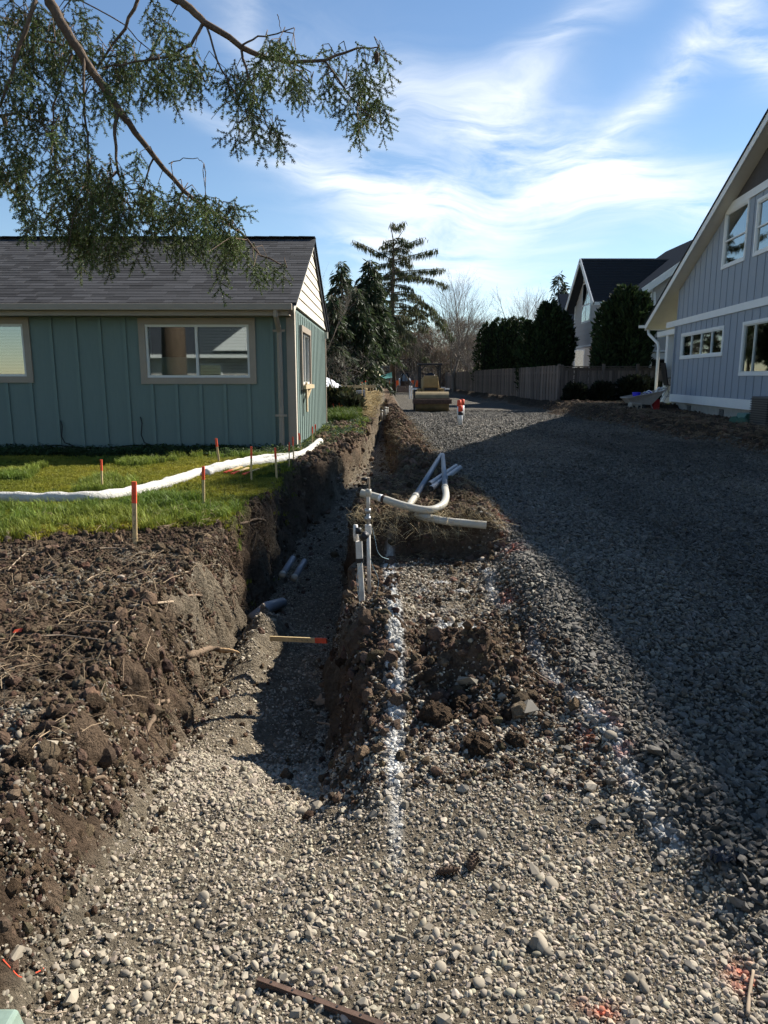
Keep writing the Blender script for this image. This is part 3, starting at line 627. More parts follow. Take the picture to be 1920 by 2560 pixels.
# ------------------------------------------------------------------ teal house on the left
def teal_house():
    x0, x1, y0, y1, zb, zt = -9.6, -1.50, 12.10, 18.50, .44, 2.80
    t = thing('teal_house', 'single-storey teal board and batten house with dark shingle roof, left of the trench', 'house', (-5.5, 15.3, .4))
    MB().box(x0+.06, x1-.06, y0+.05, y1-.05, .05, zb-.003).build('foundation', 'concrete', t)
    o, u, n = (0, y0, 0), (1, 0, 0), (0, -1, 0)
    wins = [(-4.06, -2.13, 1.50, 2.57), (-6.90, -5.86, 1.52, 2.58)]
    holes = [(a+.09, b-.09, c+.09, d-.09) for (a, b, c, d) in wins]
    wall_with_holes(o, u, n, x0, x1, zb, zt-.05, holes).build('front_wall', 'teal', t)
    window(t, o, u, n, *wins[0], 'tan', 'vinyl', [.49], trimw=.105, inside='half'); window(t, o, u, n, *wins[1], 'tan', 'vinyl', [.3], trimw=.105, inside='blind')
    # side wall
    o2, u2, n2 = (x1, 0, 0), (0, 1, 0), (1, 0, 0); sw = (12.95, 14.55, 1.38, 2.52)
    wall_with_holes(o2, u2, n2, y0+.121, y1, zb, zt-.06, [(sw[0]+.09, sw[1]-.09, sw[2]+.09, sw[3]-.09)]).build('side_wall', 'teal', t)
    window(t, o2, u2, n2, *sw, 'tan', 'vinyl', [.5], trimw=.105, inside='blind', proud=.05)
    wall_with_holes((x0, y1, 0), u, (0, 1, 0), 0, x1-x0-.121, zb, zt-.05, []).build('rear_wall', 'teal', t)
    wall_with_holes((x0, 0, 0), u2, (-1, 0, 0), y0+.121, y1-.121, zb, zt-.05, []).build('end_wall', 'teal', t)
    # battens, each its own piece
    bme = {}
    def batten(p0, p1, nrm, side):
        p0 = Vector(p0); L = p1-p0.z
        for (a, b) in side(p0.z, p1):
            key = (round(b-a, 3), nrm)
            if key not in bme:
                m = MB(); w = .028
                if nrm == 'f': m.box(-w, w, -.022, 0, 0, b-a)
                else: m.box(0, .010, -w, w, 0, b-a)
                bme[key] = m.mesh('batten', 'tealb')
            link('batten', bme[key], t, (p0.x, p0.y, a))
    xx = -1.86
    while xx > x0:
        def side(a, b, xx=xx):
            for w in wins:
                if w[0]-.03 < xx < w[1]+.03: return [(a, w[2]-.002), (w[3]+.002, b)]
            return [(a, b)]
        batten((xx, y0-.002, zb), zt-.10, 'f', side); xx -= .406
    yy = y0+.35
    while yy < y1-.05:
        def side(a, b, yy=yy):
            if sw[0]-.03 < yy < sw[1]+.03: return [(a, sw[2]-.002), (sw[3]+.002, b)]
            return [(a, b)]
        batten((x1+.002, yy, zb), zt-.10, 's', side); yy += .33
    MB().box(x1-.115, x1+.024, y0-.024, y0-.002, zb-.03, zt-.06).build('corner_board', 'tan', t)
    MB().box(x1+.003, x1+.026, y0-.0, y0+.10, zb-.03, zt-.06).build('corner_board', 'cream', t)
    MB().box(x1+.003, x1+.026, y1-.10, y1, zb-.03, zt-.06).build('corner_board', 'tan', t)
    # gable siding boards
    ym = (y0+y1)/2; zr = 4.40; sl = (zr-zt)/(ym-(y0-.36)); zz = zt-.02; k = 0
    def hw(z): return max(0, (zr-.07-z)/sl)
    while zz < zr-.12:
        za, zb2 = zz, min(zz+.185, zr-.08); h0, h1 = min(hw(za), 3.26), min(hw(zb2), 3.26)
        m = MB().add([(x1+.034, ym-h0, za), (x1+.034, ym+h0, za), (x1+.016, ym+h1, zb2), (x1+.016, ym-h1, zb2), (x1-.02, ym-h0, za), (x1-.02, ym+h0, za), (x1-.02, ym+h1, zb2), (x1-.02, ym-h1, zb2)], MB.BF)
        m.build('gable_board', 'cream', t); zz += .185
    # roof
    ey0, ey1, rx0, rx1 = y0-.36, y1+.30, x0-.3, x1+.10; ze = zt-.02; se = (zr-ze)/(ym-ey0)
    roof = MB().add([(rx0, ey0, ze), (rx1, ey0, ze), (rx1, ym, zr), (rx0, ym, zr), (rx0, ey0, ze-.05), (rx1, ey0, ze-.05), (rx1, ym, zr-.06), (rx0, ym, zr-.06)], MB.BF)
    zr2 = zr-(ey1-ym)*se
    roof.add([(rx0, ym+.002, zr), (rx1, ym+.002, zr), (rx1, ey1, zr2), (rx0, ey1, zr2), (rx0, ym+.002, zr-.06), (rx1, ym+.002, zr-.06), (rx1, ey1, zr2-.05), (rx0, ey1, zr2-.05)], MB.BF)
    rf = roof.build('roof', 'roofdark', t)
    for a, b, za, zb3 in ((ey0, ym, ze, zr), (ey1, ym, zr2, zr)):
        MB().bar((rx1-.045, a, za-.11), (rx1-.045, b, zb3-.12), .022, .12).build('rake_board', 'cream' if a < b else 'black', t)
    # shingles: courses of separate tabs
    L = math.hypot(ym-ey0, zr-ze); d = Vector((0, (ym-ey0)/L, (zr-ze)/L)); nn = Vector((0, -d.z, d.y)); exp = .143; nrow = int(L/exp); W = .30
    pieces = []
    for r in range(nrow+1):
        x = rx1 - (0 if r % 2 else .15) - random.uniform(0, .04); xe = rx1
        while xe > max(rx0, -8.6):
            w = random.choice((.14, .20, .30, .30, .38)); xs = max(xe-w, rx0); pieces.append((r, xs+.002, xe-.002)); xe = xs
    pieces.sort(key=lambda p: (p[0], abs(p[1]+4.5)))
    vis = [p for p in pieces if p[1] > -6.8]; rest = [p for p in pieces if p[1] <= -6.8]; sep, rest = vis[:300], rest + vis[300:]
    def shingle(p, m, rel=None):
        r, a, b = p; lift = random.uniform(.006, .010); s0 = r*exp - .02 + random.uniform(-.006, .003); s1 = min(s0+exp+.03, L)
        base = Vector((0, ey0, ze))
        q = [base+d*s0+nn*lift, base+d*s1+nn*.002]
        vs = [(a, *q[0].yz), (b, *q[0].yz), (b, *q[1].yz), (a, *q[1].yz), (a, *(q[0]-nn*.006).yz), (b, *(q[0]-nn*.006).yz)]
        m.add(vs, [(0, 1, 2, 3), (4, 5, 1, 0), (0, 3, 4), (1, 5, 2)])
        return m
    for p in sep: shingle(p, MB()).build('shingle', 'shingle', rf)
    fm = MB(); cnt = []
    for p in rest: shingle(p, fm); cnt.append(len(fm.v))
    so_ = fm.build('shingle_courses', 'shinglef', rf); so_['kind'] = 'stuff'
    cc = np.ones((len(fm.v), 4), np.float32); prev = 0
    for e in cnt: cc[prev:e, :3] = np.array([.047, .047, .050])*random.uniform(.62, 1.4); prev = e
    at_ = so_.data.color_attributes.new('col', 'FLOAT_COLOR', 'POINT'); at_.data.foreach_set('color', cc.ravel())
    for k in range(30): MB().bar((rx1-.30*k, ym, zr+.012), (rx1-.30*k-.33, ym, zr+.018), .26, .014).build('ridge_cap', 'shingle', rf)
    # gutter and downspout
    MB().box(x0-.3, x1+.04, ey0-.115, ey0-.005, ze-.125, ze-.02).build('gutter', 'tan', t, bevel=.012)
    MB().box(x0-.3, x1-.03, ey0+.002, ey0+.022, ze-.20, ze-.055).build('fascia', 'tan', t)
    MB().box(x0-.2, x1-.03, ey0+.024, y0-.026, ze-.19, ze-.17).build('soffit', 'tan', t)
    dx = x1-.225
    dsp = MB().tube([(dx, ey0-.06, ze-.11), (dx, ey0-.05, ze-.20), (dx, y0-.075, ze-.42), (dx, y0-.065, ze-.50), (dx, y0-.065, .42)], .046, 6).build('downspout', 'tan', t)
    for z in (2.36, .98): MB().box(dx-.10, dx+.10, y0-.116, y0-.109, z-.018, z+.018).build('strap', 'tan', dsp)
    # cables at the foot of the wall
    c = MB(); pts = [(-9, 12.03, .43)]
    for i in range(30):
        x = -8.8+i*.25; pts.append((x, 12.03-.01*(i % 3), .45+.03*math.sin(i*1.1)))
    c.tube(pts, .011, 5); c.build('cable', 'cable', t, True)
    for xx, h in ((-5.45, .44), (-4.10, .50)):
        MB().tube([(xx-.01, 12.07, .45+h), (xx+.015, 12.055, .45+h*.8), (xx-.01, 12.05, .45+h*.4), (xx+.04, 12.04, .52), (xx+.2, 12.03, .46)], .010, 5).build('cable', 'cable', t, True)
    MB().box(x1+.06, x1+.12, 17.9, 18.0, 2.55, 2.70).build('vent_box', 'cream', t)
    # little wooden bracket nailed under the side window
    MB().box(x1+.055, x1+.085, 13.25, 13.40, .98, 1.52).build('bracket_post', 'beam', t)
    MB().bar((x1+.07, 13.36, 1.22), (x1+.07, 14.3, 1.46), .03, .045).build('bracket_brace', 'beam', t)
    MB().box(x1+.052, x1+.10, 12.98, 14.5, 1.40, 1.47).build('window_stool', 'beam', t)
teal_house()

# ------------------------------------------------------------------ blue house on the right
def blue_house():
    dv = Vector((-.0995, -.995, 0)); nv = Vector((-.995, .0995, 0)); o = Vector((11.2, 28.05, 0)); Zv = Vector((0, 0, 1))
    t = thing('blue_house', 'tall blue-grey board and batten house with white trim and steep gable, right side', 'house', (11, 24, .5))
    def W(u, z, h=0.): return o + dv*u + nv*h + Zv*z
    A = onplane(1612, 826, o+nv*.42, nv); B = onplane(1920, 300, o+nv*.42, nv)      # underside line of the rake
    uA, uB = (A-o).dot(dv), (B-o).dot(dv); sl = (B.z-A.z)/(uB-uA)
    UE = 9.3; rz = lambda u: A.z + (u-uA)*sl                                       # roof underside height along the wall
    zf = .72
    wins = dict(four=(onplane(1706, 826, o, nv), onplane(1806, 890, o, nv)), big=(onplane(1860, 806, o, nv), None), up=(onplane(1817, 520, o, nv), onplane(1862, 662, o, nv)), up2=(onplane(1897, 494, o, nv), None))
    uu = lambda p: (p-o).dot(dv)
    w4 = (uu(wins['four'][0]), uu(wins['four'][1]), 2.28, 3.22); wb = (uu(wins['big'][0]), uu(wins['big'][0])+2.3, 1.66, 3.20)
    wu = (uu(wins['up'][0]), uu(wins['up'][1]), 4.98, 6.72); wu2 = (uu(wins['up2'][0]), uu(wins['up2'][0])+1.5, 4.98, 6.52)
    hole = lambda w, q=.09: (w[0]+q, w[1]-q, w[2]+q, w[3]-q)
    zband, zb2 = 3.54, 3.76
    wall_with_holes(o, dv, nv, 0, UE, zf, zband, [hole(w4), hole(wb)]).build('lower_wall', 'blue', t)
    # upper gable wall in two height bands
    m = MB(); ztop = 6.68; zt2 = 6.90
    holes = [hole(wu), hole(wu2)]
    cuts = sorted({0., UE, (ztop-A.z)/sl+uA} | {h[0] for h in holes} | {h[1] for h in holes} | {max(0, (zb2-A.z)/sl+uA)})
    for a, b in zip(cuts[:-1], cuts[1:]):
        ta, tb = min(ztop, rz(a)), min(ztop, rz(b))
        if max(ta, tb) <= zb2+.01: continue
        hs = [h for h in holes if h[0] <= a+1e-6 and h[1] >= b-1e-6]; z = zb2
        for h in hs: m.poly([W(a, z), W(b, z), W(b, h[2]), W(a, h[2])], nv*-.12); z = h[3]
        m.poly([W(a, min(z, ta-.002)), W(b, z), W(b, tb), W(a, ta)], nv*-.12)
    m.build('upper_wall', 'blue', t)
    ug = (zt2-A.z)/sl+uA
    MB().poly([W(ug, zt2), W(UE, zt2), W(UE, rz(UE))], nv*-.10).build('gable_panel', 'slate', t)
    window(t, o, dv, nv, *w4, 'white', 'white', [.25, .5, .75], trimw=.09, inside='curtain', glass='glass'); window(t, o, dv, nv, *wb, 'white', 'vinyl', [.36], trimw=.09, inside='blind')
    window(t, o, dv, nv, *wu, 'white', 'white', [], trimw=.09, inside=None, mid=.47, glass='glass2'); window(t, o, dv, nv, *wu2, 'white', 'white', [], trimw=.09, inside='blind', mid=.5, glass='glass2')
    # bands
    def band(a, b, z0, z1, nm, h=.045): MB().poly([W(a, z0), W(b, z0), W(b, z1), W(a, z1)], nv*h).build(nm, 'white', t)
    band(-1.2, UE, zband, zb2, 'belly_band'); band(ug-1.0, UE, ztop, zt2, 'frieze_band'); band(-.05, UE, zf-.02, zf+.26, 'skirt_board', .05)
    # battens
    bc = {}
    def batten(u, z0, z1):
        if z1-z0 < .05: return
        k = round(z1-z0, 2)
        if k not in bc:
            mm = MB(); mm.poly([-dv*.022, dv*.022, dv*.022+Zv*(z1-z0), -dv*.022+Zv*(z1-z0)], nv*.014); bc[k] = mm.mesh('batten', 'blueb')
        link('batten', bc[k], t, W(u, z0, .001))
    u = .16
    while u < UE:
        segs = [(zf+.27, zband-.01)]
        for w in (w4, wb):
            if w[0]-.02 < u < w[1]+.02: segs = [(zf+.27, w[2]-.002), (w[3]+.002, zband-.01)]
        us = [(zb2+.01, min(ztop-.01, rz(u)-.02))]
        for w in (wu, wu2):
            if w[0]-.02 < u < w[1]+.02: us = [(zb2+.01, w[2]-.002), (w[3]+.002, min(ztop-.01, rz(u)-.02))]
        for a, b in segs+us: batten(u, a, b)
        u += .54
    MB().poly([W(-.05, zf+.26), W(.07, zf+.26), W(.07, zband), W(-.05, zband)], nv*.04).build('corner_board', 'blueb', t)
    # foundation with vents, and the far side wall
    MB().poly([W(.05, -.1, -.03), W(UE, -.1, -.03), W(UE, zf-.025, -.03), W(.05, zf-.025, -.03)], nv*-.2).build('foundation', 'concrete', t)
    for q in (1720, 1802, 1885):
        p = onplane(q, 1018, o, nv); k = uu(p)
        v = MB().poly([W(k-.2, .40, -.029), W(k+.2, .40, -.029), W(k+.2, .62, -.029), W(k-.2, .62, -.029)], nv*.012).build('foundation_vent', 'black', t)
        for j in range(5): MB().poly([W(k-.18+j*.08, .42, -.016), W(k-.15+j*.08, .42, -.016), W(k-.15+j*.08, .60, -.016), W(k-.18+j*.08, .60, -.016)], nv*.006).build('vent_bar', 'steel', v)
    MB().poly([W(.02, zf, -.125), W(.02, rz(0), -.125), W(.02, rz(0), -9), W(.02, zf, -9)], dv*.1).build('end_wall', 'blue', t)
    # roof slab: eave, rake fascia, soffit, shingle edge
    u0 = uA; up = Vector((0, 0, 1))
    def rp(u, h, dz): return o + dv*u + nv*h + Zv*(rz(u)+dz)
    MB().add([rp(u0, .40, .02), rp(UE, .40, .02), rp(UE, -10, .02), rp(u0, -10, .02), rp(u0, .40, .05), rp(UE, .40, .05), rp(UE, -10, .05), rp(u0, -10, .05)], MB.BF).build('soffit', 'soffit', t)
    MB().add([rp(u0-.03, .46, .22), rp(UE, .46, .22), rp(UE, -10, .22), rp(u0-.03, -10, .22), rp(u0-.03, .46, .27), rp(UE, .46, .27), rp(UE, -10, .27), rp(u0-.03, -10, .27)], MB.BF).build('roof', 'roofdark', t)
    MB().poly([rp(u0, .40, -.01), rp(UE, .40, -.01), rp(UE, .40, .215), rp(u0, .40, .215)], nv*.03).build('rake_fascia', 'white', t)
    MB().poly([rp(u0, .398, 0), rp(u0, .398, .215), rp(u0, -10, .215), rp(u0, -10, 0)], dv*.03).build('eave_fascia', 'white', t)
    g = rp(u0, .3, .10); MB().poly([g+nv*.36-dv*.0, g+nv*.36-dv*.11, g+nv*.36-dv*.12+Zv*.11, g+nv*.36+Zv*.11], nv*-9).build('gutter', 'white', t)
    # porch beam, post, downspout, slab
    MB().bar(W(-2.4, 3.36, -.02), W(.0, 3.36, -.02), .16, .20).build('porch_beam', 'white', t)
    MB().bar(W(-1.0, .58, -.12), W(-1.0, 3.26, -.12), .30, .30, dv).build('porch_post', 'white', t)
    MB().bar(W(-1.0, .58, -.12), W(-1.0, .80, -.12), .38, .38, dv).build('post_base', 'white', t)
    MB().tube([W(uA+.1, 3.60, .30), W(uA+.2, 3.42, .30), W(uA+.95, 3.0, .10), W(uA+1.05, 2.8, .08), W(uA+1.05, .62, .08)], .06, 8).build('downspout', 'white', t, True)
    MB().poly([W(-2.6, -.1, .12), W(-.02, -.1, .12), W(-.02, .58, .12), W(-2.6, .58, .12)], nv*-3.4).build('porch_slab', 'concrete', t)
    MB().poly([W(-2.5, .58, -3.2), W(-.0, .58, -3.2), W(-.0, 3.4, -3.2), W(-2.5, 3.4, -3.2)], nv*-.1).build('porch_wall', 'slate', t)
    # unseen near wing, added and shaped to cast the shade on the near road
    wx0, wx1, wy0, wy1 = 8.95, 13.9, 10.2, 16.4
    MB().box(wx0+.45, wx1, wy0, wy1, 0, 7.5).build('wing_wall', 'blue', t)
    rr = MB(); rzv = 9.35; xr = 10.45; ze = 7.5
    rr.add([(wx0, wy0-.4, ze), (xr+.5, wy0-.4, rzv), (wx1+.3, wy0-.4, ze-.8), (wx0, wy1+.3, ze), (xr, wy1+.3, rzv), (wx1+.3, wy1+.3, ze-.8)], [(0, 1, 4, 3), (1, 2, 5, 4), (0, 2, 1), (3, 4, 5), (0, 3, 5, 2)])
    rr.build('wing_roof', 'roofdark', t)
    zp = rz(UE)                                        # the other slope of the main gable
    pk = rp(UE, .46, .22); lo = pk + dv*3.2 - Zv*3.2*sl; bk = pk - nv*10.6; lb = lo - nv*10.6
    MB().add([pk, lo, lb, bk, pk+Zv*.05, lo+Zv*.05, lb+Zv*.05, bk+Zv*.05], MB.BF).build('roof', 'roofdark', t)
    return t
blue_house()

# ------------------------------------------------------------------ two-storey greige neighbour
def neighbour_house():
    t = thing('grey_house', 'two-storey greige lap-sided house with arched window and charcoal roof, behind the fence', 'house', (14.5, 45, .5))
    c = at(1503, 745, 41.5); X = c.x; y0, y1 = 41.5, 46.9; ze = c.z; p = Vector((X, 0, 0)); n = Vector((-1, 0, 0))
    ym = (y0+y1)/2; zr = at(1458, 652, ym).z
    zlow = at(1440, 868, y1).z                         # overhanging upper storey
    sl = (zr-.12-ze)/(ym-y0)
    # lap siding boards on the gable end
    wy0, wy1, wz0, wz1 = 42.9, 45.6, at(1462, 800, 44.2).z, at(1475, 705, 44.0).z
    z = zlow; bd = []
    while z < zr-.25:
        z1 = min(z+.30, zr-.2)
        def ext(zz): return (max(y0, ym-(zr-.15-zz)/sl), min(y1, ym+(zr-.15-zz)/sl)) if zz > ze else (y0, y1)
        a0, b0 = ext(z); a1, b1 = ext(z1)
        MB().add([(X-.035, a0, z), (X-.035, b0, z), (X-.012, b1, z1), (X-.012, a1, z1), (X+.1, a0, z), (X+.1, b0, z), (X+.1, b1, z1), (X+.1, a1, z1)], MB.BF).build('siding_board', 'beige', t); z += .30
    MB().box(X+.02, X+9, y0+.02, y1-.02, zlow-.02, ze).build('upper_wall', 'beige', t)
    MB().box(X+1.0, X+9, y0+.25, y1-.2, .2, zlow-.03).build('lower_wall', 'beige', t)
    MB().box(X-.05, X+.08, y0-.06, y0+.05, zlow, ze+.1).build('corner_board', 'white', t); MB().box(X-.05, X+.08, y1-.05, y1+.06, zlow, ze+.1).build('corner_board', 'white', t)
    MB().box(X-.06, X+.02, y0, y1, zlow-.10, zlow+.0).build('skirt_board', 'white', t)
    # arched window: two tall columns of panes under an arch
    fr = MB(); wc = (wy0+wy1)/2; hw = .95; zb = at(1470, 806, 44).z; za = at(1470, 712, 44).z+.2
    fr.poly([(X-.06, wc-hw, zb), (X-.06, wc+hw, zb), (X-.06, wc+hw, za), (X-.06, wc-hw, za)], (.03, 0, 0))
    arch = [(X-.06, wc+math.cos(a)*hw, za+.12+math.sin(a)*hw*.95) for a in np.linspace(0, math.pi, 13)]
    fr.poly(arch, (.03, 0, 0)); w = fr.build('window', 'white', t)
    for s in (-1, 1):
        for (q0, q1) in ((zb+.1, zb+(za-zb)*.42), (zb+(za-zb)*.42+.08, za-.08)):
            a, b = sorted((wc+s*.06, wc+s*(hw-.1))); MB().box(X-.075, X-.063, a, b, q0, q1).build('pane', 'glass2', w); MB().box(X-.0625, X-.0615, a, b, q0, q1).build('recess', 'dark', w)
        aa = [a for a in (np.linspace(.12, 1.5, 6) if s > 0 else np.linspace(1.64, 3.02, 6))]
        pl = [(X-.075, wc+s*.06, za+.2)] + [(X-.075, wc+math.cos(a)*(hw-.12), za+.16+math.sin(a)*(hw-.14)) for a in aa]
        if s < 0: pl = [(X-.075, wc-.06, za+.2)] + pl[1:]
        MB().poly(pl, (.012, 0, 0)).build('pane', 'glass2', w)
    # roof with ridge away to the right
    def slab(y_a, z_a, y_b, z_b, x0=X-.55, x1=X+14): return MB().add([(x0, y_a, z_a), (x1, y_a, z_a), (x1, y_b, z_b), (x0, y_b, z_b), (x0, y_a, z_a+.14), (x1, y_a, z_a+.14), (x1, y_b, z_b+.14), (x0, y_b, z_b+.14)], MB.BF)
    rf = slab(y0-.45, ze-.45*sl, ym, zr).build('roof', 'roofdark', t); slab(y1+.45, ze-.45*sl, ym+.003, zr).build('roof', 'roofdark', t)
    for k in range(26):
        s = k/26; a = Vector((X-.5, y0-.45+s*(ym-y0+.45), ze-.45*sl+s*(zr-ze+.45*sl)+.145)); MB().bar(a, a+Vector((9, 0, 0)), .14, .012).build('shingle_course', 'roofdark', rf)
    for (a, za_, b, zb_) in ((y0-.45, ze-.45*sl, ym, zr), (y1+.45, ze-.45*sl, ym, zr)): MB().bar((X-.58, a, za_+.03), (X-.58, b, zb_+.03), .05, .26).build('rake_board', 'white', t)
    MB().box(X-.5, X+12, y0-.58, y0-.46, ze-.45*sl-.05, ze-.45*sl+.12).build('gutter', 'white', t)
    # front wing with its own gable towards the camera
    a = at(1608, 728, 39.0); b = at(1712, 655, 39.0); k = (b.z-a.z)/(b.x-a.x); xr = a.x+5.2; zt = a.z+k*5.2
    wing = MB().poly([(a.x+.5, 39.4, 0.2), (xr+4.5, 39.4, .2), (xr+4.5, 39.4, a.z+.2), (xr, 39.4, zt-.1), (a.x+.5, 39.4, a.z+.5*k-.06)], (0, 9, 0)); wing.build('wing_wall', 'beige', t)
    z = 3.0
    while z < zt-.4:
        xa = max(a.x+.52, a.x+(z-a.z)/k+.25); MB().box(xa, xr+4, 39.36, 39.395, z, z+.26).build('siding_board', 'beige', t); z += .30
    MB().box(a.x+.42, a.x+.62, 39.33, 39.42, .3, a.z+.2).build('corner_board', 'white', t)
    MB().add([(a.x, 38.9, a.z), (xr, 38.9, zt), (xr, 50, zt), (a.x, 50, a.z), (a.x, 38.9, a.z+.15), (xr, 38.9, zt+.15), (xr, 50, zt+.15), (a.x, 50, a.z+.15)], MB.BF).build('wing_roof', 'roofdark', t)
    MB().add([(xr, 38.9, zt), (xr+5, 38.9, zt-5*k), (xr+5, 50, zt-5*k), (xr, 50, zt), (xr, 38.9, zt+.15), (xr+5, 38.9, zt+.15-5*k), (xr+5, 50, zt+.15-5*k), (xr, 50, zt+.15)], MB.BF).build('wing_roof', 'roofdark', t)
    MB().bar((a.x-.05, 38.87, a.z-.02), (xr, 38.87, zt-.02), .05, .34).build('rake_board', 'white', t)
    MB().tube([(a.x+.7, 39.3, a.z), (a.x+.75, 39.25, a.z-.6), (a.x+.75, 39.25, .4)], .06, 6).build('downspout', 'white', t)
    MB().box(a.x+.2, a.x+4, 38.6, 38.8, 2.6, 2.9).build('patio_beam', 'white', t); MB().box(a.x+.25, a.x+.5, 38.6, 38.8, .2, 2.6).build('patio_post', 'white', t); MB().box(a.x+.8, a.x+4, 39.2, 39.33, .3, 2.55).build('patio_opening', 'dark', t)
    MB().box(a.x-.1, a.x+1.3, 38.5, 39.3, 2.95, 3.05).build('patio_roof', 'white', t)
    for k2 in range(3):
        ya = 42.2+k2*1.6; f = MB().box(X+.93, X+.985, ya, ya+1.1, .4, 2.3).build('window', 'white', t); MB().box(X+.915, X+.928, ya+.08, ya+.5, .5, 2.2).build('pane', 'glass2', f); MB().box(X+.915, X+.928, ya+.58, ya+1.02, .5, 2.2).build('pane', 'glass2', f)
    return t
neighbour_house()
def far_house():
    t = thing('pale_house', 'pale house corner with shingled roof glimpsed behind the arborvitae', 'house', (16, 58, .5))
    c = at(1424, 850, 57); X = c.x
    MB().box(X, X+8, 57, 63, .2, at(1424, 845, 57).z).build('wall', 'beige', t)
    zz = at(1430, 842, 57).z; zp = at(1424, 735, 60).z
    MB().poly([(X-.3, 56.6, zz), (X-.3, 63.4, zz), (X-.3, 60, zp)], (9, 0, 0)).build('roof', 'roofdark', t)
    MB().poly([(X-.36, 57, zz), (X-.36, 63, zz), (X-.36, 60, zp-.4)], (.05, 0, 0)).build('gable', 'beige', t)
    w = MB().box(X+.4, X+1.2, 56.93, 56.99, 2.2, 3.8).build('window', 'white', t); MB().box(X+.47, X+1.13, 56.91, 56.925, 2.3, 3.7).build('pane', 'glass2', w)
far_house()

# ------------------------------------------------------------------ fences
def fence_boards(t, a, b, w, h, zf, gap=.006, lean=None, alt=.012, maxn=300):
    a = Vector(a); b = Vector(b); L = (b-a).length; d = (b-a)/L; n = Vector((d.y, -d.x, 0)); k = int(L/w); mesh = {}
    ang = math.atan2(d.y, d.x)
    for i in range(k):
        hh = round(h+random.choice((-.02, 0, 0, .015)), 3)
        if hh not in mesh: mesh[hh] = MB().add([(-w/2+gap, -.009, 0), (w/2-gap, -.009, 0), (w/2-gap, .009, 0), (-w/2+gap, .009, 0), (-w/2+gap, -.009, hh-.02), (w/2-gap, -.009, hh-.02), (w/2-gap, .009, hh-.02), (-w/2+gap, .009, hh-.02), (-w/2+gap+.025, -.009, hh), (w/2-gap-.025, -.009, hh), (w/2-gap-.025, .009, hh), (-w/2+gap+.025, .009, hh)],
                [(0, 3, 2, 1), (0, 1, 5, 4), (1, 2, 6, 5), (2, 3, 7, 6), (3, 0, 4, 7), (4, 5, 9, 8), (5, 6, 10, 9), (6, 7, 11, 10), (7, 4, 8, 11), (8, 9, 10, 11)]).mesh('board', 'fence')
        p = a + d*(i+.5)*w + n*(alt if i % 2 else -alt); p.z = zf(p)
        le = lean(p) if lean else 0
        link('board', mesh[hh], t, p, (0, le+random.gauss(0, .006), ang))
def fences():
    t = thing('board_fence', 'long weathered brown board fence running away along the road, leaning in places', 'fence', (7.6, 60, .4))
    pA, pB = Vector((8.22, 34.0, 0)), Vector((6.75, 90, 0))
    zf = lambda p: .46
    fence_boards(t, pA, pB, .30, 1.72, zf, .005, lambda p: (.16 if 38.6 < p.y < 40.6 else (-.05 if 36 < p.y < 38 else 0)), .012)
    d = (pB-pA).normalized()
    for i in range(24):
        p = pA + d*i*2.4 + Vector((.10, 0, 0)); MB().box(p.x, p.x+.10, p.y-.05, p.y+.05, .2, 2.20).build('post', 'fence', t)
    for z in (.75, 1.85): MB().bar((pA.x+.06, pA.y, z), (pB.x+.06, pB.y, z), .04, .09).build('rail', 'fence', t)
    t2 = thing('board_fence', 'brown board fence with top rail behind the two round shrubs', 'fence', (10.5, 34, .4))
    fence_boards(t2, (8.25, 34.02, 0), (13.6, 34.3, 0), .14, 1.62, lambda p: .46, .004, None, .006)
    MB().bar((8.2, 33.96, 2.12), (13.6, 34.24, 2.12), .12, .04).build('top_rail', 'fence', t2); MB().bar((8.2, 34.0, 2.0), (13.6, 34.3, 2.0), .05, .12).build('rail', 'fence', t2)
    for x in (8.22, 10.3, 11.9): MB().box(x-.06, x+.06, 33.93, 34.05, .2, 2.24).build('post', 'fence', t2)
    t3 = thing('board_fence', 'brown cross fence closing the far end of the road behind the orange mesh', 'fence', (3, 91, .4))
    fence_boards(t3, (-.3, 91, 0), (6.9, 91, 0), .24, 1.75, lambda p: .5, .008, None, .02)
    MB().bar((-.3, 90.9, 2.28), (6.9, 90.9, 2.28), .14, .05).build('top_rail', 'fence', t3)
    for x in (-.3, 2.1, 4.5, 6.8): MB().box(x-.06, x+.06, 90.86, 90.96, .3, 2.35).build('post', 'fence', t3)
    s = thing('low_shed', 'low brown shed roof seen over the far cross fence', 'shed', (1.4, 95, .4))
    MB().box(-.2, 3.2, 94, 98, .3, 2.6).build('wall', 'fence', s); MB().poly([(-.5, 93.6, 2.5), (-.5, 98.4, 2.5), (-.5, 96, 3.25)], (4.2, 0, 0)).build('roof', 'beam', s)
fences()
# houses across the street behind the photographer (they show in the window glass)
def back_house(x, y, w, d, h, m, label):
    t = thing('street_house', label, 'house', (x, y, 0))
    MB().box(x-w/2, x+w/2, y-d, y, -.2, h).build('wall', m, t)
    MB().poly([(x-w/2-.5, y+.6, h-.1), (x-w/2-.5, y-d-.6, h-.1), (x-w/2-.5, y-d/2, h+2.3)], (w+1, 0, 0)).build('roof', 'roofdark', t)
    MB().poly([(x-1.6, y+.5, h+.2), (x+3.4, y+.5, h+.2), (x+.9, y+.5, h+2.0)], (0, -4, 0)).build('gable', 'white', t)
    MB().box(x-w/2-.5, x+w/2+.5, y+.6, y+.72, h-.2, h-.02).build('gutter', 'white', t)
    w_ = MB().box(x-2.6, x-1.2, y+.0, y+.05, 1.2, 2.4).build('window', 'white', t); MB().box(x-2.5, x-1.3, y+.052, y+.06, 1.3, 2.3).build('pane', 'glass', w_)
back_house(-8, -17, 12, 8, 2.9, 'beige', 'low beige house across the street behind the camera')
back_house(8, -19, 11, 8, 2.9, 'blue', 'low blue house across the street behind the camera')
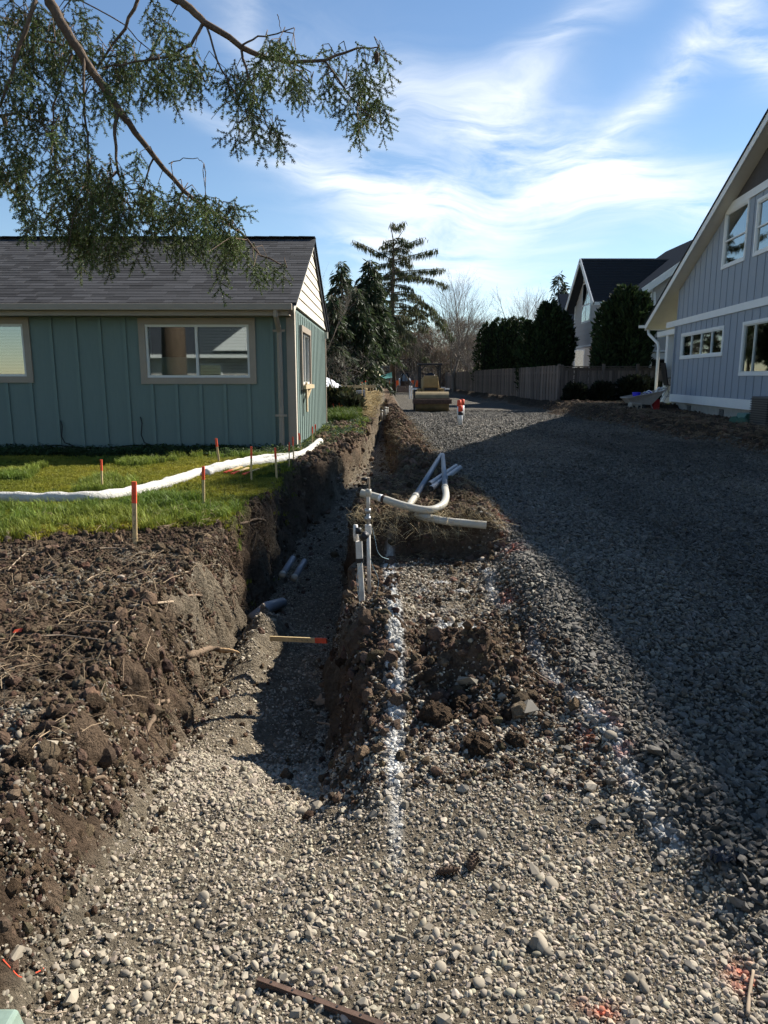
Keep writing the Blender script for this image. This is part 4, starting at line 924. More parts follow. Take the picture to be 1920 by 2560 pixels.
# ------------------------------------------------------------------ vegetation
def cards(Cn, D, Sd, Ln, Wd, bend=None):
    # leaf-shaped diamonds: centre-line from Cn along D, width along Sd
    n = len(Cn); D = D*Ln[:, None]; Sd = Sd*(Wd[:, None]*.5)
    V = np.stack([Cn, Cn+D*.45+Sd, Cn+D, Cn+D*.45-Sd], 1).reshape(-1, 3); F = np.arange(4*n).reshape(n, 4); return V, F
def unit(v): return v/np.maximum(np.linalg.norm(v, axis=-1, keepdims=True), 1e-9)
def foliage(name, C, D, ln, wd, base, parent, matname='fir', sp=.3, rg=rng):
    n = len(C); Sd = unit(np.cross(D, unit(rg.normal(0, 1, (n, 3))))); V, F = cards(C, unit(D), Sd, ln, wd)
    V = V - np.array(ORG.get(parent.name, Vector()))
    col = np.repeat(np.clip(base*(1+rg.normal(0, sp, (n, 1)))*(1+rg.normal(0, .07, (n, 3))), .004, .5), 4, 0)
    o = link(name, npmesh(name, V, F, matname, False, col), parent); ORG[o.name] = ORG.get(parent.name, Vector()); o['kind'] = 'stuff'; return o
def conifer(label, x, y, h, rad, seed, nb=110, per=60, cl=.5, droop=.5, base=(.030, .048, .022), clear=.06, group=None, sparse=0., lenp=.85, upturn=.0, name='conifer_tree', lw=.20, z0=None):
    rg = np.random.default_rng(seed); rd = random.Random(seed); z0 = .3 if z0 is None else z0
    t = thing(name, label, 'tree', (x, y, z0), group)
    MB().tube([(x, y, z0-.2), (x+rd.uniform(-.1, .1), y, z0+h*.5), (x, y, z0+h)], [h*.017+.05, h*.010+.03, .015], 8).build('trunk', 'bark', t, True)
    limbs = MB(); Cs, Ds, L = [], [], []
    for i in range(nb):
        tt = clear+(1-clear)*((i+rd.random())/nb); tt = min(tt, .995)
        if sparse and rd.random() < sparse*.5: continue
        az = rd.uniform(0, 6.283); ln = rad*((1-tt)**lenp)*rd.uniform(.65, 1.12)+.10
        zb = z0+h*tt; d = np.array([math.cos(az), math.sin(az), 0.])
        k = max(4, int(per*ln/rad)); s = np.sort(rg.random(k))**.8
        dz = lambda s: (.22*s - droop*s*s + upturn*s**3)*ln
        P = np.array([x, y, zb]) + d*(s*ln)[:, None] + np.stack([0*s, 0*s, dz(s)], 1)
        pts = [(x+d[0]*ln*q, y+d[1]*ln*q, zb+dz(q)) for q in (0, .35, .7, 1)]; limbs.tube(pts, [.02+.012*ln, .016+.008*ln, .012, .005], 4, False)
        sd = np.array([-d[1], d[0], 0]); off = rg.normal(0, 1, k)*(.22*ln*(1-s)+.10)
        P = P + sd*off[:, None]
        dr = d*.55 + sd*(np.sign(off)*.5)[:, None] + rg.normal(0, .35, (k, 3)); dr[:, 2] -= .55+droop*rg.random(k)
        Cs.append(P); Ds.append(dr); L.append(np.full(k, cl)*rg.uniform(.6, 1.3, k))
    limbs.build('limbs', 'bark', t)
    C = np.concatenate(Cs); D = np.concatenate(Ds); ln = np.concatenate(L)
    foliage('crown', C, D, ln, ln*lw*rg.uniform(.7, 1.3, len(C)), np.array(base), t, rg=rg); return t
def bare_tree(label, x, y, h, seed, spread=.5, depth=5, group=None, r0=None, name='bare_tree', lean=0., forks=(2, 4), m='barkg', z0=.3):
    rd = random.Random(seed); t = thing(name, label, 'tree', (x, y, z0), group); tr, tw = MB(), MB()
    def grow(p, d, L, r, lv):
        q = p.copy(); pts = [p]; rs = [r]; n = 4 if lv < 3 else 3; dd = d.copy()
        for i in range(n):
            dd = (dd + Vector((rd.gauss(0, .10), rd.gauss(0, .10), rd.gauss(.03, .06)))).normalized(); q = q+dd*(L/n); pts.append(q); rs.append(r*(1-.45*(i+1)/n))
        (tr if lv == 0 else tw).tube(pts, rs, 6 if lv < 2 else 3, False)
        if lv >= depth: return
        for i in range(rd.randint(*forks)+(1 if lv == 0 else 0)):
            a = rd.uniform(.35, 1) if lv else rd.uniform(.3, 1); k = min(len(pts)-1, max(1, round(a*n))); ax = Vector((rd.gauss(0, 1), rd.gauss(0, 1), rd.gauss(.1, .5))).normalized()
            nd = (dd*(1-spread*rd.uniform(.7, 1.2)) + ax*spread*rd.uniform(.8, 1.2)).normalized(); nd.z += .15; grow(pts[k], nd.normalized(), L*rd.uniform(.55, .82), rs[k]*rd.uniform(.5, .75), lv+1)
        grow(pts[-1], dd, L*.7, rs[-1], lv+1)
    grow(Vector((x, y, z0-.1)), Vector((lean, 0, 1)).normalized(), h*.36, r0 or h*.017, 0)
    tr.build('trunk', m, t, True); o = tw.build('branches', m, t); return t
def arborvitae(label, x, y, h, cols, seed, n=16000, base=(.026, .042, .016), group=None, name='arborvitae_hedge'):
    # cols: (dx, dy, radius, height) of upright columns grown together
    rg = np.random.default_rng(seed); t = thing(name, label, 'hedge', (x, y, .4), group); Cs, Ds = [], []; tk = MB(); core = MB()
    for (dx, dy, r, hh) in cols:
        k = int(n*r*hh/sum(c[2]*c[3] for c in cols)); s = rg.random(k); a = rg.uniform(0, 6.283, k)
        prof = np.clip(np.minimum(1, (s+.02)/.12)**.5*np.where(s > .62, np.sqrt(np.clip(1-((s-.62)/.40)**2, 0, 1)), 1), .06, 1)
        lump = 1+.62*fbm(a*1.4+seed, s*hh*.75+dx, 3)+.25*fbm(a*4+seed, s*hh*1.9, 5); rr = r*prof*lump*rg.uniform(.78, 1.10, k)
        P = np.stack([x+dx+np.cos(a)*rr, y+dy+np.sin(a)*rr, .35+s*hh*(1+.04*fbm(a*2, s*2, 1))], 1)
        D = np.stack([np.cos(a)*.55, np.sin(a)*.55, np.full(k, .75)], 1)+rg.normal(0, .32, (k, 3)); Cs.append(P); Ds.append(D)
        tk.tube([(x+dx, y+dy, .2), (x+dx+.05, y+dy, .4+hh*.8)], [.09, .02], 6)
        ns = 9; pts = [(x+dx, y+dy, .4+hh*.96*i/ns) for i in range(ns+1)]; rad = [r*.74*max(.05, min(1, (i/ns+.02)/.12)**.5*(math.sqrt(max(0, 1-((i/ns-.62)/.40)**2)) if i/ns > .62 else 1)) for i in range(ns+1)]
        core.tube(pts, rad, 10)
    C = np.concatenate(Cs); D = np.concatenate(Ds); ln = rg.uniform(.16, .34, len(C))
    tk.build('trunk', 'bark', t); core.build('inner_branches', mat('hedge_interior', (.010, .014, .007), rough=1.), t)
    foliage('crown', C, D, ln, ln*.42, np.array(base), t, 'arb', .35, rg); return t
def thicket(label, x, y, h, seed):
    rg = np.random.default_rng(seed); t = thing('bare_shrub', label, 'shrub', (x, y, .3), 'twiggy shrubs'); n = 2600; st = MB(); w = h*.55
    for k in range(9): a = rg.uniform(0, 6.28); st.tube([(x+.2*math.cos(a), y+.2*math.sin(a), .2), (x+w*.5*math.cos(a)*rg.random(), y+w*.4*math.sin(a), .3+h*.5), (x+w*math.cos(a)*.8*rg.random(), y+w*.6*math.sin(a), .3+h*rg.uniform(.7, 1.))], [.06, .035, .01], 4, False)
    st.build('stems', 'barkg', t); s = rg.random(n)**.8; a = rg.uniform(0, 6.28, n); r = np.sqrt(rg.random(n))*w*(1-.55*s)*(1+.5*fbm(a*1.5+seed, s*3, 2))
    C = np.stack([x+np.cos(a)*r, y+np.sin(a)*r*.7, .3+s*h*.95], 1); D = np.stack([np.cos(a)*.4, np.sin(a)*.3, np.full(n, .8)], 1)+rg.normal(0, .45, (n, 3)); ln = rg.uniform(.4, 1.1, n)
    foliage('twigs', C, D, ln, rg.uniform(.035, .07, n), np.array([.17, .14, .11]) if seed % 2 else np.array([.13, .10, .075]), t, 'fir', .25, rg)
def px_tree_height(x, y, Y): p = at(x, y, Y); return p.x, p.z-.3
def vegetation():
    # tall open spruce with tiered drooping boughs
    x, h = px_tree_height(984, 566, 68)
    rd = random.Random(5); rg = np.random.default_rng(5); t = thing('spruce_tree', 'tallest open spruce with tiered drooping boughs above the far end', 'tree', (x, 68, .3))
    MB().tube([(x, 68, 0), (x-.1, 68, h*.5), (x, 68, h*.93), (x-.25, 68, h+.3)], [.30, .2, .07, .02], 8).build('trunk', 'bark', t, True)
    MB().tube([(x, 68, h*.9), (x+.5, 68, h*.96), (x+.95, 68, h+.05)], [.06, .04, .015], 5).build('second_leader', 'bark', t)
    # (height fraction, reach, direction x, lift, droop)
    lim = MB(); Cs, Ds, Ls = [], [], []
    spec = [(.985, 1.2, -.3, .9, -.1), (.975, 1.1, .7, .9, 0), (.92, 1.1, -1, .1, .3), (.93, 1.0, .9, .1, .3)]
    for i, f in enumerate(np.linspace(.25, .90, 48)):
        L = (1-f)**.6*4.4*rd.uniform(.6, 1.1)+.6; spec.append((f, L, math.cos(i*2.4+rd.uniform(-.5, .5)), rd.uniform(.15, .55), rd.uniform(.25, .8)))
    spec += [(.865, 3.2, 1.0, .55, .05), (.80, 4.6, 1.0, .35, .0), (.73, 5.3, 1.0, .15, .05), (.69, 5.6, 1.0, .35, .5), (.80, 4.2, -1, .7, .05), (.62, 4.2, -1., .5, .35), (.52, 6.4, 1, .35, 1.0), (.56, 6, .9, .45, 1.0), (.60, 5.0, 1, .3, 1.0)]
    for (f, L, cx, lift, dr) in spec:
        L *= .88
        sy = rd.choice((-1, 1))*math.sqrt(max(0, 1-cx*cx)); d = np.array([cx, sy, 0]); zb = .3+h*f; xb = x+(.0 if f < .9 else .2)
        s = np.sort(rg.random(int(26*L+14))); dz = (lift*s-dr*s*s)*L*.75; P = np.stack([xb+d[0]*s*L, 68+d[1]*s*L, zb+dz], 1)
        lim.tube([(xb+d[0]*L*q, 68+d[1]*L*q, zb+(lift*q-dr*q*q)*L*.75) for q in (0, .33, .66, 1)], [.07, .05, .035, .012], 4, False)
        for rep in range(3):
            off = rg.normal(0, .16, (len(s), 3)); off[:, 2] *= .5
            D = rg.normal(0, .25, (len(s), 3)); D[:, 2] -= 1.0; Cs.append(P+off); Ds.append(D); Ls.append(rg.uniform(.25, .75, len(s))*np.clip(.4+s, .4, 1))
    lim.build('boughs', 'bark', t); C = np.concatenate(Cs); ln = np.concatenate(Ls); foliage('crown', C, np.concatenate(Ds), ln, ln*.15, np.array((.085, .094, .048)), t, rg=rg)
    # dark firs at the left of it
    L = [('narrow dark fir with a pointed top nearest the teal house gable', 852, 652, 56, 2.2, 90), ('broad dark fir in front of the tall spruce', 925, 648, 58, 3.1, 130), ('low dark fir tucked between the two taller firs', 890, 715, 52, 2.6, 110),
         ('dense fir with skirts to the ground left of the tall spruce', 938, 745, 62, 2.8, 120), ('dark fir partly hidden by the teal house gable', 830, 735, 50, 2.4, 100), ('small grey-green fir right of the tall spruce', 1048, 745, 100, 3.6, 80), ('low spreading fir below the tall spruce', 1010, 768, 98, 4.2, 110)]
    for i, (lb, px, py, Y, rad, nb) in enumerate(L):
        x, h = px_tree_height(px, py, Y); conifer(lb, x, Y, h, rad, 20+i, nb=nb, per=110, cl=.55, droop=.62, base=(.040, .056, .026) if i < 5 else (.060, .066, .038), clear=(.18, .30, .18, .42, .10, .05, .05)[i], group='conifers at the far end', lenp=.62)
    x, h = px_tree_height(1398, 683, 74); conifer('blue-green spruce standing left of the greige house', x, 74, h, 3.4, 41, nb=110, per=70, cl=.7, droop=.2, base=(.035, .05, .035), clear=.05, group='conifers at the far end')
    x, h = px_tree_height(1320, 800, 78); conifer('small far fir between the two arborvitae groups', x, 78, h, 2.2, 43, nb=60, per=50, cl=.6, droop=.3, group='conifers at the far end')
    # unseen tall fir, added and shaped so its shadow crosses road and trench
    conifer('very tall unseen fir behind the blue house, added to shade the road and trench', 22.5, 26.2, 22.4, 4.0, 77, nb=190, per=150, cl=.9, droop=.4, base=(.03, .045, .02), clear=.15, lw=.4, lenp=.30)
    # bare winter trees
    for i, (lb, px, py, Y, sp, dp, ln_) in enumerate([('tallest bare tree with upright twigs right of the spruce', 1140, 668, 72, .40, 6, 0), ('bare forked tree leaning right beside the tallest bare tree', 1172, 760, 70, .5, 5, .25), ('bare tree with fan of twigs behind the road fence', 1235, 770, 84, .55, 5, 0),
                                       ('bare tree with long thin shoots above the arborvitae', 1275, 705, 86, .45, 5, .1), ('bare tree left of the blue-green spruce', 1335, 700, 88, .45, 5, .05), ('bare tree rising behind the teal house gable', 812, 640, 40, .35, 5, 0), ('grey bare tree low behind the roller', 1035, 800, 66, .6, 5, 0), ('thin bare tree beside the road fence', 1190, 800, 66, .6, 5, 0)]):
        x, h = px_tree_height(px, py, Y); bare_tree(lb, x, Y, h, 60+i, sp, dp, 'bare winter trees', lean=ln_)
    # twiggy shrubs
    for i, (lb, px, py, Y) in enumerate([('tangled brown vine shrub against the teal house corner', 842, 775, 23.5), ('twiggy grey shrub at the far end of the fence', 1105, 870, 84), ('pale twiggy shrub above the far fence', 1165, 850, 82), ('brown twiggy shrub behind the cross fence', 1015, 850, 95), ('grey twiggy shrub behind the roller', 1075, 865, 94), ('twiggy shrub left of the first arborvitae', 1205, 840, 76), ('tall twiggy thicket beyond the far fence end', 1120, 800, 93), ('twiggy thicket right of the roller frame', 1150, 790, 96), ('low brown thicket over the cross fence', 1050, 830, 97), ('pale thicket between bare trees and arborvitae', 1185, 800, 98), ('brown thicket left of the cross fence', 985, 840, 93), ('thin grey thicket at the bend of the fence', 1090, 820, 99)]):
        x, h = px_tree_height(px, py, Y); 
        if i == 0: bare_tree(lb, x, Y, h*1.1, 90+i, .75, 5, 'twiggy shrubs', r0=.03, name='bare_shrub', forks=(3, 4), m='barkg')
        else: thicket(lb, x, Y, h, 90+i)
    # arborvitae groups behind the fence
    p = at(1252, 930, 60); h = at(1252, 797, 60).z-.4; arborvitae('left arborvitae clump, broad and flat topped, behind the road fence', p.x, 60, h, [(-1.0, 0, .95, h*.93), (.15, .3, 1.1, h), (1.2, -.2, .9, h*1.0), (-.2, -.8, .8, h*.8)], 301, group='arborvitae clumps behind the fence')
    p = at(1368, 930, 43); h = at(1368, 757, 43).z-.4; arborvitae('middle arborvitae clump with a ragged stepped top behind the road fence', p.x, 43, h, [(-1.0, .2, .65, h*.80), (.0, 0, .75, h*.98), (.75, .3, .68, h*.90), (-.5, -.5, .6, h*.66)], 302, group='arborvitae clumps behind the fence')
    p = at(1556, 930, 36.3); h = at(1556, 722, 36.3).z-.4; arborvitae('largest arborvitae in front of the greige house, hanging over the fence', p.x, 36.3, h, [(-.72, .1, .62, h*.87), (-.05, 0, .7, h), (.65, .1, .62, h*.96), (-.98, -.5, .4, h*.5), (.3, -.5, .6, h*.8)], 303, n=20000, group='arborvitae clumps behind the fence')
    # clipped shrubs before the fence
    for i, (lb, px, py, r, hh) in enumerate([('left round clipped shrub before the brown fence', 1438, 990, .36, .85), ('right round clipped shrub before the brown fence', 1505, 985, .36, .9), ('wide dark bush between the round shrubs and the porch', 1588, 985, .62, 1.2)]):
        p = at(px, py, 32.6); arborvitae(lb, p.x, 32.6, hh, [(0, 0, r, hh), (.15 if i < 2 else .6, .1, r*.8, hh*.85)], 310+i, n=3600, base=(.014, .018, .011), group='shrubs before the fence', name='clipped_shrub')
    # shrub and red-leaved plant in the straw yard
    p = at(838, 985, 22.5); arborvitae('olive green shrub at the corner of the straw yard', p.x, 22.5, .85, [(0, 0, .42, .8), (.25, .2, .3, .6)], 321, n=1800, base=(.06, .06, .025), name='garden_shrub')
    p = at(874, 1005, 22); arborvitae('dark loose shrub in the straw yard beside the trench', p.x, 22, .7, [(0, 0, .30, .62)], 322, n=700, base=(.05, .055, .03), name='garden_shrub')
vegetation()

# ------------------------------------------------------------------ fir bough hanging into the picture
def spray_mesh(seed):
    rg = np.random.default_rng(seed); C, D, ln, wd, col = [], [], [], [], []
    shoots = [((0, 0, 0), (0, 0, -1), .24)]
    for k in range(5):
        z = -.02-.032*k; s = 1 if k % 2 else -1; a = rg.uniform(-.5, .5); shoots.append(((0, 0, z), unit(np.array([s*.75, a, -.75])), rg.uniform(.07, .13)*(1-.05*k)))
    V, F = [], []
    for (p, d, L) in shoots:
        p = np.array(p); d = unit(np.array(d, float)); n = int(L/.0016); s = rg.random(n)
        P = p + d*(s*L)[:, None]; o = unit(np.cross(d, rg.normal(0, 1, (n, 3)))); dr = unit(o*1.0 + d*rg.uniform(.5, 1.2, (n, 1)))
        C.append(P); D.append(dr); ln.append(rg.uniform(.014, .022, n)); col.append(np.clip(np.array([.06, .09, .03])*(1+rg.normal(0, .25, (n, 1))), .006, .3))
    C = np.concatenate(C); D = np.concatenate(D); ln = np.concatenate(ln); col = np.concatenate(col); Sd = unit(np.cross(D, rg.normal(0, 1, D.shape)))
    V, F = cards(C, D, Sd, ln, np.full(len(C), .0046)); me = npmesh('needle_spray', V, F, 'needle', False)
    # stems
    mb = MB()
    for (p, d, L) in shoots: mb.tube([p, tuple(np.array(p)+np.array(d)*L)], [.0026, .0012], 4, False)
    sm = mb.mesh('spray_stem', 'bark'); bm = bmesh.new(); bm.from_mesh(me); k = len(bm.faces); bm.from_mesh(sm)
    bm.faces.ensure_lookup_table()
    for f in bm.faces[k:]: f.material_index = 1
    bm.to_mesh(me); bm.free(); me.materials.append(MT['bark']); return me
def fir_bough():
    S = 1000/1659; rd = random.Random(3); rg = np.random.default_rng(3)
    t = thing('fir_tree', 'large fir whose boughs hang into the top left corner', 'tree', (-5.6, 5.0, .35))
    MB().tube([(-5.6, 5, .1), (-5.55, 5, 3), (-5.6, 5.05, 7), (-5.5, 5, 12), (-5.5, 5, 16)], [.36, .30, .24, .14, .02], 12).build('trunk', 'bark', t, True)
    def W(zx, zy, Y): return at(zx*S, zy*S, Y)
    limbs = dict(
        A=([(195, -60, 5.0), (205, 10, 5.0), (250, 90, 5.0), (330, 210, 5.0), (400, 320, 5.05), (490, 450, 5.1), (560, 550, 5.15), (640, 650, 5.2), (760, 790, 5.3), (900, 890, 5.35), (1000, 965, 5.4), (1080, 1060, 5.4), (1190, 1110, 5.45)], .036, .004),
        B=([(640, -70, 5.2), (735, 0, 5.2), (790, 35, 5.2), (850, 95, 5.2), (1000, 195, 5.25), (1100, 240, 5.3), (1200, 260, 5.3), (1350, 250, 5.35), (1480, 200, 5.4), (1570, 195, 5.4)], .030, .004),
        C=([(575, -10, 5.5), (520, 120, 5.5), (450, 210, 5.5), (400, 290, 5.5), (330, 360, 5.5)], .013, .004), D=([(150, 0, 4.8), (80, 190, 4.8), (30, 360, 4.8), (-10, 450, 4.8)], .014, .008),
        E=([(485, 455, 5.1), (475, 560, 5.05), (488, 710, 5.0), (520, 790, 5.0)], .015, .004), F=([(488, 710, 5.0), (430, 750, 5.0), (360, 830, 5.0)], .008, .003),
        G=([(840, 100, 5.2), (790, 190, 5.2), (700, 235, 5.2), (560, 255, 5.2), (420, 285, 5.2)], .012, .004), Hh=([(1000, 200, 5.25), (1030, 320, 5.25), (1070, 430, 5.25), (1110, 530, 5.25), (1160, 580, 5.25)], .010, .002),
        I=([(855, 105, 5.2), (900, 250, 5.15), (945, 340, 5.15), (985, 400, 5.15), (990, 560, 5.15)], .008, .002), J=([(1350, 255, 5.35), (1430, 370, 5.35), (1510, 460, 5.35), (1580, 520, 5.35)], .008, .002),
        K=([(330, 0, 5.6), (520, 105, 5.6), (600, 190, 5.6), (650, 235, 5.6)], .005, .003), L=([(1000, 190, 5.2), (1070, 150, 5.2), (1150, 140, 5.15), (1220, 115, 5.15)], .007, .003),
        M=([(350, 240, 5.0), (350, 480, 4.95), (365, 600, 4.95), (365, 780, 4.95)], .009, .005), Nn=([(300, 220, 5.0), (260, 320, 5.0), (220, 440, 5.0), (215, 640, 5.0), (250, 760, 5.0)], .008, .004),
        O=([(0, 100, 5.3), (60, 105, 5.3), (150, 160, 5.3), (260, 190, 5.3)], .014, .006), P=([(-40, 480, 5.2), (60, 470, 5.2), (160, 500, 5.2), (230, 560, 5.2)], .012, .003), Q=([(-40, 700, 5.3), (40, 780, 5.3), (120, 880, 5.3), (220, 930, 5.3)], .012, .003),
        Rr=([(640, 650, 5.2), (600, 760, 5.2), (560, 900, 5.2)], .007, .002), Sx=([(760, 790, 5.3), (720, 880, 5.3), (690, 960, 5.3)], .006, .002), T=([(700, 680, 5.2), (760, 655, 5.2), (820, 655, 5.2), (845, 678, 5.2)], .0035, .002),
        U=([(850, 340, 5.2), (890, 300, 5.2), (870, 345, 5.2), (815, 400, 5.2)], .003, .0015), Vv=([(985, 400, 5.15), (920, 440, 5.15), (875, 495, 5.15)], .003, .0015), Ww=([(1205, 255, 5.3), (1290, 300, 5.3), (1290, 380, 5.3)], .005, .002), Xx=([(1150, 60, 5.15), (1160, 90, 5.15), (1165, 135, 5.15)], .003, .002))
    allp = []
    for k, (pts, r0, r1) in limbs.items():
        ps = [W(*p) for p in pts]; q = [ps[0]]
        for a, b in zip(ps[:-1], ps[1:]):
            for s in (.34, .67, 1): v = a.lerp(b, s); q.append(v + Vector((rd.gauss(0, .004), rd.gauss(0, .006), rd.gauss(0, .004))) if s < 1 else v)
        n = len(q); MB().tube(q, [r0+(r1-r0)*i/(n-1) for i in range(n)], 8 if r0 > .02 else 5).build('branch', 'bark', t, True); allp += q
    # join the limbs that leave the frame to the trunk
    for k, z in (('A', 6.3), ('B', 7.4), ('O', 4.9), ('D', 5.6), ('P', 3.6), ('Q', 3.0), ('C', 6.8), ('K', 7.0)):
        p = W(*limbs[k][0][0]); r0 = limbs[k][1]; mid = Vector((-5.6, 5, z)).lerp(p, .55)+Vector((0, 0, .25)); MB().tube([(-5.5, 5, z), mid, p], [r0*2.0, r0*1.5, r0*1.0], 7).build('branch', 'bark', t, True)
    AP = np.array([tuple(p) for p in allp])
    # clusters of hanging sprays: zoom-space centre, radii, distance, count
    blobs = [(60, 40, 140, 80, 5.1, 42), (180, 110, 160, 90, 5.4, 50), (330, 60, 110, 70, 5.6, 26), (90, 260, 130, 130, 5.0, 60), (300, 190, 120, 80, 5.4, 34), (440, 200, 120, 80, 5.4, 34), (250, 330, 90, 120, 5.0, 34), (560, 250, 120, 60, 5.3, 36), (620, 330, 110, 80, 5.3, 34), (700, 170, 70, 90, 5.3, 26), (760, 260, 100, 70, 5.25, 34),
             (650, 30, 60, 50, 5.4, 12), (470, 330, 80, 100, 5.2, 26), (400, 420, 80, 90, 5.1, 20), (60, 450, 110, 120, 5.1, 48), (170, 560, 130, 110, 5.1, 46), (60, 640, 90, 110, 5.2, 34), (270, 520, 80, 100, 5.0, 26), (120, 750, 120, 100, 5.2, 44), (300, 720, 110, 100, 5.0, 44), (440, 700, 90, 80, 5.0, 36), (420, 810, 130, 70, 5.0, 52), (250, 850, 130, 70, 5.1, 40), (560, 790, 110, 80, 5.05, 48),
             (130, 910, 70, 25, 5.2, 14), (400, 920, 150, 70, 5.05, 64), (330, 1000, 110, 60, 5.05, 34), (520, 960, 130, 90, 5.1, 56), (680, 820, 90, 80, 5.2, 40), (720, 930, 120, 80, 5.25, 50), (830, 840, 90, 60, 5.3, 40), (840, 960, 90, 80, 5.3, 38), (920, 880, 70, 60, 5.35, 30), (980, 850, 35, 30, 5.35, 9), (950, 1000, 80, 70, 5.35, 32), (1060, 1060, 50, 60, 5.4, 16), (1130, 1090, 70, 25, 5.45, 12), (880, 1090, 25, 60, 5.3, 9), (480, 1050, 50, 40, 5.05, 10), (740, 1040, 25, 50, 5.2, 8), (540, 40, 0, 0, 5, 0),
             (600, 620, 40, 50, 5.2, 8), (830, 260, 60, 60, 5.2, 18), (960, 290, 60, 50, 5.2, 16), (1020, 350, 60, 60, 5.25, 18), (1110, 190, 80, 40, 5.2, 22), (1200, 190, 50, 50, 5.2, 18), (1160, 290, 110, 50, 5.3, 30), (1080, 340, 60, 50, 5.25, 16), (1240, 340, 70, 60, 5.3, 20), (1010, 500, 60, 60, 5.2, 18), (985, 560, 25, 50, 5.2, 8), (1090, 500, 70, 40, 5.25, 16), (1160, 540, 35, 40, 5.25, 8), (1340, 200, 40, 30, 5.35, 7), (1440, 190, 40, 30, 5.4, 7), (1560, 210, 40, 45, 5.4, 9),
             (1400, 310, 80, 60, 5.35, 20), (1480, 300, 80, 70, 5.4, 24), (1540, 380, 70, 70, 5.4, 24), (1500, 450, 60, 50, 5.35, 16), (1580, 470, 45, 60, 5.4, 14), (1310, 390, 30, 30, 5.3, 5), (1420, 420, 40, 40, 5.35, 8)]
    P, rot, scl = [], [], []; tw = MB()
    for (cx, cy, rx, ry, Y, n) in blobs:
        for i in range(int(n*.37)):
            a = rd.uniform(0, 6.283); q = math.sqrt(rd.random()); p = np.array(W(cx+math.cos(a)*rx*q, cy+math.sin(a)*ry*q-12, Y+rd.gauss(0, .22)))
            s = rd.uniform(.65, 1.15); P.append(p); scl.append((s, s, s)); rot.append((rd.gauss(0, .25), rd.gauss(-.12, .34), rd.uniform(-.6, .6) + (math.pi if rd.random() < .5 else 0)))
            if i % 2 == 0:
                j = int(np.argmin(((AP-p)**2).sum(1)+.03*rg.random(len(AP)))); b = AP[j]
                if np.linalg.norm(b-p) < .62:
                    m = (b+p)/2+np.array([rd.gauss(0, .02), rd.gauss(0, .02), .05]); tw.tube([tuple(b), tuple(m), tuple(p)], [.0042, .0034, .0022], 3, False)
    tw.build('twigs', 'bark', t)['kind'] = 'stuff'
    P = np.array(P) - np.array(t.location); n = len(P); V = variants('spray_source', [spray_mesh(400+i) for i in range(5)])
    # needle colours vary clump by clump
    k = 1+.35*fbm(P[:, 0]*2, P[:, 2]*2, 3); c = np.stack([.088*k, .124*k, .038*k], 1)*(1+rg.normal(0, .15, (n, 1)))
    scatter('needles', V, P, np.array(rot), np.array(scl), rg.integers(0, 5, n), np.clip(c, .01, .3), t)
    for (zx, zy) in ((1562, 235), (20, 500)):
        p = W(zx, zy, 5.4); MB().tube([p+Vector((0, 0, .035)), p+Vector((0, 0, .02)), p, p-Vector((0, 0, .03)), p-Vector((0, 0, .05))], [.004, .016, .019, .015, .004], 8).build('cone', 'cone', t, True)
fir_bough()
# ------------------------------------------------------------------ grass and straw
def blade_clump(seed, n, h, spread, curl):
    rd = random.Random(seed); V, F = [], []
    for i in range(n):
        a = rd.uniform(0, 6.283); r = spread*math.sqrt(rd.random()); x, y = math.cos(a)*r, math.sin(a)*r; hh = h*rd.uniform(.5, 1.2); b = rd.uniform(0, 6.283); w = .0022+.002*rd.random(); l = curl*rd.uniform(.2, 1)
        dx, dy = math.cos(b), math.sin(b); sx, sy = -dy*w, dx*w; k = len(V)
        V += [(x-sx, y-sy, -.01), (x+sx, y+sy, -.01), (x+sx*.8+dx*hh*l*.35, y+sy*.8+dy*hh*l*.35, hh*.6), (x-sx*.8+dx*hh*l*.35, y-sy*.8+dy*hh*l*.35, hh*.6), (x+dx*hh*l, y+dy*hh*l, hh*(1-.25*l))]; F += [(k, k+1, k+2, k+3), (k+3, k+2, k+4)]
    m = MB(); m.v, m.f = V, F; me = bpy.data.meshes.new('grass_clump'); me.from_pydata(V, [], F); me.update(); me.materials.append(MT['grass']); return me
def leaf_clump(seed, n, h, spread):
    rd = random.Random(seed); V, F = [], []
    for i in range(n):
        a = rd.uniform(0, 6.283); r = spread*math.sqrt(rd.random()); c = Vector((math.cos(a)*r, math.sin(a)*r, h*rd.uniform(.3, 1))); d = Vector((rd.gauss(0, 1), rd.gauss(0, 1), rd.gauss(0, .4))).normalized(); s = d.cross(Vector((0, 0, 1))).normalized(); L = rd.uniform(.018, .035); k = len(V)
        V += [tuple(c), tuple(c+d*L*.5+s*L*.45), tuple(c+d*L), tuple(c+d*L*.5-s*L*.45)]; F.append((k, k+1, k+2, k+3))
    me = bpy.data.meshes.new('leaf_clump'); me.from_pydata(V, [], F); me.update(); me.materials.append(MT['grass']); return me
def straw_mesh(seed):
    rd = random.Random(seed); m = MB()
    for i in range(7):
        p = Vector((rd.gauss(0, .05), rd.gauss(0, .05), rd.uniform(0, .02))); d = Vector((rd.gauss(0, 1), rd.gauss(0, 1), rd.gauss(0, .3))).normalized()*rd.uniform(.04, .11); m.tube([p-d, p+Vector((0, 0, .008)), p+d], .0014, 3, False)
    return m.mesh('straw_wisp', 'straw')
V_GR = variants('grass_source', [blade_clump(i, 18, .028, .05, .9) for i in range(5)] + [blade_clump(20+i, 22, .10, .05, .9) for i in range(3)] + [leaf_clump(40+i, 12, .06, .07) for i in range(3)])
V_ST = variants('straw_source', [straw_mesh(i) for i in range(6)])
